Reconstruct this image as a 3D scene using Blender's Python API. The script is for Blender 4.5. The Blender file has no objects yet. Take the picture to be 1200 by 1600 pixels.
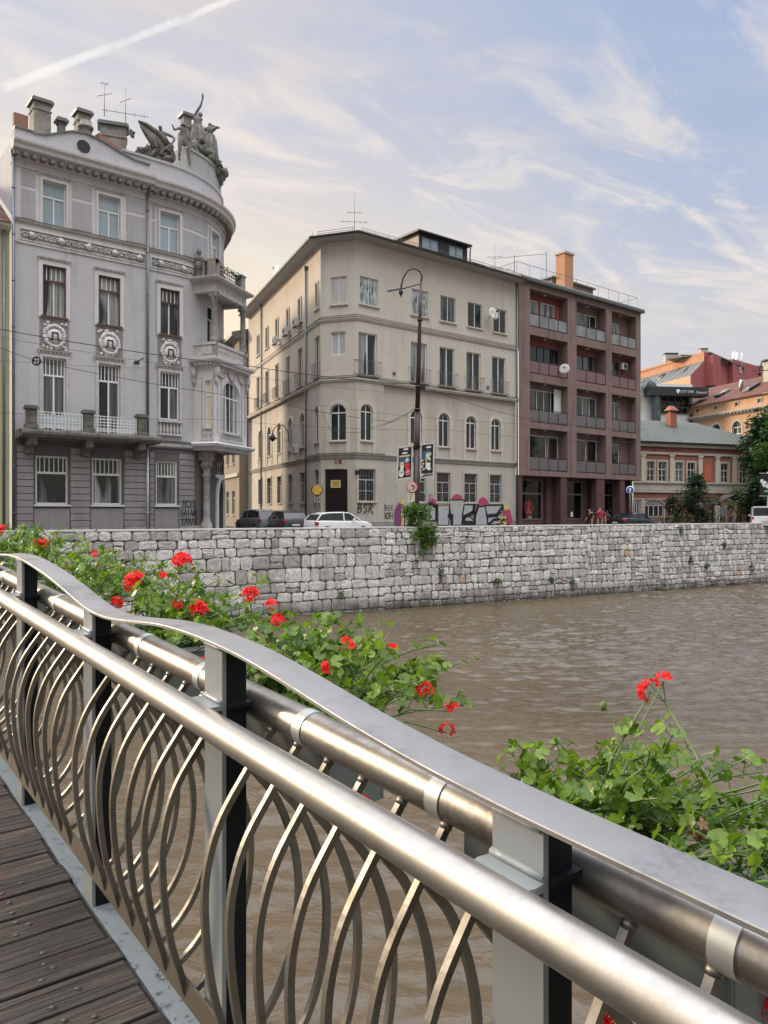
import bpy, bmesh, math, random
from mathutils import Vector, Matrix, noise
random.seed(7)
sc = bpy.context.scene
COL = sc.collection
EYE = 1.45
F = 1200.0
def R(d): return math.radians(d)
def srgb(r, g, b):
    f = lambda c: (c/12.92 if c <= .04045 else ((c+.055)/1.055)**2.4)
    return (f(r/255), f(g/255), f(b/255))

# ---------------------------------------------------------------- materials
def newmat(name):
    m = bpy.data.materials.new(name); m.use_nodes = True
    nt = m.node_tree; b = nt.nodes['Principled BSDF']
    return m, nt, b
def N(nt, typ, **kw):
    n = nt.nodes.new(typ)
    for k, v in kw.items():
        if k.startswith('i_'):
            key = k[2:]
            key = int(key) if key.isdigit() else key.replace('_', ' ')
            n.inputs[key].default_value = v
        else: setattr(n, k, v)
    return n
def noise_node(nt, scale, detail=5, rough=.6, coord=None, dist=0.0):
    n = N(nt, 'ShaderNodeTexNoise'); n.inputs['Scale'].default_value = scale
    n.inputs['Detail'].default_value = detail; n.inputs['Roughness'].default_value = rough
    n.inputs['Distortion'].default_value = dist
    if coord is not None: nt.links.new(coord, n.inputs['Vector'])
    return n
def coords(nt, scale=(1, 1, 1), rot=(0, 0, 0)):
    t = N(nt, 'ShaderNodeTexCoord'); mp = N(nt, 'ShaderNodeMapping')
    mp.inputs['Scale'].default_value = scale; mp.inputs['Rotation'].default_value = rot
    nt.links.new(t.outputs['Object'], mp.inputs['Vector'])
    return mp.outputs['Vector']
def ramp(nt, fac, stops):
    r = N(nt, 'ShaderNodeValToRGB'); e = r.color_ramp.elements
    while len(e) < len(stops): e.new(.5)
    for i, (p, c) in enumerate(stops):
        e[i].position = p; e[i].color = (*c, 1) if len(c) == 3 else c
    nt.links.new(fac, r.inputs['Fac']); return r
def mixc(nt, fac, a, b, mode='MIX'):
    m = N(nt, 'ShaderNodeMix', data_type='RGBA', blend_type=mode)
    for s, v in ((0, fac), (6, a), (7, b)):
        if hasattr(v, 'is_linked') or hasattr(v, 'links'): nt.links.new(v, m.inputs[s])
        elif s == 0: m.inputs[0].default_value = v
        else: m.inputs[s].default_value = (*v, 1)
    return m.outputs[2]
def mul(c, k): return tuple(min(1, x*k) for x in c)

def plaster(name, col, var=.18, scale=1.2, streak=.25, rough=.9, bump=.15, dirt=(.10, .095, .09), grime=.35):
    """weathered render: broad blotches, vertical rain streaks, fine grain"""
    m, nt, b = newmat(name)
    v = coords(nt)
    n1 = noise_node(nt, scale, 6, .65, v)
    n2 = noise_node(nt, 1.0, 5, .6, coords(nt, (2.2, 2.2, .16)))
    n3 = noise_node(nt, 22, 4, .7, v)
    c = ramp(nt, n1.outputs['Fac'], [(.28, mul(col, 1-var)), (.72, mul(col, 1+var*.55))]).outputs['Color']
    st = ramp(nt, n2.outputs['Fac'], [(.52, (0, 0, 0)), (.78, (streak,)*3)]).outputs['Color']
    c = mixc(nt, st, c, dirt)
    n4 = noise_node(nt, .35, 7, .7, v)
    gr = ramp(nt, n4.outputs['Fac'], [(.56, (0, 0, 0)), (.74, (grime,)*3)]).outputs['Color']
    c = mixc(nt, gr, c, mul(col, .55))
    g = ramp(nt, n3.outputs['Fac'], [(.3, (.86,)*3), (.7, (1.06,)*3)]).outputs['Color']
    c = mixc(nt, 1.0, c, g, 'MULTIPLY')
    nt.links.new(c, b.inputs['Base Color']); b.inputs['Roughness'].default_value = rough
    b.inputs['Specular IOR Level'].default_value = .25
    if bump:
        bp = N(nt, 'ShaderNodeBump'); bp.inputs['Strength'].default_value = bump; bp.inputs['Distance'].default_value = .02
        nt.links.new(n3.outputs['Fac'], bp.inputs['Height']); nt.links.new(bp.outputs['Normal'], b.inputs['Normal'])
    return m
def paint(name, col, rough=.5, metal=0.0, var=.12, scale=6, bump=.0, spec=.5):
    m, nt, b = newmat(name)
    n = noise_node(nt, scale, 5, .65, coords(nt))
    c = ramp(nt, n.outputs['Fac'], [(.3, mul(col, 1-var)), (.7, mul(col, 1+var))]).outputs['Color']
    nt.links.new(c, b.inputs['Base Color'])
    b.inputs['Roughness'].default_value = rough; b.inputs['Metallic'].default_value = metal
    b.inputs['Specular IOR Level'].default_value = spec
    if bump:
        bp = N(nt, 'ShaderNodeBump'); bp.inputs['Strength'].default_value = bump; bp.inputs['Distance'].default_value = .01
        nt.links.new(n.outputs['Fac'], bp.inputs['Height']); nt.links.new(bp.outputs['Normal'], b.inputs['Normal'])
    return m
def glass(name, col, rough=.04, mott=.5, scale=1.3, spec=.6, folds=False):
    """a pane with the dim room and a clear reflecting coat; slightly wavy"""
    m, nt, b = newmat(name)
    v = coords(nt, (1, 1, .35))
    n = noise_node(nt, scale, 3, .5, v)
    c = ramp(nt, n.outputs['Fac'], [(.35, mul(col, 1-mott)), (.65, mul(col, 1+mott))]).outputs['Color']
    if folds:
        f = noise_node(nt, 1.0, 3, .5, coords(nt, (9, 9, .22))); g = noise_node(nt, .9, 2, .5, coords(nt, (1, 1, .15)))
        c = ramp(nt, f.outputs['Fac'], [(.34, mul(col, .45)), (.5, col), (.66, mul(col, 1.5))]).outputs['Color']
        c = mixc(nt, ramp(nt, g.outputs['Fac'], [(.47, (0, 0, 0)), (.53, (1, 1, 1))]).outputs['Color'], c, (.016, .019, .02))
    nt.links.new(c, b.inputs['Base Color']); b.inputs['Roughness'].default_value = rough
    b.inputs['Specular IOR Level'].default_value = spec; b.inputs['IOR'].default_value = 1.5
    w = noise_node(nt, 1.1, 1, .4, coords(nt))
    bp = N(nt, 'ShaderNodeBump'); bp.inputs['Strength'].default_value = .08; bp.inputs['Distance'].default_value = .05
    nt.links.new(w.outputs['Fac'], bp.inputs['Height']); nt.links.new(bp.outputs['Normal'], b.inputs['Normal'])
    return m

# ---------------------------------------------------------------- mesh builder
class MB:
    def __init__(s): s.v = []; s.f = []; s.m = []; s.sm = []; s.cur = 0; s.smooth = False
    def face(s, idx): s.f.append(tuple(idx)); s.m.append(s.cur); s.sm.append(s.smooth)
    def add(s, pts): b = len(s.v); s.v.extend([tuple(p) for p in pts]); return b
    def poly(s, pts): b = s.add(pts); s.face(range(b, b+len(pts)))
    def hexa(s, p):          # p: 8 points, bottom 4 ccw then top 4
        b = s.add(p)
        for q in ((3, 2, 1, 0), (4, 5, 6, 7), (0, 1, 5, 4), (1, 2, 6, 5), (2, 3, 7, 6), (3, 0, 4, 7)): s.face([b+i for i in q])
    def box(s, x0, x1, y0, y1, z0, z1, M=None):
        p = [(x0, y0, z0), (x1, y0, z0), (x1, y1, z0), (x0, y1, z0), (x0, y0, z1), (x1, y0, z1), (x1, y1, z1), (x0, y1, z1)]
        if M is not None: p = [M @ Vector(q) for q in p]
        s.hexa(p)
    def tube(s, pts, r, n=10, caps=True, closed=False, ru=None, up=None):
        """round tube along pts; r number or list"""
        pts = [Vector(p) for p in pts]; k = len(pts)
        rr = r if isinstance(r, (list, tuple)) else [r]*k
        base = len(s.v); ref = None
        for i, p in enumerate(pts):
            if closed: d = pts[(i+1) % k]-pts[i-1]
            else: d = (pts[min(i+1, k-1)]-pts[max(i-1, 0)])
            if d.length < 1e-9: d = Vector((0, 0, 1))
            d.normalize()
            if ref is None:
                ref = Vector(up) if up else (Vector((0, 0, 1)) if abs(d.z) < .9 else Vector((1, 0, 0)))
            a = ref - d*ref.dot(d)
            if a.length < 1e-6: a = d.orthogonal()
            a.normalize(); ref = a; b_ = d.cross(a)
            for j in range(n):
                t = 2*math.pi*j/n
                s.v.append(tuple(p + (a*math.cos(t)+b_*math.sin(t))*rr[i]))
        sm = s.smooth; s.smooth = n > 5
        for i in range(k if closed else k-1):
            i2 = (i+1) % k
            for j in range(n):
                j2 = (j+1) % n
                s.face((base+i*n+j, base+i*n+j2, base+i2*n+j2, base+i2*n+j))
        s.smooth = sm
        if caps and not closed:
            s.face([base+j for j in reversed(range(n))]); s.face([base+(k-1)*n+j for j in range(n)])
    def bar(s, pts, w, h, up):
        """rectangular bar swept along pts; up = reference side direction"""
        pts = [Vector(p) for p in pts]; k = len(pts); base = len(s.v); up = Vector(up)
        for i, p in enumerate(pts):
            d = (pts[min(i+1, k-1)]-pts[max(i-1, 0)]).normalized()
            a = (up-d*up.dot(d)).normalized(); b_ = d.cross(a)
            for x, y in ((-1, -1), (1, -1), (1, 1), (-1, 1)): s.v.append(tuple(p+a*(x*w/2)+b_*(y*h/2)))
        for i in range(k-1):
            for j in range(4):
                j2 = (j+1) % 4
                s.face((base+i*4+j, base+i*4+j2, base+(i+1)*4+j2, base+(i+1)*4+j))
        s.face([base+3, base+2, base+1, base]); s.face([base+(k-1)*4+j for j in range(4)])
    def lathe(s, prof, n=12, M=None, a0=0, a1=2*math.pi):
        full = abs(a1-a0-2*math.pi) < 1e-6; base = len(s.v); c = n if full else n+1
        for (r, z) in prof:
            for j in range(c):
                t = a0+(a1-a0)*j/n; q = Vector((r*math.cos(t), r*math.sin(t), z))
                s.v.append(tuple(M @ q if M is not None else q))
        sm = s.smooth; s.smooth = True
        for i in range(len(prof)-1):
            for j in range(n):
                j2 = (j+1) % c
                s.face((base+i*c+j, base+i*c+j2, base+(i+1)*c+j2, base+(i+1)*c+j))
        s.smooth = sm
    def blob(s, c, r, M=None, amp=.25, n=8, seed=0):
        """lumpy ellipsoid"""
        base = len(s.v); c = Vector(c); rx, ry, rz = r if isinstance(r, (tuple, list)) else (r, r, r)
        rings = max(4, n//2+1)
        for i in range(rings+1):
            ph = math.pi*i/rings
            for j in range(n):
                t = 2*math.pi*j/n
                d = Vector((math.sin(ph)*math.cos(t), math.sin(ph)*math.sin(t), math.cos(ph)))
                k = 1+amp*noise.noise(d*1.7+Vector((seed*3.1, seed*1.7, seed)))*1.6
                q = Vector((d.x*rx*k, d.y*ry*k, d.z*rz*k))
                if M is not None: q = M @ q
                s.v.append(tuple(c+q))
        sm = s.smooth; s.smooth = True
        for i in range(rings):
            for j in range(n):
                j2 = (j+1) % n
                s.face((base+i*n+j, base+i*n+j2, base+(i+1)*n+j2, base+(i+1)*n+j))
        s.smooth = sm
    def prism(s, pts2, fn, d0, d1):
        """extrude polygon pts2 [(a,b)] between depth d0 and d1; fn(a,b,d)->3D"""
        n = len(pts2); b = s.add([fn(a, c, d0) for a, c in pts2]+[fn(a, c, d1) for a, c in pts2])
        s.face([b+i for i in range(n)]); s.face([b+n+i for i in reversed(range(n))])
        for i in range(n):
            j = (i+1) % n; s.face((b+j, b+i, b+n+i, b+n+j))
    def build(s, name, mats, parent=None, bevel=0, segs=1):
        me = bpy.data.meshes.new(name); me.from_pydata(s.v, [], s.f)
        if not isinstance(mats, (list, tuple)): mats = [mats]
        for m in mats: me.materials.append(m)
        me.polygons.foreach_set('material_index', s.m); me.polygons.foreach_set('use_smooth', s.sm)
        me.update()
        bm = bmesh.new(); bm.from_mesh(me)
        bmesh.ops.recalc_face_normals(bm, faces=bm.faces); bm.to_mesh(me); bm.free()
        o = bpy.data.objects.new(name, me); COL.objects.link(o)
        if parent is not None:
            o.parent = parent
            o.matrix_parent_inverse = PINV.get(parent.name) or Matrix.Identity(4)
        if bevel:
            md = o.modifiers.new('Bevel', 'BEVEL'); md.width = bevel; md.segments = segs; md.limit_method = 'ANGLE'
        return o
PINV = {}
def tag(o, label=None, cat=None, group=None, kind=None):
    if label: o['label'] = label
    if cat: o['category'] = cat
    if group: o['group'] = group
    if kind: o['kind'] = kind
    return o
def thing(name, label, cat, loc, group=None):
    """an Empty at the thing's base; its parts are built in world coordinates"""
    o = bpy.data.objects.new(name, None); COL.objects.link(o); o.location = loc; o.empty_display_size = .2
    PINV[o.name] = Matrix.Translation(Vector(loc)).inverted()
    return tag(o, label, cat, group)
def sub(mb, name, mats, parent, **kw):
    """part of a part: parent is a mesh object built in world coordinates"""
    o = mb.build(name, mats, None, **kw); o.parent = parent
    o.matrix_parent_inverse = Matrix.Identity(4) if parent.parent is None else Matrix.Identity(4)
    if parent.parent is not None:
        pass
    return o
def copy_thing(root, matrix, label, group=None):
    """copy a thing with its parts and sub-parts; matrix = new world placement of the root"""
    r = root.copy(); COL.objects.link(r); r.matrix_world = matrix; r['label'] = label
    if group: r['group'] = group
    for ch in list(root.children):
        c = ch.copy(); COL.objects.link(c); c.parent = r; c.matrix_parent_inverse = ch.matrix_parent_inverse.copy()
        for g in list(ch.children):
            d = g.copy(); COL.objects.link(d); d.parent = c; d.matrix_parent_inverse = g.matrix_parent_inverse.copy()
    return r

# ---------------------------------------------------------------- facade paths
class Path:
    """a wall line on the ground: straight runs and arcs; u = metres along it; outward = right-hand side"""
    def __init__(s, x, y, ang): s.pts = [(0.0, x, y, ang)]; s.x, s.y, s.a, s.u = x, y, ang, 0.0; s.brk = [0.0]
    def line(s, L):
        s.x += math.cos(s.a)*L; s.y += math.sin(s.a)*L; s.u += L; s.pts.append((s.u, s.x, s.y, s.a)); s.brk.append(s.u); return s
    def turn(s, da): s.a += da; s.pts.append((s.u, s.x, s.y, s.a)); return s
    def arc(s, rad, da, n=14):
        for i in range(n):
            d = da/n; c = 2*rad*math.sin(d/2); m = s.a+d/2
            s.x += math.cos(m)*c; s.y += math.sin(m)*c; s.u += rad*d; s.a += d
            s.pts.append((s.u, s.x, s.y, s.a)); s.brk.append(s.u)
        return s
    def frame(s, u):
        P = s.pts
        for i in range(len(P)-1):
            u0, x0, y0, a0 = P[i]; u1, x1, y1, a1 = P[i+1]
            if u1-u0 < 1e-9: continue
            if u <= u1+1e-9 or i == len(P)-2 or all(P[k+1][0]-P[k][0] < 1e-9 for k in range(i+1, len(P)-1)):
                t = (u-u0)/(u1-u0); dx, dy = (x1-x0)/(u1-u0), (y1-y0)/(u1-u0)
                l = math.hypot(dx, dy); a = a0+(a1-a0)*t if a1 != a0 else a0
                return x0+(x1-x0)*t, y0+(y1-y0)*t, math.cos(a), math.sin(a)
    def P(s, u, z, off=0.0):
        x, y, tx, ty = s.frame(u); return (x+ty*off, y-tx*off, z)
    def M(s, u, z=0.0, off=0.0):
        x, y, tx, ty = s.frame(u)
        return Matrix(((tx, ty, 0, x+ty*off), (ty, -tx, 0, y-tx*off), (0, 0, 1, z), (0, 0, 0, 1)))
    def px(s, X, Yp):
        """photo pixel -> (u, z) on this wall"""
        a = (X-600)/F; P = s.pts
        for i in range(len(P)-1):
            u0, x0, y0, _ = P[i]; u1, x1, y1, _ = P[i+1]
            if u1-u0 < 1e-9: continue
            g0, g1 = x0-a*y0, x1-a*y1; ext0 = -1e9 if i == 0 else -1e-6; ext1 = 1e9 if i == len(P)-2 else 1+1e-6
            if abs(g1-g0) < 1e-12: continue
            t = -g0/(g1-g0)
            if ext0 <= t <= ext1:
                Y = y0+(y1-y0)*t
                return u0+(u1-u0)*t, EYE+(800-Yp)/F*Y
        return None
    def cuts(s, u0, u1): return [u0]+[b for b in s.brk if u0+1e-4 < b < u1-1e-4]+[u1]

def sweep(mb, path, u0, u1, prof, caps=True):
    """profile [(off, z)] swept along the wall"""
    cs = path.cuts(u0, u1); n = len(prof); base = len(mb.v)
    for u in cs:
        for (o, z) in prof: mb.v.append(path.P(u, z, o))
    for i in range(len(cs)-1):
        for j in range(n):
            j2 = (j+1) % n
            mb.face((base+i*n+j, base+i*n+j2, base+(i+1)*n+j2, base+(i+1)*n+j))
    if caps:
        mb.face([base+j for j in range(n)]); mb.face([base+(len(cs)-1)*n+j for j in reversed(range(n))])
def slab(mb, path, u0, u1, z0, z1, o0, o1): sweep(mb, path, u0, u1, [(o0, z0), (o1, z0), (o1, z1), (o0, z1)])

ARCN = 8
def wall(mb, path, u0, u1, z0, z1, holes=(), depth=.25, off=0.0):
    """wall sheet with real openings; hole = (ua, ub, za, zb, arched)"""
    us = set(path.cuts(u0, u1)); zs = {z0, z1}
    for h in holes:
        us.update([h[0], h[1]]); zs.update([h[2], h[3]])
    us = sorted(u for u in us if u0-1e-6 <= u <= u1+1e-6); zs = sorted(z for z in zs if z0-1e-6 <= z <= z1+1e-6)
    for i in range(len(us)-1):
        for j in range(len(zs)-1):
            um, zm = (us[i]+us[i+1])/2, (zs[j]+zs[j+1])/2
            if any(h[0] < um < h[1] and h[2] < zm < h[3] for h in holes): continue
            mb.poly([path.P(us[i], zs[j], off), path.P(us[i+1], zs[j], off), path.P(us[i+1], zs[j+1], off), path.P(us[i], zs[j+1], off)])
    for h in holes:
        ua, ub, za, zb = h[:4]; arched = len(h) > 4 and h[4]; d = h[5] if len(h) > 5 else depth
        q = lambda u, z, o: path.P(u, z, off-o)
        mb.poly([q(ua, za, 0), q(ub, za, 0), q(ub, za, d), q(ua, za, d)])
        if not arched:
            mb.poly([q(ua, zb, 0), q(ub, zb, 0), q(ub, zb, d), q(ua, zb, d)])
            mb.poly([q(ua, za, 0), q(ua, zb, 0), q(ua, zb, d), q(ua, za, d)]); mb.poly([q(ub, za, 0), q(ub, zb, 0), q(ub, zb, d), q(ub, za, d)])
        else:
            r = (ub-ua)/2; rz = r*(arched if not isinstance(arched, bool) else 1.0); zc = zb-rz; uc = (ua+ub)/2
            mb.poly([q(ua, za, 0), q(ua, zc, 0), q(ua, zc, d), q(ua, za, d)]); mb.poly([q(ub, za, 0), q(ub, zc, 0), q(ub, zc, d), q(ub, za, d)])
            arc = [(uc-r*math.cos(math.pi*k/ARCN/2), zc+rz*math.sin(math.pi*k/ARCN/2)) for k in range(2*ARCN+1)]
            for k in range(2*ARCN):
                (a0, b0), (a1, b1) = arc[k], arc[k+1]
                mb.poly([q(a0, b0, 0), q(a1, b1, 0), q(a1, b1, d), q(a0, b0, d)])
                mb.poly([q(a0, b0, 0), q(a1, b1, 0), q(a1, zb, 0), q(a0, zb, 0)])

def window(parent, path, h, fm, pm, lights=2, transom=0.0, rec=.2, fw=.07, sill=None, bars=0, name='window', surround=None, sw=.18, off=0.0, toplights=0, crossbars=0, blind=0.0, bm=None):
    """a timber window in opening h: frame (part) > pane, sill, surround (sub-parts)"""
    ua, ub, za, zb = h[:4]; arched = len(h) > 4 and h[4]
    uc = (ua+ub)/2; w = ub-ua; M = path.M(uc, 0, off-rec); x0, x1 = -w/2, w/2
    fr = MB(); t = .06
    def b(a0, a1, b0, b1, d0=0, d1=t): fr.box(a0, a1, d0, d1, b0, b1, M)
    e = .004
    if arched:
        r = w/2-e; rz = r*(arched if not isinstance(arched, bool) else 1.0); zc = zb-(w/2)*(rz/r)
        out = [(-r*math.cos(math.pi*k/ARCN/2), zc+rz*math.sin(math.pi*k/ARCN/2)) for k in range(2*ARCN+1)]
        inn = [(c*(r-fw)/r, zc+(z-zc)*(rz-fw)/rz) for c, z in out]
        for k in range(2*ARCN):
            p = [out[k], out[k+1], inn[k+1], inn[k]]
            fr.prism(p, lambda a, c, d: M @ Vector((a, d, c)), 0, t)
        b(x0+e, x0+fw, za+e, zc); b(x1-fw, x1-e, za+e, zc); b(x0+fw, x1-fw, za+e, za+fw)
        ztop = zc
    else:
        b(x0+e, x0+fw, za+e, zb-e); b(x1-fw, x1-e, za+e, zb-e); b(x0+fw, x1-fw, za+e, za+fw); b(x0+fw, x1-fw, zb-fw, zb-e)
        ztop = zb-fw
    zt = zb-(zb-za)*transom if transom else (ztop if not arched else zc)
    if transom or arched: b(x0+fw, x1-fw, zt-fw*.6, zt+fw*.6, 0, t*1.1)
    z_hi = zt-fw*.6 if (transom or arched) else ztop
    for k in range(1, lights):
        xm = x0+w*k/lights; b(xm-fw*.55, xm+fw*.55, za+fw, z_hi, 0, t*1.05)
    for k in range(1, crossbars+1):
        zz = za+(z_hi-za)*k/(crossbars+1); b(x0+fw, x1-fw, zz-.02, zz+.02, .01, t*.9)
    if (transom or arched) and toplights:
        for k in range(1, toplights):
            xm = x0+w*k/toplights; b(xm-.025, xm+.025, zt+fw*.6, (ztop if not arched else zb-fw*1.2-.1*abs(xm)), .01, t*.9)
    o = fr.build(name, fm, parent)
    g = MB(); y = .022
    if arched:
        pts = [(-r+.01, za+.01)]+[(c*.99, z-.005) for c, z in out]+[(r-.01, za+.01)]
        g.poly([M @ Vector((a, y, c)) for a, c in pts])
    else: g.poly([M @ Vector((a, y, c)) for a, c in ((x0+.01, za+.01), (x1-.01, za+.01), (x1-.01, zb-.01), (x0+.01, zb-.01))])
    if blind:
        g.cur = 1; zz = zb-(zb-za)*blind
        g.poly([M @ Vector((a, y+.012, c)) for a, c in ((x0+fw*.5, zz), (x1-fw*.5, zz), (x1-fw*.5, zb-fw*.6), (x0+fw*.5, zb-fw*.6))])
    sub(g, 'pane', [pm, bm or pm], o)
    if sill:
        s_ = MB(); s_.box(x0-.1, x1+.1, -off*0+rec-.02, rec+.12, za-.1, za-.003, M); sub(s_, 'sill', sill, o)
    if surround:
        s_ = MB(); yy0, yy1 = rec+.002, rec+.06
        if arched:
            R1 = w/2; zc_ = zb-R1*(rz/r)
            o1 = [(-R1*math.cos(math.pi*k/ARCN/2)*1.001, zc_+R1*(rz/r)*math.sin(math.pi*k/ARCN/2)) for k in range(2*ARCN+1)]
            o2 = [(c*(R1+sw)/R1, zc_+(z-zc_)*(R1+sw)/R1) for c, z in o1]
            for k in range(2*ARCN): s_.prism([o1[k], o1[k+1], o2[k+1], o2[k]], lambda a, c, d: M @ Vector((a, d, c)), yy0, yy1)
            s_.box(x0-sw, x0, yy0, yy1, za-.95, zc_, M); s_.box(x1, x1+sw, yy0, yy1, za-.95, zc_, M)
        else:
            s_.box(x0-sw, x0-.002, yy0, yy1, za-.1, zb+sw, M); s_.box(x1+.002, x1+sw, yy0, yy1, za-.1, zb+sw, M); s_.box(x0-.002, x1+.002, yy0, yy1, zb+.002, zb+sw, M)
        sub(s_, 'surround', surround, o)
    return o

def text_mesh(body, size, M, name, mat, parent, extrude=.004, shear=0.0, align='CENTER', space=1.0, subpart=True):
    c = bpy.data.curves.new(name, 'FONT'); c.body = body; c.size = size; c.extrude = extrude; c.align_x = align; c.align_y = 'CENTER'
    c.shear = shear; c.space_character = space; c.resolution_u = 2
    t = bpy.data.objects.new(name+'_tmp', c); COL.objects.link(t)
    dg = bpy.context.evaluated_depsgraph_get(); me = bpy.data.meshes.new_from_object(t.evaluated_get(dg))
    bpy.data.objects.remove(t); bpy.data.curves.remove(c)
    me.transform(M); me.materials.clear(); me.materials.append(mat); me.name = name
    o = bpy.data.objects.new(name, me); COL.objects.link(o); o.parent = parent
    if parent is not None and parent.type == 'EMPTY': o.matrix_parent_inverse = PINV[parent.name]
    return o
def wallM(path, u, z, off):
    """matrix putting text (x right, y up, z out) on a wall"""
    x, y, tx, ty = path.frame(u)
    return Matrix(((tx, 0, ty, x+ty*off), (ty, 0, -tx, y-tx*off), (0, 1, 0, z), (0, 0, 0, 1)))
def stroke(mb, pts, w, fn):
    """flat paint stroke through 2-D points; fn(a,b)->3D; round-ish joins"""
    for (a, b) in zip(pts, pts[1:]):
        d = Vector((b[0]-a[0], b[1]-a[1])); l = d.length
        if l < 1e-6: continue
        d /= l; n = Vector((-d.y, d.x))*w/2; e = d*w*.4
        p = [(a[0]-e.x+n.x, a[1]-e.y+n.y), (b[0]+e.x+n.x, b[1]+e.y+n.y), (b[0]+e.x-n.x, b[1]+e.y-n.y), (a[0]-e.x-n.x, a[1]-e.y-n.y)]
        mb.poly([fn(*q) for q in p])
def at(X, Yp, depth):
    """point seen at photo pixel X,Yp at given forward distance"""
    return Vector(((X-600)/F*depth, depth, EYE+(800-Yp)/F*depth))
# ---------------------------------------------------------------- material library
M_ = {}
M_['lilac'] = plaster('lilac render', (.49, .487, .515), .08, .8, .22, grime=.22)
M_['lilac_pale'] = plaster('pale grey render', (.62, .61, .62), .08, 1.0, .25, grime=.25)
M_['lilac_panel'] = plaster('lilac panel', (.415, .41, .44), .07, 1.0, .2, grime=.2)
M_['mauve'] = plaster('mauve ground floor render', (.27, .255, .26), .14, .9, .4, dirt=(.07, .065, .07))
M_['mauve_dark'] = plaster('mauve joints', (.12, .112, .114), .14, .9, .3)
M_['stucco'] = plaster('stucco ornament', (.52, .51, .50), .2, 3.0, .55, dirt=(.09, .085, .08), bump=.5, grime=.5)  # on the oriel ornament the grime also stands in for shadow outlines
M_['stucco_dark'] = plaster('dark stucco', (.26, .25, .24), .3, 3.0, .7, dirt=(.05, .05, .05), bump=.6, grime=.6)  # darker stucco tone that sets off the pale relief
M_['stone_old'] = plaster('weathered stone', (.32, .31, .285), .4, 2.2, .7, dirt=(.05, .048, .045), bump=.8, grime=.6)
M_['sooty'] = plaster('sooty balcony stone', (.17, .165, .15), .5, 2.0, .8, dirt=(.025, .024, .022), bump=.8, grime=.7)
M_['flash'] = paint('dark zinc flashing', (.06, .06, .058), .6, .2, var=.3)
M_['statue'] = plaster('sooty statue stone', (.225, .22, .205), .45, 2.6, .8, dirt=(.035, .034, .032), bump=.9, grime=.7)
M_['plinth'] = plaster('plinth stone', (.36, .35, .33), .3, 3, .5, bump=.5)
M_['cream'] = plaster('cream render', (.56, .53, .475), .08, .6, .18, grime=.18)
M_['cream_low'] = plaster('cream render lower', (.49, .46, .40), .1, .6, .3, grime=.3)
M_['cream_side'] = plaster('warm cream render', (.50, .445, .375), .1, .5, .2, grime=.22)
M_['cream_trim'] = plaster('cream trim', (.56, .525, .46), .1, 1.0, .3)
M_['eave'] = paint('grey eave boards', (.17, .17, .17), .8, var=.2)
M_['roof_metal'] = paint('grey roof metal', (.14, .15, .15), .5, .3, var=.25, scale=2)
M_['maroon'] = plaster('maroon render', (.235, .165, .152), .16, .7, .75, dirt=(.08, .055, .055))
M_['maroon_in'] = plaster('red loggia wall', (.24, .085, .09), .14, .9, .2)
M_['maroon_col'] = plaster('brown red pillar', (.115, .062, .060), .14, .9, .3)
M_['orange'] = plaster('orange render', (.50, .27, .16), .1, .8, .15)
M_['peach'] = plaster('peach render', (.60, .40, .26), .1, .8, .15)
M_['rosewall'] = plaster('dark rose render', (.36, .115, .12), .12, .8, .2)
M_['brickred'] = plaster('terracotta render', (.30, .13, .095), .16, .9, .35)
M_['palestone'] = plaster('pale stone trim', (.50, .46, .41), .15, 2, .35)
M_['yellowwall'] = plaster('ochre cream render', (.50, .47, .34), .1, .8, .35)
M_['white'] = paint('white paint', (.72, .73, .74), .45, var=.06)
M_['offwhite'] = paint('off white paint', (.55, .55, .54), .55, var=.12)
M_['brownframe'] = paint('brown timber', (.10, .055, .04), .5, var=.2)
M_['darkmetal'] = paint('dark iron', (.035, .035, .037), .5, .4, var=.3)
M_['greymetal'] = paint('grey iron', (.16, .16, .165), .5, .4, var=.3)
M_['pipe'] = paint('zinc pipe', (.15, .165, .19), .5, .4, var=.2)
M_['whitepipe'] = paint('white pipe', (.55, .55, .55), .5, var=.15)
M_['g_dark'] = glass('dark pane', (.018, .022, .024))
M_['g_blue'] = glass('pale blue pane', (.30, .38, .43), .06, .12, .6)  # pale blue set in the pane's base colour
M_['g_curt'] = glass('pane with curtain', (.10, .108, .105), .05, .7, 2.2, folds=True)
M_['g_lace'] = glass('pane with lace curtain', (.25, .26, .255), .06, .45, 3.0, folds=True)
M_['g_white'] = glass('pane with white curtain', (.42, .42, .41), .06, .12, 1.2)
M_['g_tree'] = glass('pane with painted leaf reflection', (.27, .30, .31), .05, .75, 5.0)  # mottled tree reflection painted into the pane's base colour
M_['g_frost'] = glass('frosted balcony panel', (.20, .21, .21), .25, .25, 1.0)
M_['blind'] = paint('roller blind', (.50, .50, .49), .7, var=.06)
M_['black'] = paint('black paint', (.012, .012, .013), .5, var=.2)
M_['spray'] = paint('black spray paint', (.018, .017, .02), .6, var=.2)
M_['antenna'] = paint('aluminium aerial', (.22, .21, .20), .45, .6, var=.1)
M_['brick'] = None
def brickmat():
    m, nt, b = newmat('brick'); t = N(nt, 'ShaderNodeTexBrick'); t.inputs['Scale'].default_value = 4
    t.inputs['Color1'].default_value = (.24, .09, .055, 1); t.inputs['Color2'].default_value = (.30, .13, .08, 1); t.inputs['Mortar'].default_value = (.3, .28, .26, 1)
    nt.links.new(coords(nt, rot=(R(90), 0, R(35))), t.inputs['Vector']); nt.links.new(t.outputs['Color'], b.inputs['Base Color']); b.inputs['Roughness'].default_value = .9
    return m
M_['brick'] = brickmat()
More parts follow.
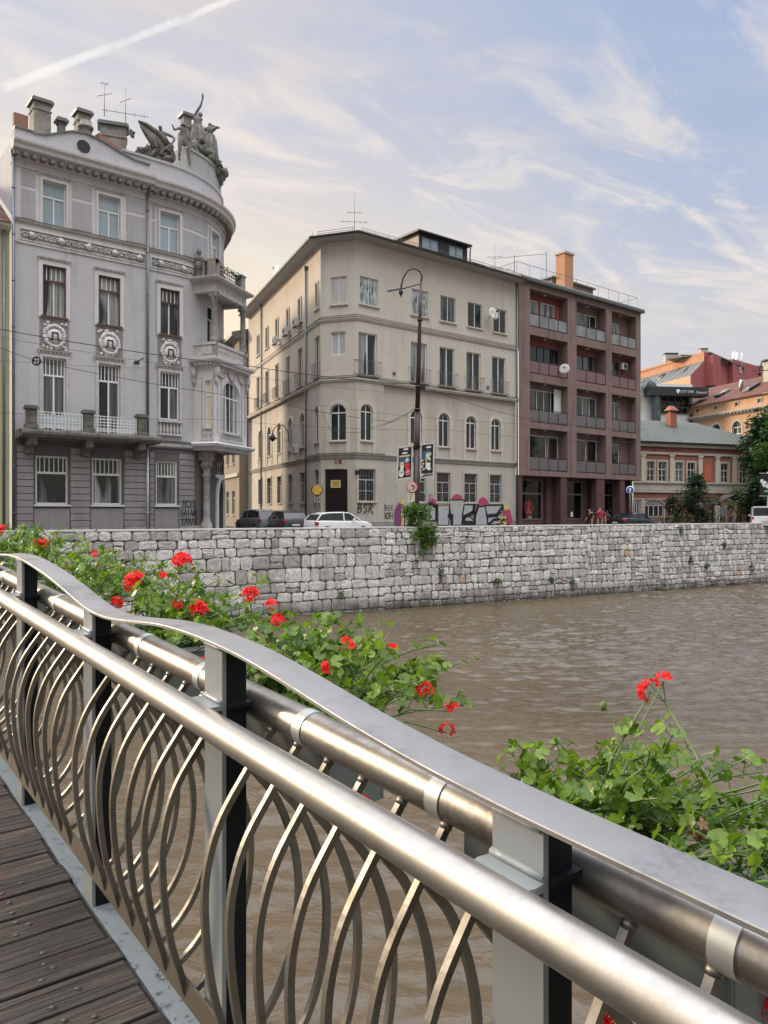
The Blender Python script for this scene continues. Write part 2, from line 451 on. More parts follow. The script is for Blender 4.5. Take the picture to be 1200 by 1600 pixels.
def tilemat(name, c1, c2, sx, sy, rot):
    """roof covering: courses of tiles with dark joints"""
    m, nt, b = newmat(name); t = N(nt, 'ShaderNodeTexBrick'); t.inputs['Scale'].default_value = 1
    t.inputs['Color1'].default_value = (*c1, 1); t.inputs['Color2'].default_value = (*c2, 1); t.inputs['Mortar'].default_value = (*mul(c1, .3), 1)
    t.inputs['Brick Width'].default_value = sx; t.inputs['Row Height'].default_value = sy; t.inputs['Mortar Size'].default_value = .03; t.inputs['Bias'].default_value = -.1
    nt.links.new(coords(nt, rot=rot), t.inputs['Vector'])
    n = noise_node(nt, 1.5, 6, .7, coords(nt)); g = ramp(nt, n.outputs['Fac'], [(.3, (.6,)*3), (.7, (1.15,)*3)])
    nt.links.new(mixc(nt, 1.0, t.outputs['Color'], g.outputs['Color'], 'MULTIPLY'), b.inputs['Base Color']); b.inputs['Roughness'].default_value = .85
    return m
# stainless steel: brushed, softly stained
def steel(name, col, rough, stain=.35, scale=(14, 14, 2), dirt=(.10, .085, .06), amt=.6, lo=.50):
    m, nt, b = newmat(name)
    v = coords(nt)
    n1 = noise_node(nt, 9, 7, .7, v); n2 = noise_node(nt, 60, 4, .7, v); n3 = noise_node(nt, 2.3, 5, .65, v)
    c = ramp(nt, n1.outputs['Fac'], [(.3, mul(col, 1-stain)), (.68, mul(col, 1.08))]).outputs['Color']
    d = ramp(nt, n3.outputs['Fac'], [(lo, (0, 0, 0)), (lo+.20, (amt,)*3)]).outputs['Color']
    d = mixc(nt, 1.0, d, ramp(nt, n2.outputs['Fac'], [(.35, (.2,)*3), (.6, (1,)*3)]).outputs['Color'], 'MULTIPLY')
    c = mixc(nt, d, c, dirt)
    nt.links.new(c, b.inputs['Base Color']); b.inputs['Metallic'].default_value = 1.0
    rr = ramp(nt, n1.outputs['Fac'], [(.3, (rough*1.35,)*3), (.7, (rough*.85,)*3)]).outputs['Color']
    nt.links.new(rr, b.inputs['Roughness'])
    bp = N(nt, 'ShaderNodeBump'); bp.inputs['Strength'].default_value = .12; bp.inputs['Distance'].default_value = .002
    nt.links.new(n2.outputs['Fac'], bp.inputs['Height']); nt.links.new(bp.outputs['Normal'], b.inputs['Normal'])
    return m
# ---------------------------------------------------------------- camera, sky, sun
cam = bpy.data.cameras.new('camera'); camo = bpy.data.objects.new('camera', cam); COL.objects.link(camo)
cam.sensor_fit = 'HORIZONTAL'; cam.sensor_width = 36; cam.lens = 36; cam.clip_end = 5000; cam.clip_start = .05
camo.location = (0, 0, EYE); camo.rotation_euler = (R(90), 0, 0); sc.camera = camo
sc.render.resolution_x = 768; sc.render.resolution_y = 1024
SUN = Vector((-.86, .40, .32)).normalized()
def build_world():
    w = bpy.data.worlds.new('World'); sc.world = w; w.use_nodes = True; nt = w.node_tree
    for n in list(nt.nodes): nt.nodes.remove(n)
    L = nt.links.new
    out = N(nt, 'ShaderNodeOutputWorld'); bg = N(nt, 'ShaderNodeBackground'); bg.inputs['Strength'].default_value = .1
    L(bg.outputs[0], out.inputs['Surface'])
    sky = N(nt, 'ShaderNodeTexSky', sky_type='NISHITA', sun_disc=False)
    sky.sun_elevation = math.asin(SUN.z); sky.sun_rotation = math.atan2(SUN.x, SUN.y); sky.air_density = 1.4; sky.dust_density = 2.5
    tc = N(nt, 'ShaderNodeTexCoord'); D = tc.outputs['Generated']
    nv = N(nt, 'ShaderNodeVectorMath', operation='NORMALIZE'); L(D, nv.inputs[0]); D = nv.outputs[0]
    sep = N(nt, 'ShaderNodeSeparateXYZ'); L(D, sep.inputs[0])
    def math_(op, a, b=None, c=None, clamp=False):
        m = N(nt, 'ShaderNodeMath', operation=op, use_clamp=clamp)
        for i, v in enumerate((a, b, c)):
            if v is None: continue
            if isinstance(v, (int, float)): m.inputs[i].default_value = v
            else: L(v, m.inputs[i])
        return m.outputs[0]
    def smooth(x, a, b):
        m = N(nt, 'ShaderNodeMapRange', interpolation_type='SMOOTHSTEP'); L(x, m.inputs['Value'])
        m.inputs['From Min'].default_value = a; m.inputs['From Max'].default_value = b; return m.outputs['Result']
    def dot(v):
        m = N(nt, 'ShaderNodeVectorMath', operation='DOT_PRODUCT'); L(D, m.inputs[0]); m.inputs[1].default_value = v; return m.outputs['Value']
    def scale(c, k): return tuple(x*k for x in c)
    K = 5.45   # radiances below are what the picture shows; the background strength is 0.1
    z = sep.outputs['Z']
    # thin evening veil: blue-grey overhead, cream towards the sun's side and the horizon
    blue = scale(srgb(162, 178, 210), K); mid = scale(srgb(206, 203, 206), K); cream = scale(srgb(255, 230, 190), K*1.08)
    el = smooth(z, .0, .55)
    c = mixc(nt, el, mid, blue)
    glow = Vector((-.50, .84, .22)).normalized()
    g = dot(glow); gm = smooth(g, .60, .985)
    low = math_('SUBTRACT', 1.0, smooth(z, .05, .52))
    gm2 = math_('MULTIPLY', gm, math_('ADD', .26, math_('MULTIPLY', low, .80)))
    c = mixc(nt, gm2, c, cream)
    hz = math_('SUBTRACT', 1.0, smooth(z, .02, .22)); c = mixc(nt, math_('MULTIPLY', hz, .55), c, scale(srgb(244, 226, 198), K))
    # cloud layers on a flat ceiling: direction / height
    zz = math_('MAXIMUM', math_('ADD', z, .10), .04)
    px = math_('DIVIDE', sep.outputs['X'], zz); py = math_('DIVIDE', sep.outputs['Y'], zz)
    cv = N(nt, 'ShaderNodeCombineXYZ'); L(px, cv.inputs[0]); L(py, cv.inputs[1])
    def layer(sx, sy, rot, sc_, det, lo, hi, dist=.6, off=(0, 0, 0)):
        mp0 = N(nt, 'ShaderNodeMapping'); mp0.inputs['Rotation'].default_value = (0, 0, R(rot)); L(cv.outputs[0], mp0.inputs['Vector'])
        mp = N(nt, 'ShaderNodeMapping'); mp.inputs['Scale'].default_value = (sx, sy, 1); mp.inputs['Location'].default_value = off; L(mp0.outputs[0], mp.inputs['Vector'])
        n = noise_node(nt, sc_, det, .62, mp.outputs[0], dist); return smooth(n.outputs['Fac'], lo, hi)
    l1 = layer(.55, 1.0, 20, 1.0, 9, .42, .66, .5, (3.1, 1.7, 0))
    l2 = layer(.7, 1.5, -35, 3.0, 9, .46, .68, .9, (1.1, 5.2, 0))
    band = math_('MULTIPLY', smooth(z, .12, .30), math_('SUBTRACT', 1.0, smooth(z, .40, .62)))
    warm = mixc(nt, gm, scale(srgb(212, 206, 203), K), scale(srgb(246, 224, 194), K))
    c = mixc(nt, math_('MULTIPLY', l1, .62), c, warm)
    c = mixc(nt, math_('MULTIPLY', math_('MULTIPLY', l2, band), .75), c, scale(srgb(240, 228, 215), K))
    sh = layer(.5, .9, 10, .8, 6, .5, .8, .3, (7.7, 2.2, 0)); c = mixc(nt, math_('MULTIPLY', sh, .35), c, scale(srgb(172, 178, 194), K))
    # the aircraft trail: a soft streak along a great circle
    d1 = Vector((-600/F, 1, 660/F)).normalized(); d2 = Vector((-235/F, 1, 800/F)).normalized()
    nrm = d1.cross(d2).normalized(); along = (d2-d1*d1.dot(d2)).normalized()
    mp = N(nt, 'ShaderNodeMapping'); mp.inputs['Scale'].default_value = (14, 14, 14); L(D, mp.inputs['Vector'])
    wob = noise_node(nt, 2.2, 6, .7, mp.outputs[0])
    dd = math_('ABSOLUTE', math_('ADD', dot(nrm), math_('MULTIPLY', math_('SUBTRACT', wob.outputs['Fac'], .5), .010)))
    al = dot(along); wid = math_('MULTIPLY_ADD', al, -.012, .0072)
    tr = math_('SUBTRACT', 1.0, smooth(math_('DIVIDE', dd, math_('MAXIMUM', wid, .0035)), .25, 1.0))
    tr = math_('MULTIPLY', tr, math_('MULTIPLY', smooth(al, -.35, -.05), math_('SUBTRACT', 1.0, smooth(al, .30, .52))))
    brk = noise_node(nt, 1.1, 4, .7, mp.outputs[0]); tr = math_('MULTIPLY', tr, smooth(brk.outputs['Fac'], .30, .58)); c = mixc(nt, math_('MULTIPLY', tr, .62), c, scale(srgb(250, 246, 240), K))
    # added fill: overhead sky out of view is boosted and warmed to light facades
    back = math_('SUBTRACT', 1.0, smooth(sep.outputs['Y'], -.35, .25)); up = math_('MULTIPLY', smooth(z, .55, .88), math_('MULTIPLY_ADD', back, .45, .55))
    hills = math_('MULTIPLY', back, math_('SUBTRACT', 1.0, smooth(z, .12, .42)))
    br = math_('MULTIPLY', math_('MULTIPLY_ADD', up, SKY_BOOST, 1.0), math_('MULTIPLY_ADD', hills, -.45, 1.0))
    c = mixc(nt, math_('MULTIPLY', math_('MAXIMUM', up, back), .85), c, scale((.80, .76, .70), K*.72))
    vm = N(nt, 'ShaderNodeVectorMath', operation='SCALE'); L(c, vm.inputs[0]); L(br, vm.inputs['Scale'])
    # a share of the physical sky stays in the mix
    c = mixc(nt, .12, vm.outputs[0], sky.outputs['Color'])
    # ground half
    c = mixc(nt, math_('SUBTRACT', 1.0, smooth(z, -.06, 0.0)), c, scale((.10, .095, .085), K))
    L(c, bg.inputs['Color'])
SKY_BOOST = 8.5
build_world()
sl = bpy.data.lights.new('sun', 'SUN'); sl.energy = 2.2; sl.angle = R(8); sl.color = (1.0, .80, .58)
so = bpy.data.objects.new('sun', sl); COL.objects.link(so); so.rotation_euler = (-SUN).to_track_quat('-Z', 'Y').to_euler(); so.location = (-60, 10, 60)
sc.view_settings.view_transform = 'Standard'; sc.view_settings.look = 'None'; sc.view_settings.exposure = 1.04; sc.view_settings.gamma = 1.0

# ---------------------------------------------------------------- river and street
WP = Path(-5.44-.878*45, 40.8-.478*45, math.atan2(.478, .878)).line(45+100)     # river face of the quay wall; u=45 at photo x=440
ZW = -4.1
def water_mat():
    m, nt, b = newmat('muddy river water')
    v = coords(nt, (.6, 1.0, 1)); L = nt.links.new
    n0 = noise_node(nt, .06, 4, .5, v)
    c = ramp(nt, n0.outputs['Fac'], [(.35, (.078, .058, .034)), (.65, (.100, .075, .046))]).outputs['Color']
    L(c, b.inputs['Base Color']); b.inputs['Roughness'].default_value = .06; b.inputs['IOR'].default_value = 1.4; b.inputs['Specular IOR Level'].default_value = .6
    n1 = noise_node(nt, 1.0, 4, .6, v, .8); n2 = noise_node(nt, 3.6, 5, .65, v, 1.2); n3 = noise_node(nt, .22, 3, .5, v)
    gate = ramp(nt, n3.outputs['Fac'], [(.38, (.35,)*3), (.66, (1,)*3)]).outputs['Color']
    h = N(nt, 'ShaderNodeMath', operation='MULTIPLY_ADD'); L(n2.outputs['Fac'], h.inputs[0]); h.inputs[1].default_value = .38; L(n1.outputs['Fac'], h.inputs[2])
    hm = N(nt, 'ShaderNodeMath', operation='MULTIPLY'); L(h.outputs[0], hm.inputs[0]); L(gate, hm.inputs[1])
    bp = N(nt, 'ShaderNodeBump'); bp.inputs['Strength'].default_value = 1.0; bp.inputs['Distance'].default_value = .12
    L(hm.outputs[0], bp.inputs['Height']); L(bp.outputs['Normal'], b.inputs['Normal'])
    return m
import numpy as np
def river():
    """choppy water: a sum of many small waves on a fine sheet, flat far off"""
    rs = np.random.RandomState(4); x0, x1, y0, y1 = -19.0, 41.0, 2.0, 62.0; st = .085
    nx, ny = int((x1-x0)/st)+1, int((y1-y0)/st)+1; X, Y = np.meshgrid(np.linspace(x0, x1, nx), np.linspace(y0, y1, ny)); Z = np.zeros_like(X)
    flow = math.atan2(.478, .878)
    for i in range(110):
        lam = .27*(6.0 ** (rs.rand()**1.7)); th = math.pi/2+rs.normal(0, .5); k = 2*math.pi/lam; amp = .0125*lam**.8*rs.uniform(.4, 1.0)
        ph = k*(X*math.cos(th)+Y*math.sin(th))+rs.rand()*6.28
        env = .55+.45*np.sin(.09*rs.uniform(.5, 2)*X+rs.rand()*6.28+.8*np.sin(.11*Y+rs.rand()*6))*np.sin(.12*rs.uniform(.5, 2)*Y+rs.rand()*6.28)
        s_ = np.sin(ph+.5*np.sin(.7*X+rs.rand()*6)); Z += amp*env*(s_-.25*np.cos(2*ph))
    gust = .55+.75*np.clip((X+6)/26+.25*np.sin(.13*X+.21*Y), 0, 1)
    edge = np.minimum.reduce([(X-x0)/2, (x1-X)/2, (Y-y0)/2, (y1-Y)/2, np.ones_like(X)]); Z *= gust*np.clip(edge, 0, 1)
    co = np.stack([X.ravel(), Y.ravel(), (Z+ZW).ravel()], 1); nv = nx*ny
    idx = np.arange(nv).reshape(ny, nx); q = np.stack([idx[:-1, :-1].ravel(), idx[:-1, 1:].ravel(), idx[1:, 1:].ravel(), idx[1:, :-1].ravel()], 1)
    B_ = 900; ring = [(-200, -80), (x0, y0), (x1, y0), (x1, y1), (x0, y1), (500, -80), (500, 340), (-200, 340)]
    extra = np.array([(a, b, ZW) for a, b in ((-200, -80), (500, -80), (500, 340), (-200, 340))]); co = np.vstack([co, extra])
    c0, c1, c2, c3 = idx[0, 0], idx[0, -1], idx[-1, -1], idx[-1, 0]; e = nv
    q = np.vstack([q, [[e, e+1, c1, c0], [e+1, e+2, c2, c1], [e+2, e+3, c3, c2], [e+3, e, c0, c3]]])
    me = bpy.data.meshes.new('river'); n = len(q); me.vertices.add(len(co)); me.vertices.foreach_set('co', co.astype(np.float32).ravel())
    me.loops.add(n*4); me.loops.foreach_set('vertex_index', q.astype(np.int32).ravel()); me.polygons.add(n); me.polygons.foreach_set('loop_start', np.arange(0, n*4, 4, dtype=np.int32))
    me.polygons.foreach_set('use_smooth', np.ones(n, dtype=bool)); me.update(calc_edges=True); me.materials.append(water_mat())
    o = bpy.data.objects.new('river', me); COL.objects.link(o); tag(o, kind='structure')
river()
def asphalt(name, col):
    m, nt, b = newmat(name); v = coords(nt)
    n = noise_node(nt, 40, 4, .7, v); n2 = noise_node(nt, .3, 5, .6, v)
    c = ramp(nt, n.outputs['Fac'], [(.3, mul(col, .7)), (.7, mul(col, 1.3))]).outputs['Color']
    c = mixc(nt, 1.0, c, ramp(nt, n2.outputs['Fac'], [(.35, (.75,)*3), (.65, (1.2,)*3)]).outputs['Color'], 'MULTIPLY')
    L = nt.links.new; L(c, b.inputs['Base Color']); b.inputs['Roughness'].default_value = .85; return m
mb = MB()
e0, e1 = WP.P(0, 0, -.75), WP.P(145, 0, -.75)
mb.poly([e0, e1, (900, 500, 0), (900, 1800, 0), (-900, 1800, 0), (-900, 0, 0)])
tag(mb.build('street', asphalt('asphalt', (.055, .055, .057))), kind='structure')
mb = MB(); slab(mb, WP, 0, 140, .004, .13, -3.0, -.78)
tag(mb.build('pavement', asphalt('paving', (.16, .155, .15))), kind='structure')

# ---------------------------------------------------------------- the footbridge
TX, TY = -.6147, .7889; SX, SY = .7889, .6147; GR = .048
def BR(s, t, d): return Vector((SX*s+TX*t, SY*s+TY*t, EYE+d+GR*t))
def bbox(mb, s0, s1, t0, t1, d0, d1): mb.hexa([BR(s0, t0, d0), BR(s1, t0, d0), BR(s1, t1, d0), BR(s0, t1, d0), BR(s0, t0, d1), BR(s1, t0, d1), BR(s1, t1, d1), BR(s0, t1, d1)])
POST = [.822+1.085*k for k in range(-2, 9)]
RT = [(.2, -.506), (.45, -.509), (.8, -.511), (1.05, -.505), (1.3, -.487), (1.5, -.465), (1.7, -.446), (1.9, -.439), (2.1, -.441), (2.3, -.453), (2.52, -.482), (2.75, -.508), (2.93, -.514), (3.1, -.501), (3.3, -.474), (3.6, -.443), (3.9, -.424), (4.15, -.418)]
def ribbon_d(t):
    while t < .2: t += 2.15
    t0 = t
    if t > 4.15:
        while t > 4.15: t -= 2.15
        t = max(t, 2.0); 
        return ribbon_d(t)+.018 if t0 < 7 else ribbon_d(t)+.018
    for (a, p), (b, q) in zip(RT, RT[1:]):
        if a <= t <= b:
            k = (t-a)/(b-a); return p+(q-p)*k
    return -.48
_tab = [(-2+.05*i) for i in range(0, 261)]
_rd = [ribbon_d(t) for t in _tab]
for _ in range(3): _rd = [_rd[0]]+[(_rd[i-1]+2*_rd[i]+_rd[i+1])/4 for i in range(1, len(_rd)-1)]+[_rd[-1]]
def RD(t):
    i = max(0, min(len(_tab)-2, int((t+2)/.05))); k = (t-_tab[i])/.05; return _rd[i]+(_rd[i+1]-_rd[i])*k
def rot_scale(nt, ang, scale):
    t = N(nt, 'ShaderNodeTexCoord'); m1 = N(nt, 'ShaderNodeMapping'); m1.inputs['Rotation'].default_value = (0, 0, -ang); nt.links.new(t.outputs['Object'], m1.inputs['Vector'])
    m2 = N(nt, 'ShaderNodeMapping'); m2.inputs['Scale'].default_value = scale; nt.links.new(m1.outputs[0], m2.inputs['Vector']); return m1.outputs[0], m2.outputs[0]
def wood_mat():
    m, nt, b = newmat('weathered deck timber'); L = nt.links.new; ang = math.atan2(SY, SX)
    v1, v2 = rot_scale(nt, ang, (1.6, 46, 46)); _, v3 = rot_scale(nt, ang, (5, 150, 150)); _, v4 = rot_scale(nt, ang, (1.2, 3.2, 3.2))
    a = noise_node(nt, 1, 8, .68, v2, .9); g = noise_node(nt, 1, 6, .7, v3); w = noise_node(nt, 1.6, 5, .65, v4)
    c = ramp(nt, a.outputs['Fac'], [(.28, (.006, .0055, .005)), (.43, (.036, .033, .029)), (.57, (.095, .089, .080)), (.78, (.215, .20, .18))]).outputs['Color']
    c = mixc(nt, 1.0, c, ramp(nt, g.outputs['Fac'], [(.3, (.35,)*3), (.55, (1.05,)*3)]).outputs['Color'], 'MULTIPLY')
    c = mixc(nt, 1.0, c, ramp(nt, w.outputs['Fac'], [(.32, (.42, .43, .45)), (.62, (1.25, 1.2, 1.12))]).outputs['Color'], 'MULTIPLY')
    at_ = N(nt, 'ShaderNodeAttribute', attribute_name='tone'); c = mixc(nt, 1.0, c, at_.outputs['Color'], 'MULTIPLY')
    # rust bleeding from the bolts, in the strip where the bolts sit
    sp = N(nt, 'ShaderNodeSeparateXYZ'); L(v1, sp.inputs[0])
    mr = N(nt, 'ShaderNodeMapRange', interpolation_type='SMOOTHSTEP'); L(sp.outputs['X'], mr.inputs['Value']); mr.inputs['From Min'].default_value = .50; mr.inputs['From Max'].default_value = .66
    mr2 = N(nt, 'ShaderNodeMapRange', interpolation_type='SMOOTHSTEP'); L(sp.outputs['X'], mr2.inputs['Value']); mr2.inputs['From Min'].default_value = .84; mr2.inputs['From Max'].default_value = .74
    rn = noise_node(nt, 7, 4, .6, v1); rr = ramp(nt, rn.outputs['Fac'], [(.56, (0, 0, 0)), (.70, (.6,)*3)])
    k = N(nt, 'ShaderNodeMath', operation='MULTIPLY'); L(mr.outputs[0], k.inputs[0]); L(mr2.outputs[0], k.inputs[1])
    k2 = N(nt, 'ShaderNodeMath', operation='MULTIPLY'); L(k.outputs[0], k2.inputs[0]); L(rr.outputs['Color'], k2.inputs[1])
    c = mixc(nt, k2.outputs[0], c, (.075, .022, .014))
    L(c, b.inputs['Base Color']); b.inputs['Roughness'].default_value = .68; b.inputs['Specular IOR Level'].default_value = .35
    ad = N(nt, 'ShaderNodeMath', operation='ADD'); L(a.outputs['Fac'], ad.inputs[0]); L(g.outputs['Fac'], ad.inputs[1])
    bp = N(nt, 'ShaderNodeBump'); bp.inputs['Strength'].default_value = 1.0; bp.inputs['Distance'].default_value = .010
    L(ad.outputs[0], bp.inputs['Height']); L(bp.outputs['Normal'], b.inputs['Normal']); return m
def chipped(name, col, chip, amt=(.60, .66), scale=28):
    m, nt, b = newmat(name); L = nt.links.new; v = coords(nt)
    n = noise_node(nt, scale, 6, .75, v); n2 = noise_node(nt, 3, 5, .6, v)
    c = ramp(nt, n2.outputs['Fac'], [(.3, mul(col, .84)), (.7, mul(col, 1.06))]).outputs['Color']
    k = ramp(nt, n.outputs['Fac'], [(amt[0], (0, 0, 0)), (amt[1], (1,)*3)]).outputs['Color']
    c = mixc(nt, k, c, chip); L(c, b.inputs['Base Color']); b.inputs['Roughness'].default_value = .42
    bp = N(nt, 'ShaderNodeBump'); bp.inputs['Strength'].default_value = .25; bp.inputs['Distance'].default_value = .002; bp.invert = True
    L(k, bp.inputs['Height']); L(bp.outputs['Normal'], b.inputs['Normal']); return m
MW = wood_mat()
M_['boltm'] = paint('rusty bolt', (.06, .052, .046), .6, .4, var=.4, scale=60)
M_['edgepaint'] = chipped('chipped pale blue-grey paint', (.17, .20, .212), (.04, .04, .036), (.56, .63))
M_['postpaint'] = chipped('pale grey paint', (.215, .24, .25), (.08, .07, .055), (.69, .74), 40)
M_['postdark'] = paint('near-black slate', (.008, .0105, .0125), .6, var=.3, scale=5, spec=.2)  # near-black tone for post webs, brackets and joists
M_['steel'] = steel('brushed handrail steel', (.43, .415, .385), .42, .22, amt=.35)
M_['steel_old'] = steel('stained steel tube', (.47, .445, .41), .40, .48, dirt=(.055, .048, .038), amt=.85, lo=.46)
M_['steel_bar'] = steel('bar steel', (.29, .275, .245), .48, .4, dirt=(.12, .095, .07), amt=.6)
M_['steel_flat'] = steel('flat cap steel', (.31, .31, .31), .50, .18, dirt=(.05, .048, .045), amt=.75)
M_['kick'] = steel('water stained steel strip', (.20, .18, .15), .6, .4, dirt=(.10, .075, .05), amt=.7)
M_['zinc'] = paint('new zinc strap', (.55, .59, .60), .5, .8, var=.1, scale=20)
M_['boxpaint'] = paint('grey green box paint', (.115, .14, .14), .45, var=.15, scale=4)
M_['boxrim'] = paint('pale box rim', (.38, .43, .44), .4, var=.12)
M_['soil'] = paint('potting soil', (.03, .022, .016), .95, var=.5, scale=40)

foot = thing('footbridge', 'timber planked footbridge deck beside the steel railing', 'footbridge', BR(-.5, 3, -1.7))
mb = MB(); tones = []; rnd = random.Random(3)
def tone_faces(mb, n0, val): tones.append((n0, len(mb.f), val))
t = -3.0; k = 0
while t < 10:
    w = rnd.choice((.138, .145, .150, .158)); g = rnd.choice((.006, .009, .013, .016)); n0 = len(mb.f); e = .893+rnd.uniform(-.012, .006); dz = rnd.uniform(-.002, .002)-1.61; tilt = rnd.uniform(-.002, .002)
    a = w/3
    prof = [(0.002, -.04), (0, -.003), (.003, 0)]
    for q in (1, 2):
        gx = q*a*.98+rnd.uniform(-.012, .012); gd = rnd.choice((.001, .002, .004)); prof += [(gx-.002, 0), (gx-.0007, -gd), (gx+.0007, -gd), (gx+.002, 0)]
    prof += [(w-g-.003, 0), (w-g, -.003), (w-g-.002, -.04)]
    ss = [-2.4, -1.2, -.4, .1, .5, .75, e-.006, e]; base = len(mb.v); n = len(prof)
    for si, s in enumerate(ss):
        warp = .0025*noise.noise((s*2.1, k*3.3, 1.7))
        for (pt, pd) in prof: mb.v.append(tuple(BR(s, t+pt, dz+pd+warp+tilt*(pt/w)-(.004 if si == len(ss)-1 and pd > -.02 else 0))))
    for i in range(len(ss)-1):
        for j in range(n): mb.face((base+i*n+j, base+i*n+(j+1) % n, base+(i+1)*n+(j+1) % n, base+(i+1)*n+j))
    mb.face([base+(len(ss)-1)*n+j for j in range(n)]); mb.face([base+j for j in reversed(range(n))])
    tone_faces(mb, n0, rnd.uniform(.45, 1.05))
    mb.cur = 1; n0 = len(mb.f)
    for (bt, bs) in ((.03, .66+rnd.uniform(-.03, .03)), (.075, .70+rnd.uniform(-.02, .03)), (.11, .67+rnd.uniform(-.03, .03))):
        if rnd.random() < .8:
            c0 = BR(bs, t+bt, dz+.0005); mb.lathe([(.0095, 0), (.0095, .001), (.007, .0024), (0, .003)], 10, Matrix.Translation(c0))
    mb.cur = 0; tone_faces(mb, n0, 1.0)
    t += w; k += 1
o = mb.build('deck', [MW, M_['boltm']], foot)
ca = o.data.color_attributes.new('tone', 'FLOAT_COLOR', 'CORNER')
fv = [1.0]*len(o.data.polygons)
for a, b, v in tones:
    for i in range(a, b): fv[i] = v
for p in o.data.polygons:
    for li in p.loop_indices: ca.data[li].color = (fv[p.index],)*3+(1,)
mb = MB(); bbox(mb, .903, .99, -3, 10, -1.64, -1.622); bbox(mb, .94, .955, -3, 10, -2.1, -1.64); bbox(mb, .905, .99, -3, 10, -2.13, -2.1)
mb.build('edge_beam', M_['edgepaint'], foot)
mb = MB()
for s in (-2.2, -1.1, 0, .7): bbox(mb, s-.06, s+.06, -3, 10, -1.95, -1.66)
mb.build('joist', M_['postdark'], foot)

# ---------------------------------------------------------------- railing
rail = thing('railing', 'steel bridge railing with wavy flat cap and crossing curved bars', 'railing', BR(.91, 3, -1.62))
def samp(t0, t1, st=.1):
    n = max(1, int(round((t1-t0)/st))); return [t0+(t1-t0)*i/n for i in range(n+1)]
mb = MB(); mb.tube([BR(.85, t, -.629) for t in samp(-2, 10, .5)], .0365, 32); mb.build('handrail', M_['steel'], rail)
mb = MB(); mb.tube([BR(1.03, t, -.616) for t in samp(-2, 10, .5)], .0440, 32); mb.build('rear_tube', M_['steel_old'], rail)
mb = MB(); base = 0
ts = samp(-2, 10, .04)
for t in ts:
    d = RD(t)
    for (s, q) in ((.899, -.0005), (.900, .001), (.902, .0015), (.998, .0015), (1.0005, .0), (1.0, -.0065), (.899, -.0075)): mb.v.append(tuple(BR(s, t, d+q)))
for i in range(len(ts)-1):
    for j in range(7):
        mb.smooth = True; mb.face((i*7+j, i*7+(j+1) % 7, (i+1)*7+(j+1) % 7, (i+1)*7+j))
cap = mb.build('cap_strip', M_['steel_flat'], rail)
md = cap.modifiers.new('es', 'EDGE_SPLIT'); md.split_angle = R(25)
mb = MB(); bbox(mb, .881, .890, -2, 10, -1.472, -1.404); mb.build('kick_strip', M_['kick'], rail)
def make_post(tc):
    mb = MB(); n0 = 12
    # front plate, top edge follows the cap
    def plate(s0, s1, ta, tb, d0, topoff):
        for i in range(4):
            a, b = ta+(tb-ta)*i/4, ta+(tb-ta)*(i+1)/4
            mb.hexa([BR(s0, a, d0), BR(s1, a, d0), BR(s1, b, d0), BR(s0, b, d0), BR(s0, a, RD(a)+topoff), BR(s1, a, RD(a)+topoff), BR(s1, b, RD(b)+topoff), BR(s0, b, RD(b)+topoff)])
    plate(.905, .917, tc-.053, tc+.053, -1.621, -.0085)
    # weld fillets at the cap and shelf
    mb.tube([BR(.905, tc-.05+.1*i/4, RD(tc-.05+.1*i/4)-.011) for i in range(5)], .005, 8); mb.tube([BR(.905, tc-.055+.11*i/4, -.592) for i in range(5)], .007, 8)
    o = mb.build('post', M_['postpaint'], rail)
    mb = MB(); plate(.9172, .978, tc-.049, tc+.046, -1.62, -.009)
    bbox(mb, .92, .985, tc-.056, tc+.054, -1.6215, -1.610)
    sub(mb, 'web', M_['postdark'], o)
    mb = MB()
    p = [(.862, -.056), (.880, -.060), (.905, -.0565), (.905, .0565), (.880, .060), (.862, .056)]
    b0 = mb.add([BR(s, tc+t, -.610) for s, t in p]+[BR(s, tc+t, -.597) for s, t in p])
    mb.face([b0+i for i in range(6)]); mb.face([b0+6+i for i in range(6)])
    for i in range(6): mb.face((b0+i, b0+(i+1) % 6, b0+6+(i+1) % 6, b0+6+i))
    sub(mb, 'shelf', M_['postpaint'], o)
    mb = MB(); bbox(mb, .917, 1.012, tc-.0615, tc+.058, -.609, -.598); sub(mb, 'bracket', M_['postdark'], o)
for tc in POST: make_post(tc)
def crom(P, n=5):
    out = []
    for i in range(len(P)-1):
        p0 = P[max(i-1, 0)]; p1 = P[i]; p2 = P[i+1]; p3 = P[min(i+2, len(P)-1)]
        for k in range(n):
            t = k/n
            out.append(tuple(.5*((2*b)+(-a+c)*t+(2*a-5*b+4*c-d)*t*t+(-a+3*b-3*c+d)*t**3) for a, b, c, d in zip(p0, p1, p2, p3)))
    out.append(P[-1]); return out
B1 = crom([(.887, -1.45), (.872, -1.39), (.843, -1.29), (.824, -1.16), (.819, -1.03), (.834, -.935), (.868, -.85), (.934, -.755), (1.012, -.652)], 4)
B2 = crom([(.893, -1.465), (.965, -1.42), (1.022, -1.357), (1.062, -1.277), (1.085, -1.18), (1.090, -1.07), (1.070, -.958), (1.022, -.84), (.962, -.762), (.872, -.645)], 4)
mbx = MB()
for k, tc in enumerate(POST[:-1]):
    for i in range(1, 8):
        t = tc+1.085*i/8+.003
        far = tc > 4.9 or tc < -.9
        for prof in (B1, B2):
            mb = mbx if far else MB()
            mb.bar([BR(s, t, d) for s, d in prof], .0145, .0175, (TX, TY, GR))
            if prof is B1: mb.tube([BR(1.004, t, -.664), BR(1.010, t, -.652)], .0125, 10)
            if not far: mb.build('curved_bar', M_['steel_bar'], rail)
tag(mbx.build('curved_bars', M_['steel_bar'], rail), kind='stuff')
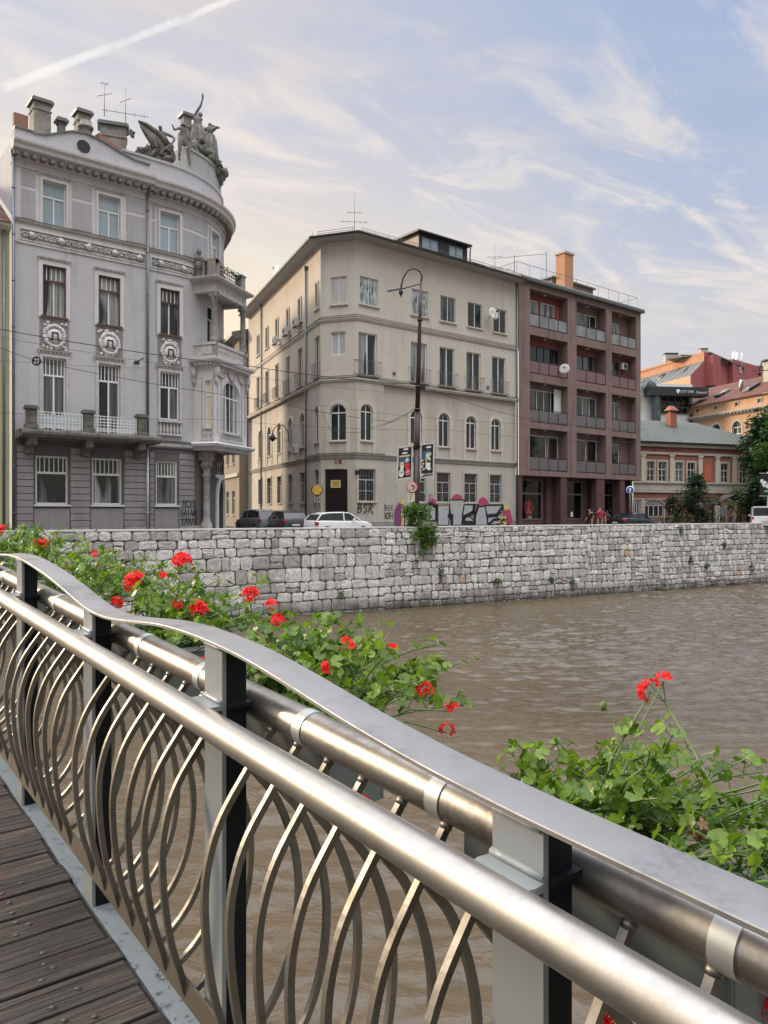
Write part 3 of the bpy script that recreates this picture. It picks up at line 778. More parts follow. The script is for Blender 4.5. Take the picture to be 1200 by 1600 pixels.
for tc in POST[1:8]:
    for dt in (-.288, .296):
        mb = MB(); e0_, e1_ = BR(1.03, tc+dt-.019, -.616), BR(1.03, tc+dt+.019, -.616); mb.tube([e0_, e1_], .0462, 36, caps=False)
        for e_, f_ in ((e0_, 1), (e1_, -1)): mb.tube([e_, e_+(e1_-e0_)*.0005*f_], [.0462, .0438], 36, caps=False)
        bbox(mb, 1.03, 1.105, tc+dt-.019, tc+dt+.019, -.664, -.659)
        o = mb.build('pipe_strap', M_['zinc'], rail)
# ---------------------------------------------------------------- flower boxes
def box_label(i): return ['grey flower box at the lower right edge of the bridge railing', 'grey flower box hung behind the nearest wide railing post', 'grey flower box hung behind the second nearest railing post', 'flower box behind the third railing post counted from the right',
    'flower box behind the leftmost railing post in view', 'flower box beyond the leftmost post, far along the railing', 'flower box last but one along the far end of the railing', 'flower box last along the far end of the railing'][i]
BOXT = []
for i, tc in enumerate(POST[1:9]):
    t0, t1 = tc-.24, tc+.33; BOXT.append((t0, t1))
    b = thing('flower_box', box_label(i), 'flower box', BR(1.2, (t0+t1)/2, -.87), 'flower boxes along the railing')
    mb = MB(); w = .010
    bbox(mb, 1.105, 1.105+w, t0, t1, -.87, -.662); bbox(mb, 1.30-w, 1.30, t0, t1, -.87, -.662)
    bbox(mb, 1.105+w, 1.30-w, t0, t0+w, -.87, -.662); bbox(mb, 1.105+w, 1.30-w, t1-w, t1, -.87, -.662); bbox(mb, 1.105+w, 1.30-w, t0+w, t1-w, -.87, -.86)
    mb.build('box', M_['boxpaint'], b, bevel=.003)
    mb = MB()
    bbox(mb, 1.099, 1.117, t0-.004, t1+.004, -.662, -.648); bbox(mb, 1.288, 1.306, t0-.004, t1+.004, -.662, -.648)
    bbox(mb, 1.117, 1.288, t0-.004, t0+.012, -.662, -.648); bbox(mb, 1.117, 1.288, t1-.012, t1+.004, -.662, -.648)
    mb.build('rim', M_['boxrim'], b)
    mb = MB(); n = 8; g0 = len(mb.v)
    for a in range(n+1):
        for c in range(4): mb.v.append(tuple(BR(1.116+.173*c/3, t0+.011+(t1-t0-.022)*a/n, -.685+.012*noise.noise((a*1.3, c*1.9, i)))))
    for a in range(n):
        for c in range(3): mb.face((g0+a*4+c, g0+a*4+c+1, g0+(a+1)*4+c+1, g0+(a+1)*4+c))
    mb.build('soil', M_['soil'], b)
# ---------------------------------------------------------------- leaves
def leaf_mat(name, c0, c1, trans=.35, rough=.45, spec=.4):
    m, nt, b = newmat(name); L = nt.links.new
    at_ = N(nt, 'ShaderNodeAttribute', attribute_name='tone'); sp = N(nt, 'ShaderNodeSeparateColor'); L(at_.outputs['Color'], sp.inputs[0])
    c = ramp(nt, sp.outputs[0], [(0, c0), (1, c1)]).outputs['Color']
    n = noise_node(nt, 60, 3, .6, coords(nt)); c = mixc(nt, 1.0, c, ramp(nt, n.outputs['Fac'], [(.3, (.75,)*3), (.7, (1.15,)*3)]).outputs['Color'], 'MULTIPLY')
    L(c, b.inputs['Base Color']); b.inputs['Roughness'].default_value = rough; b.inputs['Specular IOR Level'].default_value = spec
    tr = N(nt, 'ShaderNodeBsdfTranslucent'); L(mixc(nt, 1.0, c, (1.5, 1.6, .6), 'MULTIPLY'), tr.inputs['Color'])
    mx = N(nt, 'ShaderNodeMixShader'); mx.inputs[0].default_value = trans
    out = nt.nodes['Material Output']; L(b.outputs[0], mx.inputs[1]); L(tr.outputs[0], mx.inputs[2]); L(mx.outputs[0], out.inputs['Surface'])
    return m
def add_tones(o, tones, default=.5):
    ca = o.data.color_attributes.new('tone', 'FLOAT_COLOR', 'CORNER'); n = len(o.data.polygons); fv = [default]*n
    for a, b, v in tones:
        for i in range(a, min(b, n)): fv[i] = v
    buf = []
    for p in o.data.polygons: buf.extend([fv[p.index], fv[p.index], fv[p.index], 1.0]*p.loop_total)
    ca.data.foreach_set('color', buf)
def orient(nrm, spin):
    n = Vector(nrm).normalized(); a = n.orthogonal().normalized(); b = n.cross(a)
    c, s = math.cos(spin), math.sin(spin); return (a*c+b*s), (b*c-a*s), n
GERLEAF = []
for i in range(15):
    t = R(-150)+R(300)*i/14; r = 1.0*(1+.13*math.cos(t*7*.985+.2))*(1.0 if abs(t) < 2.3 else .86); GERLEAF.append((r*math.cos(t), r*math.sin(t)))
def ger_leaf(mb, c, nrm, spin, r):
    """round scalloped leaf, cupped, attached at its notch"""
    a, b, n = orient(nrm, spin); c = Vector(c); k = len(mb.v); mb.v.append(tuple(c-n*r*.10))
    for (x, y) in GERLEAF:
        fold = .22*(x*x+y*y)*.5+.10*math.sin(6*math.atan2(y, x)); mb.v.append(tuple(c+a*(x*r)+b*(y*r)+n*(fold*r)))
    mb.smooth = True
    for i in range(len(GERLEAF)-1): mb.face((k, k+1+i, k+2+i))
    mb.smooth = False
def oval_leaf(mb, c, d, nrm, L_, W):
    d = Vector(d).normalized(); n = Vector(nrm); n = (n-d*n.dot(d))
    n = n.normalized() if n.length > 1e-4 else d.orthogonal().normalized(); s = d.cross(n); c = Vector(c)
    k = mb.add([c, c+d*L_*.35+s*W*.5+n*W*.12, c+d*L_*.75+s*W*.34+n*W*.06, c+d*L_, c+d*L_*.75-s*W*.34+n*W*.06, c+d*L_*.35-s*W*.5+n*W*.12, c+d*L_*.55])
    for q in ((0, 1, 6), (1, 2, 6), (2, 3, 6), (3, 4, 6), (4, 5, 6), (5, 0, 6)): mb.face([k+i for i in q])
M_['ger'] = leaf_mat('geranium leaf', (.026, .075, .009), (.205, .32, .036), .34, .42)
M_['stemg'] = paint('green stem', (.075, .13, .03), .55, var=.25, scale=30)
M_['petal'] = leaf_mat('red petal', (.52, .006, .012), (.86, .030, .035), .30, .5, .2)
M_['drybloom'] = paint('dry bloom', (.20, .10, .055), .8, var=.4, scale=60)
M_['tree_a'] = leaf_mat('dark tree leaf', (.012, .036, .016), (.045, .090, .030), .22, .5)
M_['tree_b'] = leaf_mat('fresh tree leaf', (.035, .090, .020), (.115, .20, .040), .30, .5)
M_['vine'] = leaf_mat('bush leaf', (.035, .095, .018), (.16, .29, .05), .32, .45)
M_['bark'] = plaster('bark', (.085, .068, .05), .3, 5, .2, bump=.8)
def BRpx(X, Yp, s):
    a = (X-600)/F; t = s*(SX-a*SY)/(TY*a-TX); Y = SY*s+TY*t; return Vector((SX*s+TX*t, Y, EYE+(800-Yp)/F*Y)), t
def flower_head(mb, tones, c, r, rnd, nfl=16, axis=(0, 0, 1)):
    c = Vector(c); ax = Vector(axis).normalized()
    for i in range(nfl):
        d = Vector((rnd.gauss(0, 1), rnd.gauss(0, 1), rnd.gauss(0, 1))).normalized()
        if d.dot(ax) < -.25: d = d-ax*2*d.dot(ax)
        p = c+d*r*rnd.uniform(.75, 1.0); a, b, n = orient(d, rnd.uniform(0, 6.28)); n0 = len(mb.f); q = rnd.uniform(.011, .015)*max(.8, r/.03)
        for k in range(5):
            t = 2*math.pi*k/5+rnd.uniform(-.2, .2); t1, t2 = t-.52, t+.52
            e = a*math.cos(t)+b*math.sin(t); e1 = a*math.cos(t1)+b*math.sin(t1); e2 = a*math.cos(t2)+b*math.sin(t2); cup = rnd.uniform(.0, .5)
            k0 = mb.add([p, p+e1*q*.7+n*q*cup*.5, p+e*q*1.1+n*q*cup, p+e2*q*.7+n*q*cup*.5]); mb.face((k0, k0+1, k0+2)); mb.face((k0, k0+2, k0+3))
        tones.append((n0, len(mb.f), rnd.random()))
def geranium(i, label, nst, seed, span, hmax, flowers, out=.34, extra=(), dens=1.0, bias=0.0, clampn=.22, clampf=.25, tilt=0.0, lr=1.0):
    rnd = random.Random(seed); t0, t1 = BOXT[i]; tc = (t0+t1)/2
    g = thing('geranium', label, 'geranium', BR(1.2, tc, -.69), 'geraniums in the railing boxes')
    lf = MB(); tn = []; st = MB()
    def put(p, nrm, r):
        n0 = len(lf.f); ger_leaf(lf, p, nrm, rnd.uniform(0, 6.28), r); tn.append((n0, len(lf.f), min(1, max(0, rnd.gauss(.45, .25)))))
    for k in range(nst):
        s0, tt0 = rnd.uniform(1.125, 1.28), rnd.uniform(t0+.02, t1-.02)
        side = (s0-1.2)/.08
        h = rnd.uniform(.35, 1.0)*hmax*(1-tilt*(tt0-tc)/((t1-t0)/2))*(1-.35*abs((tt0-tc)/((t1-t0)/2))**2); ls = max(-.02, rnd.gauss(.35, .35)*out+side*.05); lt = rnd.gauss(bias, .40)*span+(tt0-tc)*.45; lt = max(t0-clampn-tt0, min(t1+clampf-tt0, lt))
        droop = rnd.random() < .2
        if droop: h *= .15; ls = rnd.uniform(.10, .22)
        pts = []
        for q in range(7):
            x = q/6; z = h*(x**.85)-(.06*x*x if ls > .2 else 0)-(.16*x*x if droop else 0)
            pts.append(BR(s0+ls*x**1.2, tt0+lt*x**1.2, -.685+z)+Vector((rnd.gauss(0, .006), rnd.gauss(0, .006), 0)))
        st.tube(pts, [.0032-.0016*q/6 for q in range(7)], 5)
        nl = int(rnd.randint(9, 14)*dens)
        for q in range(nl):
            x = rnd.uniform(.22, 1.0) if q else 1.0; j = min(5, int(x*6)); p = pts[j].lerp(pts[j+1], x*6-j)
            d = Vector((rnd.gauss(0, 1), rnd.gauss(0, 1), abs(rnd.gauss(.5, .5)))).normalized(); l = rnd.uniform(.02, .075)*(1.15-.5*x)
            e = p+d*l; 
            r = rnd.uniform(.013, .0255)*(1.1-.35*x)*lr
            st.tube([p, p.lerp(e, .5)+Vector((0, 0, .006)), e], .0013, 3, caps=False)
            put(e, Vector((d.x*.9, d.y*.9, .6+rnd.gauss(0, .35))), r)
    for (p, nrm, r) in extra: put(p, nrm, r)
    for f in flowers:
        X, Yp, s, r, nf = f[:5]; c, t = BRpx(X, Yp, s)
        down = Yp > 1200 and X > 900 and Yp > 1500
        root = BR(1.2, max(t0+.03, min(t1-.03, t)), -.69); mid = root.lerp(c, .6)+Vector((0, 0, .03 if not down else .06))
        st.tube([root, mid, c-Vector((0, 0, r*.3))], .0022, 5)
    o = lf.build('foliage', M_['ger'], g); add_tones(o, tn)
    st.build('stem', M_['stemg'], g)
    for f in flowers:
        X, Yp, s, r, nf = f[:5]; c, t = BRpx(X, Yp, s); fm = MB(); ft = []
        flower_head(fm, ft, c, r, rnd, nf, (f[5] if len(f) > 5 else (0, -.3, 1)))
        o = fm.build('flower_head', M_['petal'], g); add_tones(o, ft)
    return g
# (pixel x, pixel y, distance from railing axis s, radius, florets)
g0 = geranium(1, 'green geranium at the lower right with one tall red bloom on a long stalk', 84, 11, .34, .265,
         [(1015, 1079, 1.42, .023, 16, (-1, -.3, .2)), (1037, 1062, 1.43, .015, 9), (932, 1232, 1.24, .010, 4), (940, 1588, 1.25, .026, 12, (0, 0, -1)), (1199, 1578, 1.22, .022, 10)], out=.42, dens=1.35, bias=-.55, clampn=.5, clampf=-.02, tilt=.45, lr=.84)
ex = []
for (X, Yp, r) in ((148, 966, .020), (157, 953, .014), (162, 973, .026), (174, 985, .022), (181, 998, .024), (152, 981, .012), (168, 1000, .018)):
    p, t = BRpx(X, Yp, 1.0); ex.append((p, Vector((-.6, -.6, .6)), r))
geranium(2, 'leafy geranium in front of the brown water with ragged red blooms', 78, 12, .24, .30,
         [(541, 1010, 1.30, .026, 14), (512, 1045, 1.14, .020, 10), (613, 1013, 1.36, .012, 5), (662, 1077, 1.34, .024, 10), (706, 1108, 1.42, .018, 8), (697, 1141, 1.42, .022, 11), (318, 1036, 1.10, .020, 10), (571, 1249, 1.16, .008, 4)], out=.50, dens=1.35, bias=-.04, clampn=.16)
geranium(3, 'geranium with the two largest round red flower balls, against the stone wall', 66, 13, .36, .31,
         [(213, 911, 1.22, .048, 44), (285, 879, 1.32, .042, 34, (0, 0, 1)), (310, 955, 1.26, .038, 30), (273, 946, 1.20, .026, 16), (391, 930, 1.45, .034, 20), (424, 946, 1.46, .026, 14), (433, 971, 1.46, .028, 16), (255, 899, 1.25, .014, 8)], out=.46, extra=ex, dens=1.15, bias=-.1)
geranium(4, 'geranium above the leftmost dip of the cap strip, small scattered red blooms', 60, 14, .34, .33,
         [(147, 866, 1.30, .020, 10), (184, 943, 1.10, .030, 16), (155, 884, 1.32, .016, 8), (105, 886, 1.24, .014, 7)], out=.44, bias=-.05)
geranium(5, 'geranium at the left edge with one bright round red bloom', 60, 15, .36, .36, [(63, 853, 1.28, .050, 36)], out=.44)
geranium(6, 'geranium at the far left end of the row with a red bloom tip', 48, 16, .36, .38, [(4, 829, 1.28, .04, 20)], out=.4)
geranium(7, 'geranium beyond the left edge, last of the row', 40, 17, .36, .38, [], out=.4)
# a tall bare stalk and a spent brown bloom on the nearest plant
mb = MB(); p1, _ = BRpx(1040, 1098, 1.43); p0 = BR(1.24, .62, -.66); mb.tube([p0, p0.lerp(p1, .55)+Vector((.02, 0, .0)), p1], .0022, 6)
for q in ((1014, 1080), (1036, 1065), (1010, 1062)): mb.tube([p1, BRpx(q[0], q[1], 1.42)[0]], .0012, 4)
mb.tube([BR(1.3, .85, -.66), BRpx(958, 1130, 1.40)[0], BRpx(944, 1100, 1.40)[0]], .002, 5); mb.build('stalk', M_['stemg'], g0)
mb = MB(); c, _ = BRpx(1092, 1292, 1.22); mb2 = MB()
ft = []; flower_head(mb, ft, c, .022, random.Random(9), 12, (0, -.5, -.6))
c2, _ = BRpx(943, 1103, 1.40); mb2.blob(c2, (.008, .008, .011), None, .3, 7, 3); mb.build("dry_bloom", M_["drybloom"], g0); mb2.build("bud", M_["stemg"], g0)

# ---------------------------------------------------------------- quay wall
def stone_mat():
    m, nt, b = newmat('limestone blocks'); L = nt.links.new; v = coords(nt)
    at_ = N(nt, 'ShaderNodeAttribute', attribute_name='tone')
    n = noise_node(nt, 4.5, 8, .74, v); n2 = noise_node(nt, 18, 6, .75, v)
    c = ramp(nt, n.outputs['Fac'], [(.28, (.19, .187, .18)), (.40, (.54, .53, .51)), (.64, (.80, .79, .76))]).outputs['Color']
    c = mixc(nt, 1.0, c, ramp(nt, n2.outputs['Fac'], [(.30, (.52,)*3), (.52, (1.05,)*3)]).outputs['Color'], 'MULTIPLY')
    c = mixc(nt, 1.0, c, at_.outputs['Color'], 'MULTIPLY')
    sp = N(nt, 'ShaderNodeSeparateXYZ'); t = N(nt, 'ShaderNodeTexCoord'); L(t.outputs['Object'], sp.inputs[0])
    w = N(nt, 'ShaderNodeMapRange', interpolation_type='SMOOTHSTEP'); L(sp.outputs['Z'], w.inputs['Value']); w.inputs['From Min'].default_value = ZW+.95; w.inputs['From Max'].default_value = ZW+.05
    wn = noise_node(nt, 1.3, 5, .7, v); k = N(nt, 'ShaderNodeMath', operation='MULTIPLY'); L(w.outputs[0], k.inputs[0]); L(wn.outputs['Fac'], k.inputs[1])
    k2 = N(nt, 'ShaderNodeMath', operation='MULTIPLY', use_clamp=True); L(k.outputs[0], k2.inputs[0]); k2.inputs[1].default_value = 1.5
    c = mixc(nt, k2.outputs[0], c, (.045, .04, .028))
    sn = noise_node(nt, 1.0, 5, .7, coords(nt, (.9, .9, .12))); sk = ramp(nt, sn.outputs['Fac'], [(.56, (0, 0, 0)), (.72, (.55,)*3)]).outputs['Color']
    c = mixc(nt, sk, c, (.075, .08, .065))
    L(c, b.inputs['Base Color']); b.inputs['Roughness'].default_value = .88
    bp = N(nt, 'ShaderNodeBump'); bp.inputs['Strength'].default_value = .9; bp.inputs['Distance'].default_value = .05
    ad = N(nt, 'ShaderNodeMath', operation='ADD'); L(n.outputs['Fac'], ad.inputs[0]); L(n2.outputs['Fac'], ad.inputs[1]); L(ad.outputs[0], bp.inputs['Height']); L(bp.outputs['Normal'], b.inputs['Normal']); return m
M_['limestone'] = stone_mat(); M_['mortar'] = plaster('old mortar', (.115, .112, .108), .35, 2.5, .4, bump=.6)
M_['capstone'] = plaster('pale coping', (.62, .61, .60), .15, 3, .2, bump=.3)
qw = thing('quay_wall', 'long wall of pale rough stone blocks along the brown river', 'stone wall', WP.P(55, ZW, 0))
mb = MB(); slab(mb, WP, 0, 145, ZW-2, .52, -.70, 0); mb.build('core', M_['mortar'], qw)
mb = MB()
u = 0.0; rnd = random.Random(5)
while u < 145:
    l = rnd.uniform(1.4, 2.2); slab(mb, WP, u, min(145, u+l-.012), .521, .60+rnd.uniform(-.004, .004), -.74, .055); u += l
mb.build('coping', M_['capstone'], qw)
mb = MB(); tn = []
def course_z(j, n, u):
    z = -4.5+(.52+4.5)*(j/NB_)
    if 0 < j < NB_: z += .10*noise.noise((u*.13, j*2.7, 4.1))+.045*noise.noise((u*.7, j*3.9, 1.3))
    return z
def lay(ua, ub, n, wmin, wmax, hvar):
    for j in range(n):
        # courses of unequal height
        u = ua+rnd.uniform(-.1, .1)
        while u < ub:
            w = rnd.uniform(wmin, wmax)*(1.25 if rnd.random() < .15 else 1)*(.62 if rnd.random() < .18 else 1)
            g = rnd.uniform(.010, .024); a0, a1 = u+g, min(u+w, ub+.05)-g
            if a1-a0 > .08:
                parts = [(0, 1)] if rnd.random() > .07 else [(0, .5), (.5, 1)]
                for (q0, q1) in parts:
                    def zz(uu, q): return course_z(hj[j]+(hj[j+1]-hj[j])*q, n, uu)
                    g2 = rnd.uniform(.008, .022); jt = lambda k=.034: rnd.uniform(-k, k)
                    zb0, zb1, zt0, zt1 = zz(a0, q0)+g2, zz(a1, q0)+g2, zz(a0, q1)-g2, zz(a1, q1)-g2
                    h = min(zt0-zb0, zt1-zb1); c = min(.10, h*.25, (a1-a0)*.2)
                    out = [(a0+c*rnd.uniform(.4, 1.3), zb0+jt()), ((a0+a1)/2, (zb0+zb1)/2+jt()), (a1-c*rnd.uniform(.4, 1.3), zb1+jt()), (a1+jt(), zb1+c*rnd.uniform(.4, 1.3)), (a1+jt(), zt1-c*rnd.uniform(.4, 1.3)), (a1-c*rnd.uniform(.4, 1.3), zt1+jt()), ((a0+a1)/2+jt(), (zt0+zt1)/2+jt()), (a0+c*rnd.uniform(.4, 1.3), zt0+jt()), (a0+jt(), zt0-c*rnd.uniform(.4, 1.3)), (a0+jt(), zb0+c*rnd.uniform(.4, 1.3))]
                    cu, cz = (a0+a1)/2, (zb0+zb1+zt0+zt1)/4; pr = rnd.uniform(.035, .085); n0 = len(mb.f); m = len(out)
                    b0 = mb.add([WP.P(x, y, .002) for x, y in out]+[WP.P(cu+(x-cu)*.955, cz+(y-cz)*.94, pr*.85) for x, y in out]+[WP.P(cu+(x-cu)*.66+jt(.02), cz+(y-cz)*.6+jt(.02), pr+rnd.uniform(-.012, .018)) for x, y in out]+[WP.P(cu+jt(.03), cz+jt(.02), pr+rnd.uniform(-.01, .02))])
                    for r_ in (0, 1):
                        for i in range(m): mb.face((b0+r_*m+i, b0+r_*m+(i+1) % m, b0+(r_+1)*m+(i+1) % m, b0+(r_+1)*m+i))
                    for i in range(m): mb.face((b0+2*m+i, b0+2*m+(i+1) % m, b0+3*m))
                    tn.append((n0, len(mb.f), rnd.choice((.62, .8, .95, 1.0, 1.08, 1.15)) if rnd.random() > .004 else -1))
            u += w
hj = [0, 1.05, 2.1, 3.0, 4.1, 5.3, 6.2, 7.1, 8.05, 8.7, 9]
NB_ = 9
def run(ua, ub, bounds, wmin, wmax):
    global hj, NB_
    hj = bounds; NB_ = bounds[-1]; lay(ua, ub, len(bounds)-1, wmin, wmax, 0)
run(20, 51.2, [0, 1.0, 2.05, 3.0, 3.85, 5.25, 6.5, 7.3, 8.15, 9.0][:10], .50, 1.0)
run(51.2, 66.5, [0, .95, 1.75, 2.75, 3.6, 4.9, 5.75, 6.8, 7.6, 8.9, 9.7, 10.4, 11.0], .38, .78)
run(66.5, 73.5, [0, 1, 2, 3, 4.1, 5, 6, 7, 8, 9, 10, 11, 12], .34, .62)
run(73.5, 112, [0, 1.1, 2, 3, 3.9, 5, 6, 7.1, 8, 9, 10, 11.1, 12, 13], .34, .66)
for f in range(len(mb.sm)): mb.sm[f] = False
o = mb.build('stone_facing', [M_['limestone']], qw)
ca = o.data.color_attributes.new('tone', 'FLOAT_COLOR', 'CORNER'); cols = [(1, 1, 1)]*len(o.data.polygons)
for a, b, v in tn:
    c = (v, v, v) if v > 0 else (.85, .62, .48)
    for i in range(a, b): cols[i] = c
buf = []
for p in o.data.polygons: buf.extend([*cols[p.index], 1.0]*p.loop_total)
ca.data.foreach_set('color', buf)

# ---------------------------------------------------------------- generic foliage
def leafy(mb, tn, c, rad, n, size, rnd, flat=.0):
    """leaf sprays through an uneven volume round c"""
    c = Vector(c); rx, ry, rz = rad
    for i in range(n):
        d = Vector((rnd.gauss(0, 1), rnd.gauss(0, 1), rnd.gauss(0, 1))).normalized(); k = rnd.random()**.45
        p = c+Vector((d.x*rx*k, d.y*ry*k, d.z*rz*k)); n0 = len(mb.f); l = size*rnd.uniform(.6, 1.35)
        dd = Vector((d.x+rnd.gauss(0, .6), d.y+rnd.gauss(0, .6), d.z*.5-.25+rnd.gauss(0, .4)))
        oval_leaf(mb, p, dd, Vector((rnd.gauss(0, .5), rnd.gauss(0, .5), 1)), l, l*.55); tn.append((n0, len(mb.f), min(1, max(0, rnd.gauss(.45, .28)))))
def tree(name, label, base, h, crown, mat, seed, nclump, leaves, size, cat='tree', group=None, trunk_r=.14, low=.35, gap=1.0):
    """trunk with limbs reaching into leaf clumps scattered unevenly"""
    rnd = random.Random(seed); base = Vector(base); tr = thing(name, label, cat, base, group)
    tk = MB(); tk.smooth = True; lf = MB(); tn = []
    top = base+Vector((rnd.gauss(0, .2), rnd.gauss(0, .2), h*.78)); mid = base.lerp(top, .5)+Vector((rnd.gauss(0, .1), rnd.gauss(0, .1), 0))
    tk.tube([base, base.lerp(mid, .5), mid, top], [trunk_r*1.3, trunk_r, trunk_r*.75, trunk_r*.2], 8)
    cr = Vector(crown)
    for i in range(nclump):
        a = rnd.uniform(0, 6.28); z = low+(1-low)*((i+.5)/nclump); prof = math.sin(math.pi*min(1, max(.12, (z-low)/(1-low)*.85+.13)))
        rr = rnd.uniform(.25, 1.0)*prof; p = base+Vector((math.cos(a)*cr.x*rr, math.sin(a)*cr.y*rr, h*z*.97))
        q = base.lerp(top, min(1, z*.8)); tk.tube([q, q.lerp(p, .5)+Vector((0, 0, .1*rnd.random())), p], [trunk_r*.35, trunk_r*.22, trunk_r*.06], 5)
        cs = rnd.uniform(.6, 1.25)*gap; leafy(lf, tn, p, (cr.x*.36*cs, cr.y*.36*cs, h*.12*cs), leaves, size, rnd)
    tk.build('trunk', M_['bark'], tr); o = lf.build('crown', mat, tr); add_tones(o, tn); return tr
# the bush hanging over the wall by the lamp post
rnd = random.Random(21); u0, z0 = WP.px(655, 818)
bz = thing('bush', 'bright green bush hanging over the quay wall at the lamp post', 'bush', WP.P(u0, .6, -.1))
lf = MB(); tn = []; tk = MB()
for (X, Yp, rr, n) in ((650, 797, .50, 190), (640, 803, .42, 120), (664, 806, .45, 130), (652, 815, .5, 150), (660, 832, .44, 150), (668, 826, .40, 110), (648, 836, .34, 80), (662, 850, .34, 90), (672, 846, .28, 60), (656, 862, .18, 25), (676, 838, .25, 40), (636, 793, .25, 40), (668, 793, .28, 50)):
    uu, zz = WP.px(X, Yp); off = .25 if Yp > 822 else -.1
    c = WP.P(uu, zz, off); leafy(lf, tn, c, (rr, .3, rr*.8), int(n*1.9), .16, rnd); r0 = Vector(WP.P(u0, .5, .02)); tk.tube([r0, r0.lerp(Vector(c), .5)+Vector((0, -.05, .1)), c], [.03, .02, .006], 5)
tk.build('stem', M_['bark'], bz); o = lf.build('foliage', M_['vine'], bz); add_tones(o, tn)
# tufts growing out of the joints of the wall
lab = ['round grassy tuft low on the wall below the shop windows', 'dark weed streak under the bush at the lamp post', 'small weed near the waterline left of the grassy tuft', 'hanging weed in the middle of the wall below the first shop column', 'weed cluster high on the wall below the black car',
       'tall hanging weed right of the change in the stonework', 'weed at mid height near the right end of the wall', 'weed at the right edge of the wall, low', 'pale weed in the joint left of the lamp post bush', 'short weed just under the coping at the right']
for i, (X, Yp, w, h) in enumerate(((775, 912, .55, .45), (688, 893, .22, .9), (860, 905, .2, .35), (893, 908, .18, .5), (1063, 828, .25, .5), (1078, 874, .28, .6), (1102, 884, .22, .5), (1172, 884, .35, .5), (533, 925, .2, .35), (1130, 850, .2, .35))):
    rnd = random.Random(40+i); uu, zz = WP.px(X, Yp); c = Vector(WP.P(uu, zz, .06)); t = thing('wall_weed', lab[i], 'weed', c, 'weeds growing out of the quay wall')
    lf = MB(); tn = []
    for k in range(90 if i == 0 else 55):
        p = c+Vector((rnd.gauss(0, w*.3), -.06+rnd.gauss(0, .05), rnd.gauss(0, h*.32))); n0 = len(lf.f)
        oval_leaf(lf, p, (rnd.gauss(0, .6), -.5+rnd.gauss(0, .3), .5 if i == 0 else -.8), (0, -1, .3), rnd.uniform(.12, .28), .045); tn.append((n0, len(lf.f), rnd.random()*.6))
    o = lf.build('foliage', M_['tree_b'] if i in (0, 8) else M_['tree_a'], t); add_tones(o, tn)
# ---------------------------------------------------------------- corner palace on the left
ANG = math.atan2(.625, .781)
PA = Path(-19.33, 40.0, ANG).line(8.32).arc(6.1, R(74.1), 16).line(18)
RISE = .18                                  # the left part stands a little proud
A = thing('corner_palace', 'lilac grey corner palace with stone statues on its rounded roof corner', 'building', PA.P(4, 0, 0))
US = PA.px(231, 500)[0]                     # joint between the proud part and the rounded part
def uA(x): return PA.px(x, 500)[0]
ZC0, ZC1 = 20.1, 20.95
Z1T, Z1B, Z2T, Z2B, Z3T, Z3B, Z4T, Z4B = 19.1, 16.75, 14.6, 11.9, 9.7, 6.9, 4.45, 1.85
cols = [(uA(65), uA(101.5)), (uA(152), uA(186)), (uA(250), uA(280))]
row1 = [(a, b, Z1B, Z1T) for a, b in cols]; row2 = [(a, b, Z2B, Z2T) for a, b in cols]
row3 = [(a, b, 5.75 if i < 2 else Z3B, Z3T) for i, (a, b) in enumerate(cols)]
row4 = [(uA(54), uA(105), Z4B, Z4T), (uA(142), uA(189), Z4B, Z4T), (uA(243.5), uA(277), Z4B, Z4T)]
w1d = (uA(329), uA(341), Z1B, Z1T)
uL = uA(324); w2d = (uL, uL+1.0, 11.9, 14.3)
door = (uA(339), uA(339)+1.55, .15, 3.55, 1.7, .45)
over = (door[0]+.05, door[1]-.05, 3.95, 4.6)
UE = PA.u
def in1(h): return h[0] < US
mb = MB(); mb.cur = 0
wall(mb, PA, 0, US, 5.3, 15.55, [h for h in row2+row3 if in1(h)], .28, RISE)
wall(mb, PA, US, UE, 5.3, 15.55, [h for h in row2+row3 if not in1(h)]+[w2d], .28, 0)
mb.cur = 1
wall(mb, PA, 0, US, 15.55, 20.5, [h for h in row1 if in1(h)], .28, RISE)
wall(mb, PA, US, UE, 15.55, 20.5, [h for h in row1 if not in1(h)]+[w1d], .28, 0)
mb.cur = 2
wall(mb, PA, 0, US, -.2, 5.3, [h for h in row4 if in1(h)], .3, RISE)
wall(mb, PA, US, UE, -.2, 5.3, [h for h in row4 if not in1(h)]+[door, over], .3, 0)
mb.cur = 0
slab(mb, PA, US-.01, US, -.2, 20.5, 0, RISE)
mb.poly([PA.P(0, -.2, RISE), PA.P(0, 20.9, RISE), PA.P(0, 20.9, -12), PA.P(0, -.2, -12)])
mb.build('wall', [M_['lilac'], M_['lilac_pale'], M_['mauve_dark']], A)
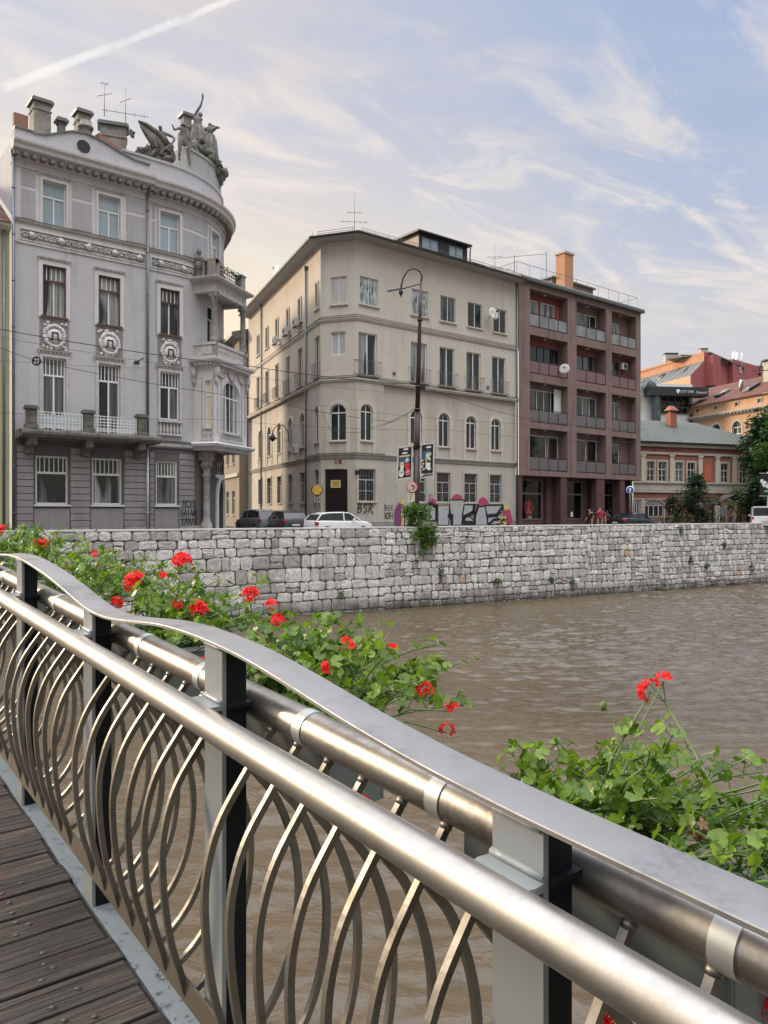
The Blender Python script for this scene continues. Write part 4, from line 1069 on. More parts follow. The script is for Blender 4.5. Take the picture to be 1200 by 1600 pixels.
# rusticated courses of the ground floor
mb = MB()
def courses(ua, ub, holes, off):
    z = .62
    while z < 4.95:
        z2 = min(z+.36, 5.0); segs = [(ua, ub)]
        for h in holes:
            if z2 > .0 and z < h[3]+.16:
                a, b = h[0]-.12, h[1]+.12; ns = []
                for s0, s1 in segs:
                    if b <= s0 or a >= s1: ns.append((s0, s1)); continue
                    if a > s0: ns.append((s0, a))
                    if b < s1: ns.append((b, s1))
                segs = ns
        for s0, s1 in segs: sweep(mb, PA, s0, s1, [(off+.001, z+.012), (off+.045, z+.03), (off+.045, z2-.03), (off+.001, z2-.012)])
        z = z2
courses(.15, US-.12, row4[:2], RISE); courses(US+.12, uA(303), row4[2:], 0); courses(door[1]+1.2, UE, [], 0)
mb.build('rustication', M_['mauve'], A)
mb = MB()
for s0, s1, off in ((.0, row4[0][0]-.15, RISE), (row4[0][1]+.15, row4[1][0]-.15, RISE), (row4[1][1]+.15, US-.05, RISE), (US+.1, row4[2][0]-.12, 0), (row4[2][1]+.12, uA(312), 0)): slab(mb, PA, s0, s1, -.1, .62, off+.001, off+.08)
mb.build('plinth', M_['plinth'], A)
mb = MB()
for i, h in enumerate(row4):
    off = RISE if in1(h) else 0
    mb = MB(); slab(mb, PA, h[0]-.06, h[1]+.06, .1, Z4B-.2, off+.001, off+.02); mb.build('apron', M_['mauve'], A)
# horizontal mouldings
def cornice(ua, ub, off, name='cornice', dent=True):
    mb = MB()
    sweep(mb, PA, ua, ub, [(off, 19.82), (off+.12, 19.82), (off+.16, 20.02), (off+.62, 20.22), (off+.66, 20.39), (off+.78, 20.51), (off+.80, 20.62), (off, 20.68)])
    mb.cur = 1; sweep(mb, PA, ua, ub, [(off, 19.45), (off+.06, 19.45), (off+.09, 19.53), (off, 19.53)]); mb.cur = 0
    o = mb.build(name, [M_['lilac_pale'], M_['lilac_pale']], A)
    if dent:
        d = MB(); n = int((ub-ua)/.42)
        for i in range(n):
            u = ua+.15+(ub-ua-.3)*i/max(1, n-1); slab(d, PA, u-.11, u+.11, 19.89, 20.12, off+.14, off+.52)
        sub(d, 'dentil', M_['stucco_dark'], o)
    return o
cornice(-.15, US+.15, RISE); cornice(US+.155, PA.brk[-2]+6, 0)
mb = MB()
sweep(mb, PA, 0, US, [(RISE, 16.62), (RISE+.12, 16.62), (RISE+.16, 16.72), (RISE, 16.74)]); sweep(mb, PA, US+.001, UE, [(0, 16.62), (.12, 16.62), (.16, 16.72), (0, 16.74)])
sweep(mb, PA, 0, US, [(RISE, 15.5), (RISE+.05, 15.5), (RISE+.05, 15.6), (RISE, 15.6)]); sweep(mb, PA, US+.001, UE, [(0, 15.5), (.05, 15.5), (.05, 15.6), (0, 15.6)])
sweep(mb, PA, US+.001, UE, [(0, 5.22), (.18, 5.3), (.22, 5.5), (.05, 5.62), (0, 5.62)])
mb.build('string_course', M_['stucco'], A)
mb = MB(); sweep(mb, PA, 0, US, [(RISE, 16.742), (RISE+.17, 16.722), (RISE+.17, 16.75), (RISE, 16.79)]); sweep(mb, PA, US+.001, UE, [(0, 16.742), (.17, 16.722), (.17, 16.75), (0, 16.79)]); sweep(mb, PA, US+.3, UE, [(0, 5.622), (.06, 5.622), (.235, 5.502), (.24, 5.53), (0, 5.66)]); mb.build('flashing', M_['flash'], A)
# frieze of scrolls between the two upper storeys
def scroll(mb, path, u, z, s, off, mirror=1):
    pts = []
    for k in range(11):
        t = k/10*2.6*math.pi; r = s*(1-.82*k/10); pts.append(path.P(u+mirror*r*math.cos(t)*1.0, z+r*math.sin(t), off))
    mb.tube(pts, s*.17, 5)
def frieze(ua, ub, off, z0, z1):
    mb = MB(); zc = (z0+z1)/2; h = z1-z0
    sweep(mb, PA, ua, ub, [(off, z0), (off+.05, z0), (off+.05, z0+.05), (off, z0+.05)]); sweep(mb, PA, ua, ub, [(off, z1-.05), (off+.05, z1-.05), (off+.05, z1), (off, z1)])
    slab(mb, PA, ua, ua+.06, z0+.051, z1-.051, off, off+.05); slab(mb, PA, ub-.06, ub, z0+.051, z1-.051, off, off+.05)
    mb.cur = 1; slab(mb, PA, ua+.06, ub-.06, z0+.052, z1-.052, off+.001, off+.012); mb.cur = 0
    u = ua+.3; k = 0
    while u < ub-.25:
        if k % 4 == 1:
            mb.blob(PA.P(u, zc, off+.03), (.19, .19, .19), None, .3, 8, k)
        else:
            scroll(mb, PA, u, zc, .17, off+.03, 1 if k % 2 else -1); mb.blob(PA.P(u+.18, zc+.1*(-1)**k, off+.03), (.07, .07, .05), None, .3, 6, k)
        u += .36; k += 1
    mb.build('frieze', [M_['lilac_pale'], M_['stucco_dark']], A)
frieze(.25, US-.15, RISE, 15.68, 16.3); frieze(US+.15, uA(316), 0, 15.68, 16.3)
# pale bands and lilac fields of the top storey
mb = MB()
def field(u0, u1, z0, z1, off):
    mb = MB(); slab(mb, PA, u0, u1, z0, z1, off+.001, off+.02); mb.build('panel', M_['lilac_panel'], A)
def fields(u0, u1, off):
    field(u0, u1, 16.85, 18.35, off); field(u0, u1, 18.55, 19.35, off)
fields(.35, cols[0][0]-.35, RISE); fields(cols[0][1]+.35, cols[1][0]-.35, RISE); fields(cols[1][1]+.35, US-.25, RISE); fields(US+.25, cols[2][0]-.3, 0); fields(cols[2][1]+.3, w1d[0]-.35, 0); fields(w1d[1]+.3, w1d[1]+1.6, 0)
# windows
for i, h in enumerate(row1+[w1d]):
    off = RISE if in1(h) else 0
    window(A, PA, h, M_['white'], M_['g_blue'], 2, .36, .2, .065, None, surround=M_['lilac_pale'], sw=.13, off=off)
for i, h in enumerate(row2):
    off = RISE if in1(h) else 0
    o = window(A, PA, h, M_['white'], M_['g_lace'] if i < 2 else M_['g_curt'], 2, .30, .2, .06, M_['brownframe'], surround=M_['lilac_pale'], sw=.22, off=off, toplights=5)
    m2 = MB(); Mx = PA.M((h[0]+h[1])/2, 0, off); w = (h[1]-h[0])/2
    for q in ((-w+.003, -w+.07, h[2]+.02, h[3]-.01), (w-.07, w-.003, h[2]+.02, h[3]-.01), (-w+.07, w-.07, h[3]-.09, h[3]-.004), (-w+.07, w-.07, h[2]+(h[3]-h[2])*.69, h[2]+(h[3]-h[2])*.69+.07)): m2.box(q[0], q[1], -.12, -.03, q[2], q[3], Mx)
    sub(m2, 'casing', M_['brownframe'], o)
for i, h in enumerate(row3):
    off = RISE if in1(h) else 0
    window(A, PA, h, M_['white'], M_['g_curt'], 2, .24 if i < 2 else .32, .2, .08, None, surround=M_['stucco'], sw=.14, off=off, toplights=6)
for i, h in enumerate(row4):
    off = RISE if in1(h) else 0
    window(A, PA, h, M_['offwhite'], M_['g_curt'] if i != 1 else M_['g_lace'], 1, .35, .16, .10, M_['offwhite'], off=off, toplights=7)
window(A, PA, w2d, M_['offwhite'], M_['g_dark'], 2, .35, .15, .07)
window(A, PA, over, M_['palestone'], M_['g_dark'], 3, 0, .2, .08, name='fanlight')
# lintel hoods over rows 2, 3 and dark heads on the ground floor
for h in row2+row3+[r for r in row1]:
    mb = MB(); off = RISE if in1(h) else 0; zt = h[3]+.28
    sweep(mb, PA, h[0]-.26, h[1]+.26, [(off, zt), (off+.1, zt+.03), (off+.13, zt+.12), (off, zt+.14)])
    for k in range(9):
        u = h[0]-.2+(h[1]-h[0]+.4)*k/8; slab(mb, PA, u-.035, u+.035, zt-.07, zt-.001, off+.065, off+.1)
    mb.build('hood', M_['stucco'], A)
# wreath cartouches with a square meander mark
for i, (a, b) in enumerate(cols):
    off = RISE if i < 2 else 0; uc = (a+b)/2; zc = 10.85 if i < 2 else 10.85; mb = MB(); s = .62; rnd = random.Random(60+i)
    for k in range(26):
        t = 2*math.pi*k/26; mb.blob(PA.P(uc+s*.82*math.cos(t), zc+s*.88*math.sin(t), off+.03), (.12, .12, .12), None, .45, 6, k+i*30)
    for k in range(16):
        mb.blob(PA.P(uc+rnd.uniform(-.62, .62), zc+rnd.choice((-1, 1))*rnd.uniform(.5, .72), off+.02), (.1, .08, .1), None, .4, 6, k+9)
    mb.cur = 1; sweep(mb, PA, uc-.75, uc+.75, [(off, zc-.88), (off+.02, zc-.88), (off+.02, zc+.88), (off, zc+.88)]); mb.cur = 0
    mb.lathe([(.42, 0), (.36, .09), (0, .13)], 16, wallM(PA, uc, zc, off+.04))
    o = mb.build('cartouche', [M_['lilac_pale'], M_['stucco_dark']], A)
    m2 = MB(); f = lambda p, q: PA.P(uc+p, zc+q, off+.20)
    m2.cur = 0
    for q in ((-.17, -.11, -.24, .2), (.11, .17, -.24, .2), (-.11, .11, .14, .2), (-.27, -.17, -.24, -.18), (.17, .27, -.24, -.18)): slab(m2, PA, uc+q[0], uc+q[1], zc+q[2], zc+q[3], off+.10, off+.185)
    sub(m2, 'emblem', M_['black'], o)
# small balustrade under the third window
mb = MB(); h = row3[2]
slab(mb, PA, h[0]-.15, h[1]+.15, 6.72, 6.86, .0, .22); slab(mb, PA, h[0]-.15, h[1]+.15, 5.95, 6.05, 0, .2)
for k in range(7):
    u = h[0]-.02+(h[1]-h[0]+.04)*k/6; x, y, _ = PA.P(u, 0, .12); mb.lathe([(.05, 6.05), (.05, 6.1), (.085, 6.28), (.05, 6.42), (.035, 6.6), (.06, 6.72)], 8, Matrix.Translation((x, y, 0)))
mb.build('balustrade', M_['stucco'], A)
# the stone balcony of the proud part
bal = MB(); o0, o1 = RISE, RISE+1.15; bu0, bu1 = .12, US+.25
sweep(bal, PA, bu0, bu1, [(o0, 5.32), (o1-.12, 5.32), (o1, 5.42), (o1+.06, 5.5), (o1+.06, 5.62), (o1-.02, 5.74), (o0, 5.74)])
balc = bal.build('balcony', M_['sooty'], A)
pil = [uA(43)-.1, uA(138)-.35, uA(222)-.45]
for u in pil:
    m2 = MB(); slab(m2, PA, u-.3, u+.3, 5.74, 5.95, o1-.52, o1); slab(m2, PA, u-.24, u+.24, 5.951, 6.75, o1-.46, o1-.05); slab(m2, PA, u-.32, u+.32, 6.751, 6.85, o1-.54, o1+.03); slab(m2, PA, u-.28, u+.28, 6.851, 6.93, o1-.5, o1-.01)
    slab(m2, PA, u-.14, u+.14, 6.05, 6.65, o1-.05, o1-.02); sub(m2, 'pier', M_['sooty'], balc)
for (a, b) in ((pil[0]+.3, pil[1]-.3), (pil[1]+.3, pil[2]-.3)):
    m2 = MB(); oc = o1-.22; q = lambda u, z: PA.P(u, z, oc)
    for z in (5.85, 6.0, 6.17, 6.33, 6.5, 6.66): m2.bar([q(a, z), q(b, z)], .035, .035, (0, 0, 1))
    n = 13
    for k in range(n+1):
        u = a+(b-a)*k/n; m2.bar([q(u, 5.75), q(u, 6.68)], .03, .03, (1, 0, 0))
    for k in range(n):
        u = a+(b-a)*(k+.5)/n; w = (b-a)/n/2
        m2.bar([q(u-w, 5.86), q(u+w, 5.99)], .02, .02, (0, 0, 1)); m2.bar([q(u-w, 5.99), q(u+w, 5.86)], .02, .02, (0, 0, 1))
    sub(m2, 'lattice', M_['white'], balc)
m2 = MB(); slab(m2, PA, pil[0]+.55, pil[0]+2.3, 5.85, 6.55, o1-.36, o1-.33); sub(m2, 'windbreak', paint('pale blue sheet', (.55, .62, .66), .8), balc)
for u in (pil[0]+.1, pil[1]+.1, pil[2]+.05):
    m2 = MB(); b0 = [(RISE, 4.45), (RISE+.25, 4.5), (RISE+.3, 4.8), (RISE+.85, 4.95), (RISE+.9, 5.2), (RISE+1.0, 5.315), (RISE, 5.315)]
    sweep(m2, PA, u-.2, u+.2, b0); m2.tube([PA.P(u-.24, 5.05, RISE+.72), PA.P(u+.24, 5.05, RISE+.72)], .15, 10); m2.tube([PA.P(u-.22, 4.62, RISE+.2), PA.P(u+.22, 4.62, RISE+.2)], .12, 10)
    sub(m2, 'bracket', M_['sooty'], balc)
# downpipes
for (u, off, z0, z1, m) in ((US-.12, RISE+.1, 5.75, 20.2, 'pipe'), (US-.12, RISE+.1, .4, 5.3, 'whitepipe'), (-.05, RISE+.16, .4, 20.2, 'pipe')):
    mb = MB(); mb.tube([PA.P(u, z0, off), PA.P(u, z1, off)], .075, 10)
    if z1 > 10: mb.tube([PA.P(u, z1-.35, off), PA.P(u, z1-.1, off), PA.P(u, z1, off)], [.08, .16, .17], 10)
    z = z0+1
    while z < z1: mb.tube([PA.P(u, z, off), PA.P(u, z+.05, off)], .095, 10); z += 2.4
    mb.build('downpipe', M_[m], A)
mb = MB(); mb.tube([PA.P(US-.9, 9.95, RISE+.05), PA.P(US-.5, 10.2, RISE+.5)], .035, 6); mb.box(-.14, .14, -.06, .06, 9.8, 9.98, PA.M(US-.9, 0, RISE+.45)); mb.build('wall_lamp', M_['darkmetal'], A)
# attic, pediment, drum
mb = MB(); top = [(0, 21.38), (.9, 21.38), (1.0, 21.30), (1.6, 21.42), (2.2, 21.72), (2.9, 22.02), (3.55, 22.12), (4.2, 22.05), (4.9, 21.85), (5.6, 21.62), (6.3, 21.45), (US, 21.42)]
uo, zo, ro = 3.5, 21.40, .37
for (a, za), (b, zb) in zip(top, top[1:]):
    mb.hexa([PA.P(a, 20.6, RISE-.15), PA.P(a, 20.6, RISE+.12), PA.P(b, 20.6, RISE+.12), PA.P(b, 20.6, RISE-.15), PA.P(a, za, RISE-.15), PA.P(a, za, RISE+.12), PA.P(b, zb, RISE+.12), PA.P(b, zb, RISE-.15)])
ped = mb.build('pediment', M_['lilac'], A)
m2 = MB()
for (a, za), (b, zb) in zip(top, top[1:]): m2.hexa([PA.P(a, za+.002, RISE-.25), PA.P(a, za+.002, RISE+.2), PA.P(b, zb+.002, RISE+.2), PA.P(b, zb+.002, RISE-.25), PA.P(a, za+.08, RISE-.25), PA.P(a, za+.08, RISE+.2), PA.P(b, zb+.08, RISE+.2), PA.P(b, zb+.08, RISE-.25)])
sub(m2, 'coping', M_['roof_metal'], ped)
m2 = MB(); m2.lathe([(ro, .125), (ro, .14), (ro+.03, .14), (ro+.03, .123)], 20, wallM(PA, uo, zo, RISE)); m2.cur = 1; m2.lathe([(ro+.01, .128), (0, .128)], 20, wallM(PA, uo, zo, RISE)); sub(m2, 'oculus', [M_['lilac_pale'], M_['black']], ped)
mb = MB(); ua_, ub_ = 5.75, PA.brk[-2]+5
sweep(mb, PA, ua_, ub_, [(-.45, 20.6), (-.10, 20.6), (-.10, 21.95), (-.02, 21.98), (-.02, 22.1), (-.45, 22.1)])
mb.build('attic', M_['lilac'], A)
uD0, uD1 = uA(293), PA.brk[-2]+1.5
mb = MB(); sweep(mb, PA, uD0, uD1, [(-1.6, 22.0), (-.18, 22.0), (-.18, 23.35), (-.1, 23.4), (-.1, 23.52), (-1.6, 23.52)]); mb.build('drum', plaster('greenish drum render', (.40, .43, .42), .14, 1.0, .5, grime=.5), A)
# roof behind the attic
mb = MB()
inner = [PA.P(u, 0, -.4) for u in PA.cuts(0, UE-4)]
cx, cy = PA.P(6, 0, -11)[:2]
for (p, q) in zip(inner, inner[1:]):
    mb.poly([(p[0], p[1], 21.2), (q[0], q[1], 21.2), (q[0]*.6+cx*.4, q[1]*.6+cy*.4, 23.0), (p[0]*.6+cx*.4, p[1]*.6+cy*.4, 23.0)])
mb.poly([(p[0]*.6+cx*.4, p[1]*.6+cy*.4, 23.0) for p in inner]+[(cx, cy, 23.0)])
mb.build('roof', paint('blue grey sheet roof', (.20, .235, .27), .4, .3, var=.2, scale=2), A)
# entrance, column, graffiti
mb = MB(); Mx = PA.M((door[0]+door[1])/2, 0, -.42); w = (door[1]-door[0])/2
mb.box(-w, w, 0, .06, .15, 2.55, Mx); mb.cur = 1
for x in (-.3, .3): mb.box(x-.14, x+.14, .061, .075, .9, 2.3, Mx)
mb.cur = 2; mb.box(-w, w, 0, .04, 2.56, 3.55, Mx)
mb.build('door', [paint('dark red door', (.12, .03, .03), .45, var=.2), M_['g_curt'], M_['g_lace']], A)
mb = MB(); uc = (door[0]+door[1])/2; ww = w
arc = [(-ww*math.cos(math.pi*k/16), 3.55-ww*1.7+ww*1.7*math.sin(math.pi*k/16)) for k in range(17)]
o2 = [(x*1.3, 3.55-ww*1.7+(z-3.55+ww*1.7)*1.25) for x, z in arc]
for k in range(16): mb.prism([arc[k], arc[k+1], o2[k+1], o2[k]], lambda a, c, d: PA.P(uc+a, c, d), .003, .14)
slab(mb, PA, door[0]-.24, door[0]-.002, 0, 3.55-ww*1.7, .003, .14); slab(mb, PA, door[1]+.002, door[1]+.24, 0, 3.55-ww*1.7, .003, .14)
slab(mb, PA, door[0]-.24, door[1]+.24, 3.62, 3.85, .003, .10)
mb.build('portal', M_['white'], A)
xs, ys, _ = PA.P(uA(317), 0, .28)
mb = MB(); mb.lathe([(.36, 0), (.36, .7), (.30, .75), (.27, .9), (.22, 1.0), (.20, 3.5), (.24, 3.6), (.28, 3.75), (.2, 3.85), (.34, 4.4), (.36, 4.6)], 14, Matrix.Translation((xs, ys, 0)))
for k in range(8):
    t = k*math.pi/4; mb.blob((xs+.3*math.cos(t), ys+.3*math.sin(t), 4.3), (.12, .12, .18), None, .4, 6, k)
mb.box(-.42, .42, -.42, .3, 4.6, 5.15, PA.M(uA(317), 0, .28)); mb.build('column', M_['stone_old'], A)
def scrawl(parent, path, u, z, h, word, off, mat, slant=.15, w=.06, name='graffiti', sp=.72):
    G = {'B': [[(0, 0), (.05, 1), (.5, .9), (.45, .6), (.05, .52), (.6, .42), (.5, .05), (0, 0)]], 'S': [[(.6, .9), (.25, 1), (.05, .75), (.5, .45), (.5, .1), (.15, -.03), (0, .12)]], 'R': [[(0, 0), (.1, 1), (.55, .85), (.5, .55), (.08, .5)], [(.2, .5), (.7, -.15)]],
         'H': [[(0, 0), (.05, 1)], [(.5, 0), (.5, 1)], [(0, .5), (.5, .55)]], 'C': [[(.55, .9), (.2, 1), (0, .5), (.2, .02), (.55, .1)]], 'V': [[(0, .9), (.2, 0), (.55, 1.1)]], 'A': [[(0, 0), (.3, 1), (.55, 0)], [(.1, .4), (.5, .4)]], 'I': [[(.2, 0), (.22, 1)]], 'N': [[(0, 0), (.05, 1), (.5, 0), (.52, 1)]],
         'X': [[(0, 0), (.55, 1)], [(.05, 1), (.5, 0)]], 'K': [[(0, 0), (.03, 1)], [(.5, 1), (.05, .5), (.55, 0)]], 'O': [[(.3, 0), (.02, .4), (.2, .95), (.5, .8), (.5, .2), (.3, 0)]], 'E': [[(.5, 1), (.03, .95), (0, 0), (.5, .05)], [(.02, .5), (.4, .52)]], 'T': [[(0, .95), (.6, 1)], [(.3, .97), (.28, 0)]], 'Y': [[(0, 1), (.25, .5)], [(.55, 1), (.15, -.2)]], '8': [[(.25, .5), (.05, .75), (.28, 1), (.45, .78), (.25, .5), (0, .22), (.25, 0), (.5, .25), (.25, .5)]]}
    mb = MB(); x = 0
    for ch in word:
        for pts in G.get(ch, []): stroke(mb, [((p+.18*slant*q)*h*.9+x, q*h) for p, q in pts], w, lambda a, b: path.P(u+a, z+b, off))
        x += h*sp
    return mb.build(name, mat, parent)
for (wd, zz, uu) in (('HCV8', 1.75, 285), ('SAINB', 1.20, 281), ('XANAX', .70, 282)): scrawl(A, PA, uA(uu), zz, .40, wd, .055, M_['spray'], sp=.62, w=.05)
# ---- the corner bay: oriel below, columned loggia above, terrace on top
mx, my = -10.69, 48.45; ox, oy = .952, -.305; wx, wy = .305, .952; pr, hw = 1.2, 2.0
k0 = (mx+ox*(pr-2.2)-wx*hw, my+oy*(pr-2.2)-wy*hw)
PB = Path(k0[0], k0[1], math.atan2(oy, ox)).line(2.2).turn(R(90)).line(2*hw).turn(R(90)).line(2.2); b1, b2, b3 = 2.2, 2.2+2*hw, 4.4+2*hw
def ring(mb, z0, z1, prof=None, o0=-.3, o1=.0):
    """closed moulding round the three sides"""
    pr_ = prof or [(o0, z0), (o1, z0), (o1, z1), (o0, z1)]
    for (a, b, ma, mb_) in ((0, b1, 0, 1), (b1, b2, 1, 1), (b2, b3, 1, 0)):
        n = len(pr_); base = len(mb.v)
        for (u, m, sgn) in ((a, ma, -1), (b, mb_, 1)):
            for (o, z) in pr_:
                uu = u+(sgn*o if m else 0); ue = min(max(u, a+1e-6), b-1e-6); x, y, tx, ty = PB.frame((a+b)/2); mid = (a+b)/2
                mb.v.append((x+tx*(uu-mid)+ty*o, y+ty*(uu-mid)-tx*o, z))
        for j in range(n): mb.face((base+j, base+(j+1) % n, base+n+(j+1) % n, base+n+j))
        mb.face([base+j for j in range(n)]); mb.face([base+n+j for j in reversed(range(n))])
bay = MB(); wn = (b1+.95, b2-.95, 6.35, 9.55, .75); ws = (.95+.55, 1.9, 6.55, 9.4)
for (a, b, hs) in ((0, b1, [ws]), (b1, b2, [wn]), (b2, b3, [])): wall(bay, PB, a, b, 5.6, 10.3, hs, .22)
bay.poly([PB.P(0, 5.6), PB.P(b1, 5.6), PB.P(b2-1e-4, 5.6), PB.P(b3, 5.6)])
ring(bay, 0, 0, [(-.3, 5.18), (.05, 5.18), (.12, 5.3), (.36, 5.42), (.42, 5.56), (.2, 5.66), (.0, 5.7), (-.3, 5.7)])
ring(bay, 0, 0, [(-.3, 10.25), (.06, 10.25), (.1, 10.4), (.36, 10.5), (.42, 10.62), (.42, 10.7), (-.3, 10.72)])
oriel = bay.build('oriel', M_['lilac_pale'], A)
o = window(A, PB, wn, M_['white'], M_['g_lace'], 4, .32, .18, .075, M_['stucco'], toplights=4)
o = window(A, PB, ws, M_['white'], glass('warm cream pane', (.62, .55, .40), .1, .1), 1, .32, .18, .06, M_['stucco'])  # warm cream base colour on the narrow side pane
m2 = MB(); rnd = random.Random(8)
for u in (b1+.28, b1+.72, b2-.72, b2-.28, ws[0]-.18, ws[1]+.14):
    for k in range(26): m2.blob(PB.P(u, 6.3+k*.13, .02), (.05, .05, .055), None, .2, 6, k)
for k in range(3):                     # garlands
    uc = b1+.7+k*1.3
    for j in range(11):
        t = j/10; m2.blob(PB.P(uc-.55+1.1*t, 10.1-.45*math.sin(math.pi*t), .04), (.09, .08, .09), None, .4, 6, j+k*11)
for u in (b1+.05, b2-.05, .8):
    m2.blob(PB.P(u, 9.9, .08), (.2, .16, .35), None, .4, 8, 3); m2.blob(PB.P(u, 9.4, .06), (.13, .12, .25), None, .4, 8, 5)
for (ua_, ub_) in ((b1+.55, b2-.55), (1.25, 2.05)):
    n = int((ub_-ua_)/.24)
    for k in range(n): scroll(m2, PB, ua_+.14+(ub_-ua_-.28)*k/max(1, n-1), 5.98, .1, .02, (-1)**k)
    sweep(m2, PB, ua_-.05, ub_+.05, [(.001, 5.78), (.03, 5.78), (.03, 5.83), (.001, 5.83)]); sweep(m2, PB, ua_-.05, ub_+.05, [(.001, 6.13), (.03, 6.13), (.03, 6.18), (.001, 6.18)])
n = 20
for k in range(n): slab(m2, PB, b1+.05+(2*hw-.2)*k/(n-1), b1+.17+(2*hw-.2)*k/(n-1), 10.3, 10.44, .09, .32)
for k in range(6): slab(m2, PB, 1.0+.2*k, 1.1+.2*k, 10.3, 10.44, .09, .32)
sub(m2, 'ornament', M_['stucco'], oriel)  # grimy stucco also stands in for the shadow outlines of the relief
mb = MB()
ring(mb, 10.72, 11.55, None, -.22, -.02); ring(mb, 11.55, 11.72, None, -.28, .05); ring(mb, 10.72, 10.9, None, -.27, .03)
for (ua_, ub_) in ((b1+.6, b1+1.6), (b1+1.9, b2-.6)):
    for k in range(5): scroll(mb, PB, ua_+(ub_-ua_)*k/4, 11.2, .12, -.01, (-1)**k)
for q in ((1.3, 2.0),): slab(mb, PB, q[0], q[1], 11.0, 11.45, -.018, .03)
log = mb.build('loggia_parapet', M_['stucco'], A)
for (u, o_) in ((b1-.16, -.18), (b2-.18, -.18)):
    x, y, _ = PB.P(u, 0, o_); m2 = MB()
    m2.box(-.24, .24, -.24, .24, 10.73, 11.8, Matrix(((ox, -oy*-1, 0, x), (oy, ox, 0, y), (0, 0, 1, 0), (0, 0, 0, 1))))
    m2.lathe([(.24, 11.8), (.24, 11.9), (.2, 11.98), (.185, 12.1), (.165, 14.2), (.2, 14.25), (.19, 14.32), (.3, 14.62), (.32, 14.72)], 14, Matrix.Translation((x, y, 0)))
    for k in range(4):
        t = k*math.pi/2+.5; m2.blob((x+.25*math.cos(t), y+.25*math.sin(t), 14.5), (.1, .1, .1), None, .3, 6, k)
    m2.build('column', M_['stone_old'], A)
mb = MB()
ring(mb, 0, 0, [(-.34, 14.72), (-.02, 14.72), (-.02, 15.3), (.1, 15.36), (.3, 15.46), (.36, 15.56), (.36, 15.62), (-.34, 15.62)])
mb.poly([PB.P(0, 15.0, -.1), PB.P(b1, 15.0, -.1), PB.P(b2-1e-4, 15.0, -.1), PB.P(b3, 15.0, -.1)]); mb.poly([PB.P(0, 15.61, 0), PB.P(b1, 15.61, 0), PB.P(b2-1e-4, 15.61, 0), PB.P(b3, 15.61, 0)])
mb.poly([PB.P(0, 10.75, -.1), PB.P(b1, 10.75, -.1), PB.P(b2-1e-4, 10.75, -.1), PB.P(b3, 10.75, -.1)])
for k in range(7): scroll(mb, PB, b1+.5+k*.5, 15.02, .14, -.01, (-1)**k)
mb.build('entablature', M_['stucco'], A)
mb = MB()
for (u, s) in ((b1-.25, .28), (b2-.3, .24), (1.25, .2)):
    mb = MB(); slab(mb, PB, u-s, u+s, 15.62, 16.65, -.55, -.06); slab(mb, PB, u-s-.05, u+s+.05, 16.651, 16.75, -.6, -.01); mb.build('terrace_pier', M_['stone_old'], A)
mb = MB()
for z in (15.75, 16.05, 16.5): mb.bar([PB.P(b1+.1, z, -.2), PB.P(b2-.5, z, -.2)], .04, .04, (0, 0, 1))
for k in range(12): mb.bar([PB.P(b1+.15+k*.28, 15.63, -.2), PB.P(b1+.15+k*.28, 16.52, -.2)], .03, .03, (1, 0, 0))
for k in range(11): scroll(mb, PB, b1+.3+k*.28, 16.25, .1, -.2, (-1)**k)
for k in range(4): mb.bar([PB.P(1.2+k*.2, 15.63, -.15), PB.P(1.2+k*.2, 16.5, -.15)], .05, .05, (1, 0, 0))
mb.bar([PB.P(1.1, 16.52, -.15), PB.P(1.95, 16.52, -.15)], .12, .08, (0, 0, 1))
mb.build('terrace_railing', M_['darkmetal'], A)
lf = MB(); tn = []; rnd = random.Random(31)
for k in range(60): leafy(lf, tn, PB.P(b1+.2+rnd.random()*3.4, 16.6+rnd.uniform(-.12, .1), -.2), (.14, .14, .1), 5, .11, rnd)
for k in range(40): leafy(lf, tn, PB.P(b1+.3+rnd.random()*2.6, 11.85+rnd.uniform(-.05, .22), -.25), (.14, .12, .12), 5, .12, rnd)
o = lf.build('balcony_plants', M_['tree_a'], A); add_tones(o, tn)
# ---------------------------------------------------------------- figures (stone and living): one skinned surface each
def skin(name, V, E_, Rr, mats, parent, subd=1, root=0, world=None):
    me = bpy.data.meshes.new(name); me.from_pydata([tuple(v) for v in V], E_, []); 
    o = bpy.data.objects.new(name, me); COL.objects.link(o)
    me.skin_vertices or None
    md = o.modifiers.new('Skin', 'SKIN'); md.use_smooth_shade = True
    bm = bmesh.new(); bm.from_mesh(me); ly = bm.verts.layers.skin.verify()
    for i, v in enumerate(bm.verts):
        r = Rr[i]; v[ly].radius = r if isinstance(r, tuple) else (r, r); v[ly].use_root = (i == root)
    bm.to_mesh(me); bm.free()
    s = o.modifiers.new('Sub', 'SUBSURF'); s.levels = subd; s.render_levels = subd
    dg = bpy.context.evaluated_depsgraph_get(); m2 = bpy.data.meshes.new_from_object(o.evaluated_get(dg)); bpy.data.objects.remove(o)
    m2.name = name; m2.materials.clear(); m2.materials.append(mats)
    for p in m2.polygons: p.use_smooth = True
    if world is not None: m2.transform(world)
    ob = bpy.data.objects.new(name, m2); COL.objects.link(ob)
    if parent is not None:
        ob.parent = parent
        if parent.type == 'EMPTY': ob.matrix_parent_inverse = PINV[parent.name]
    return ob
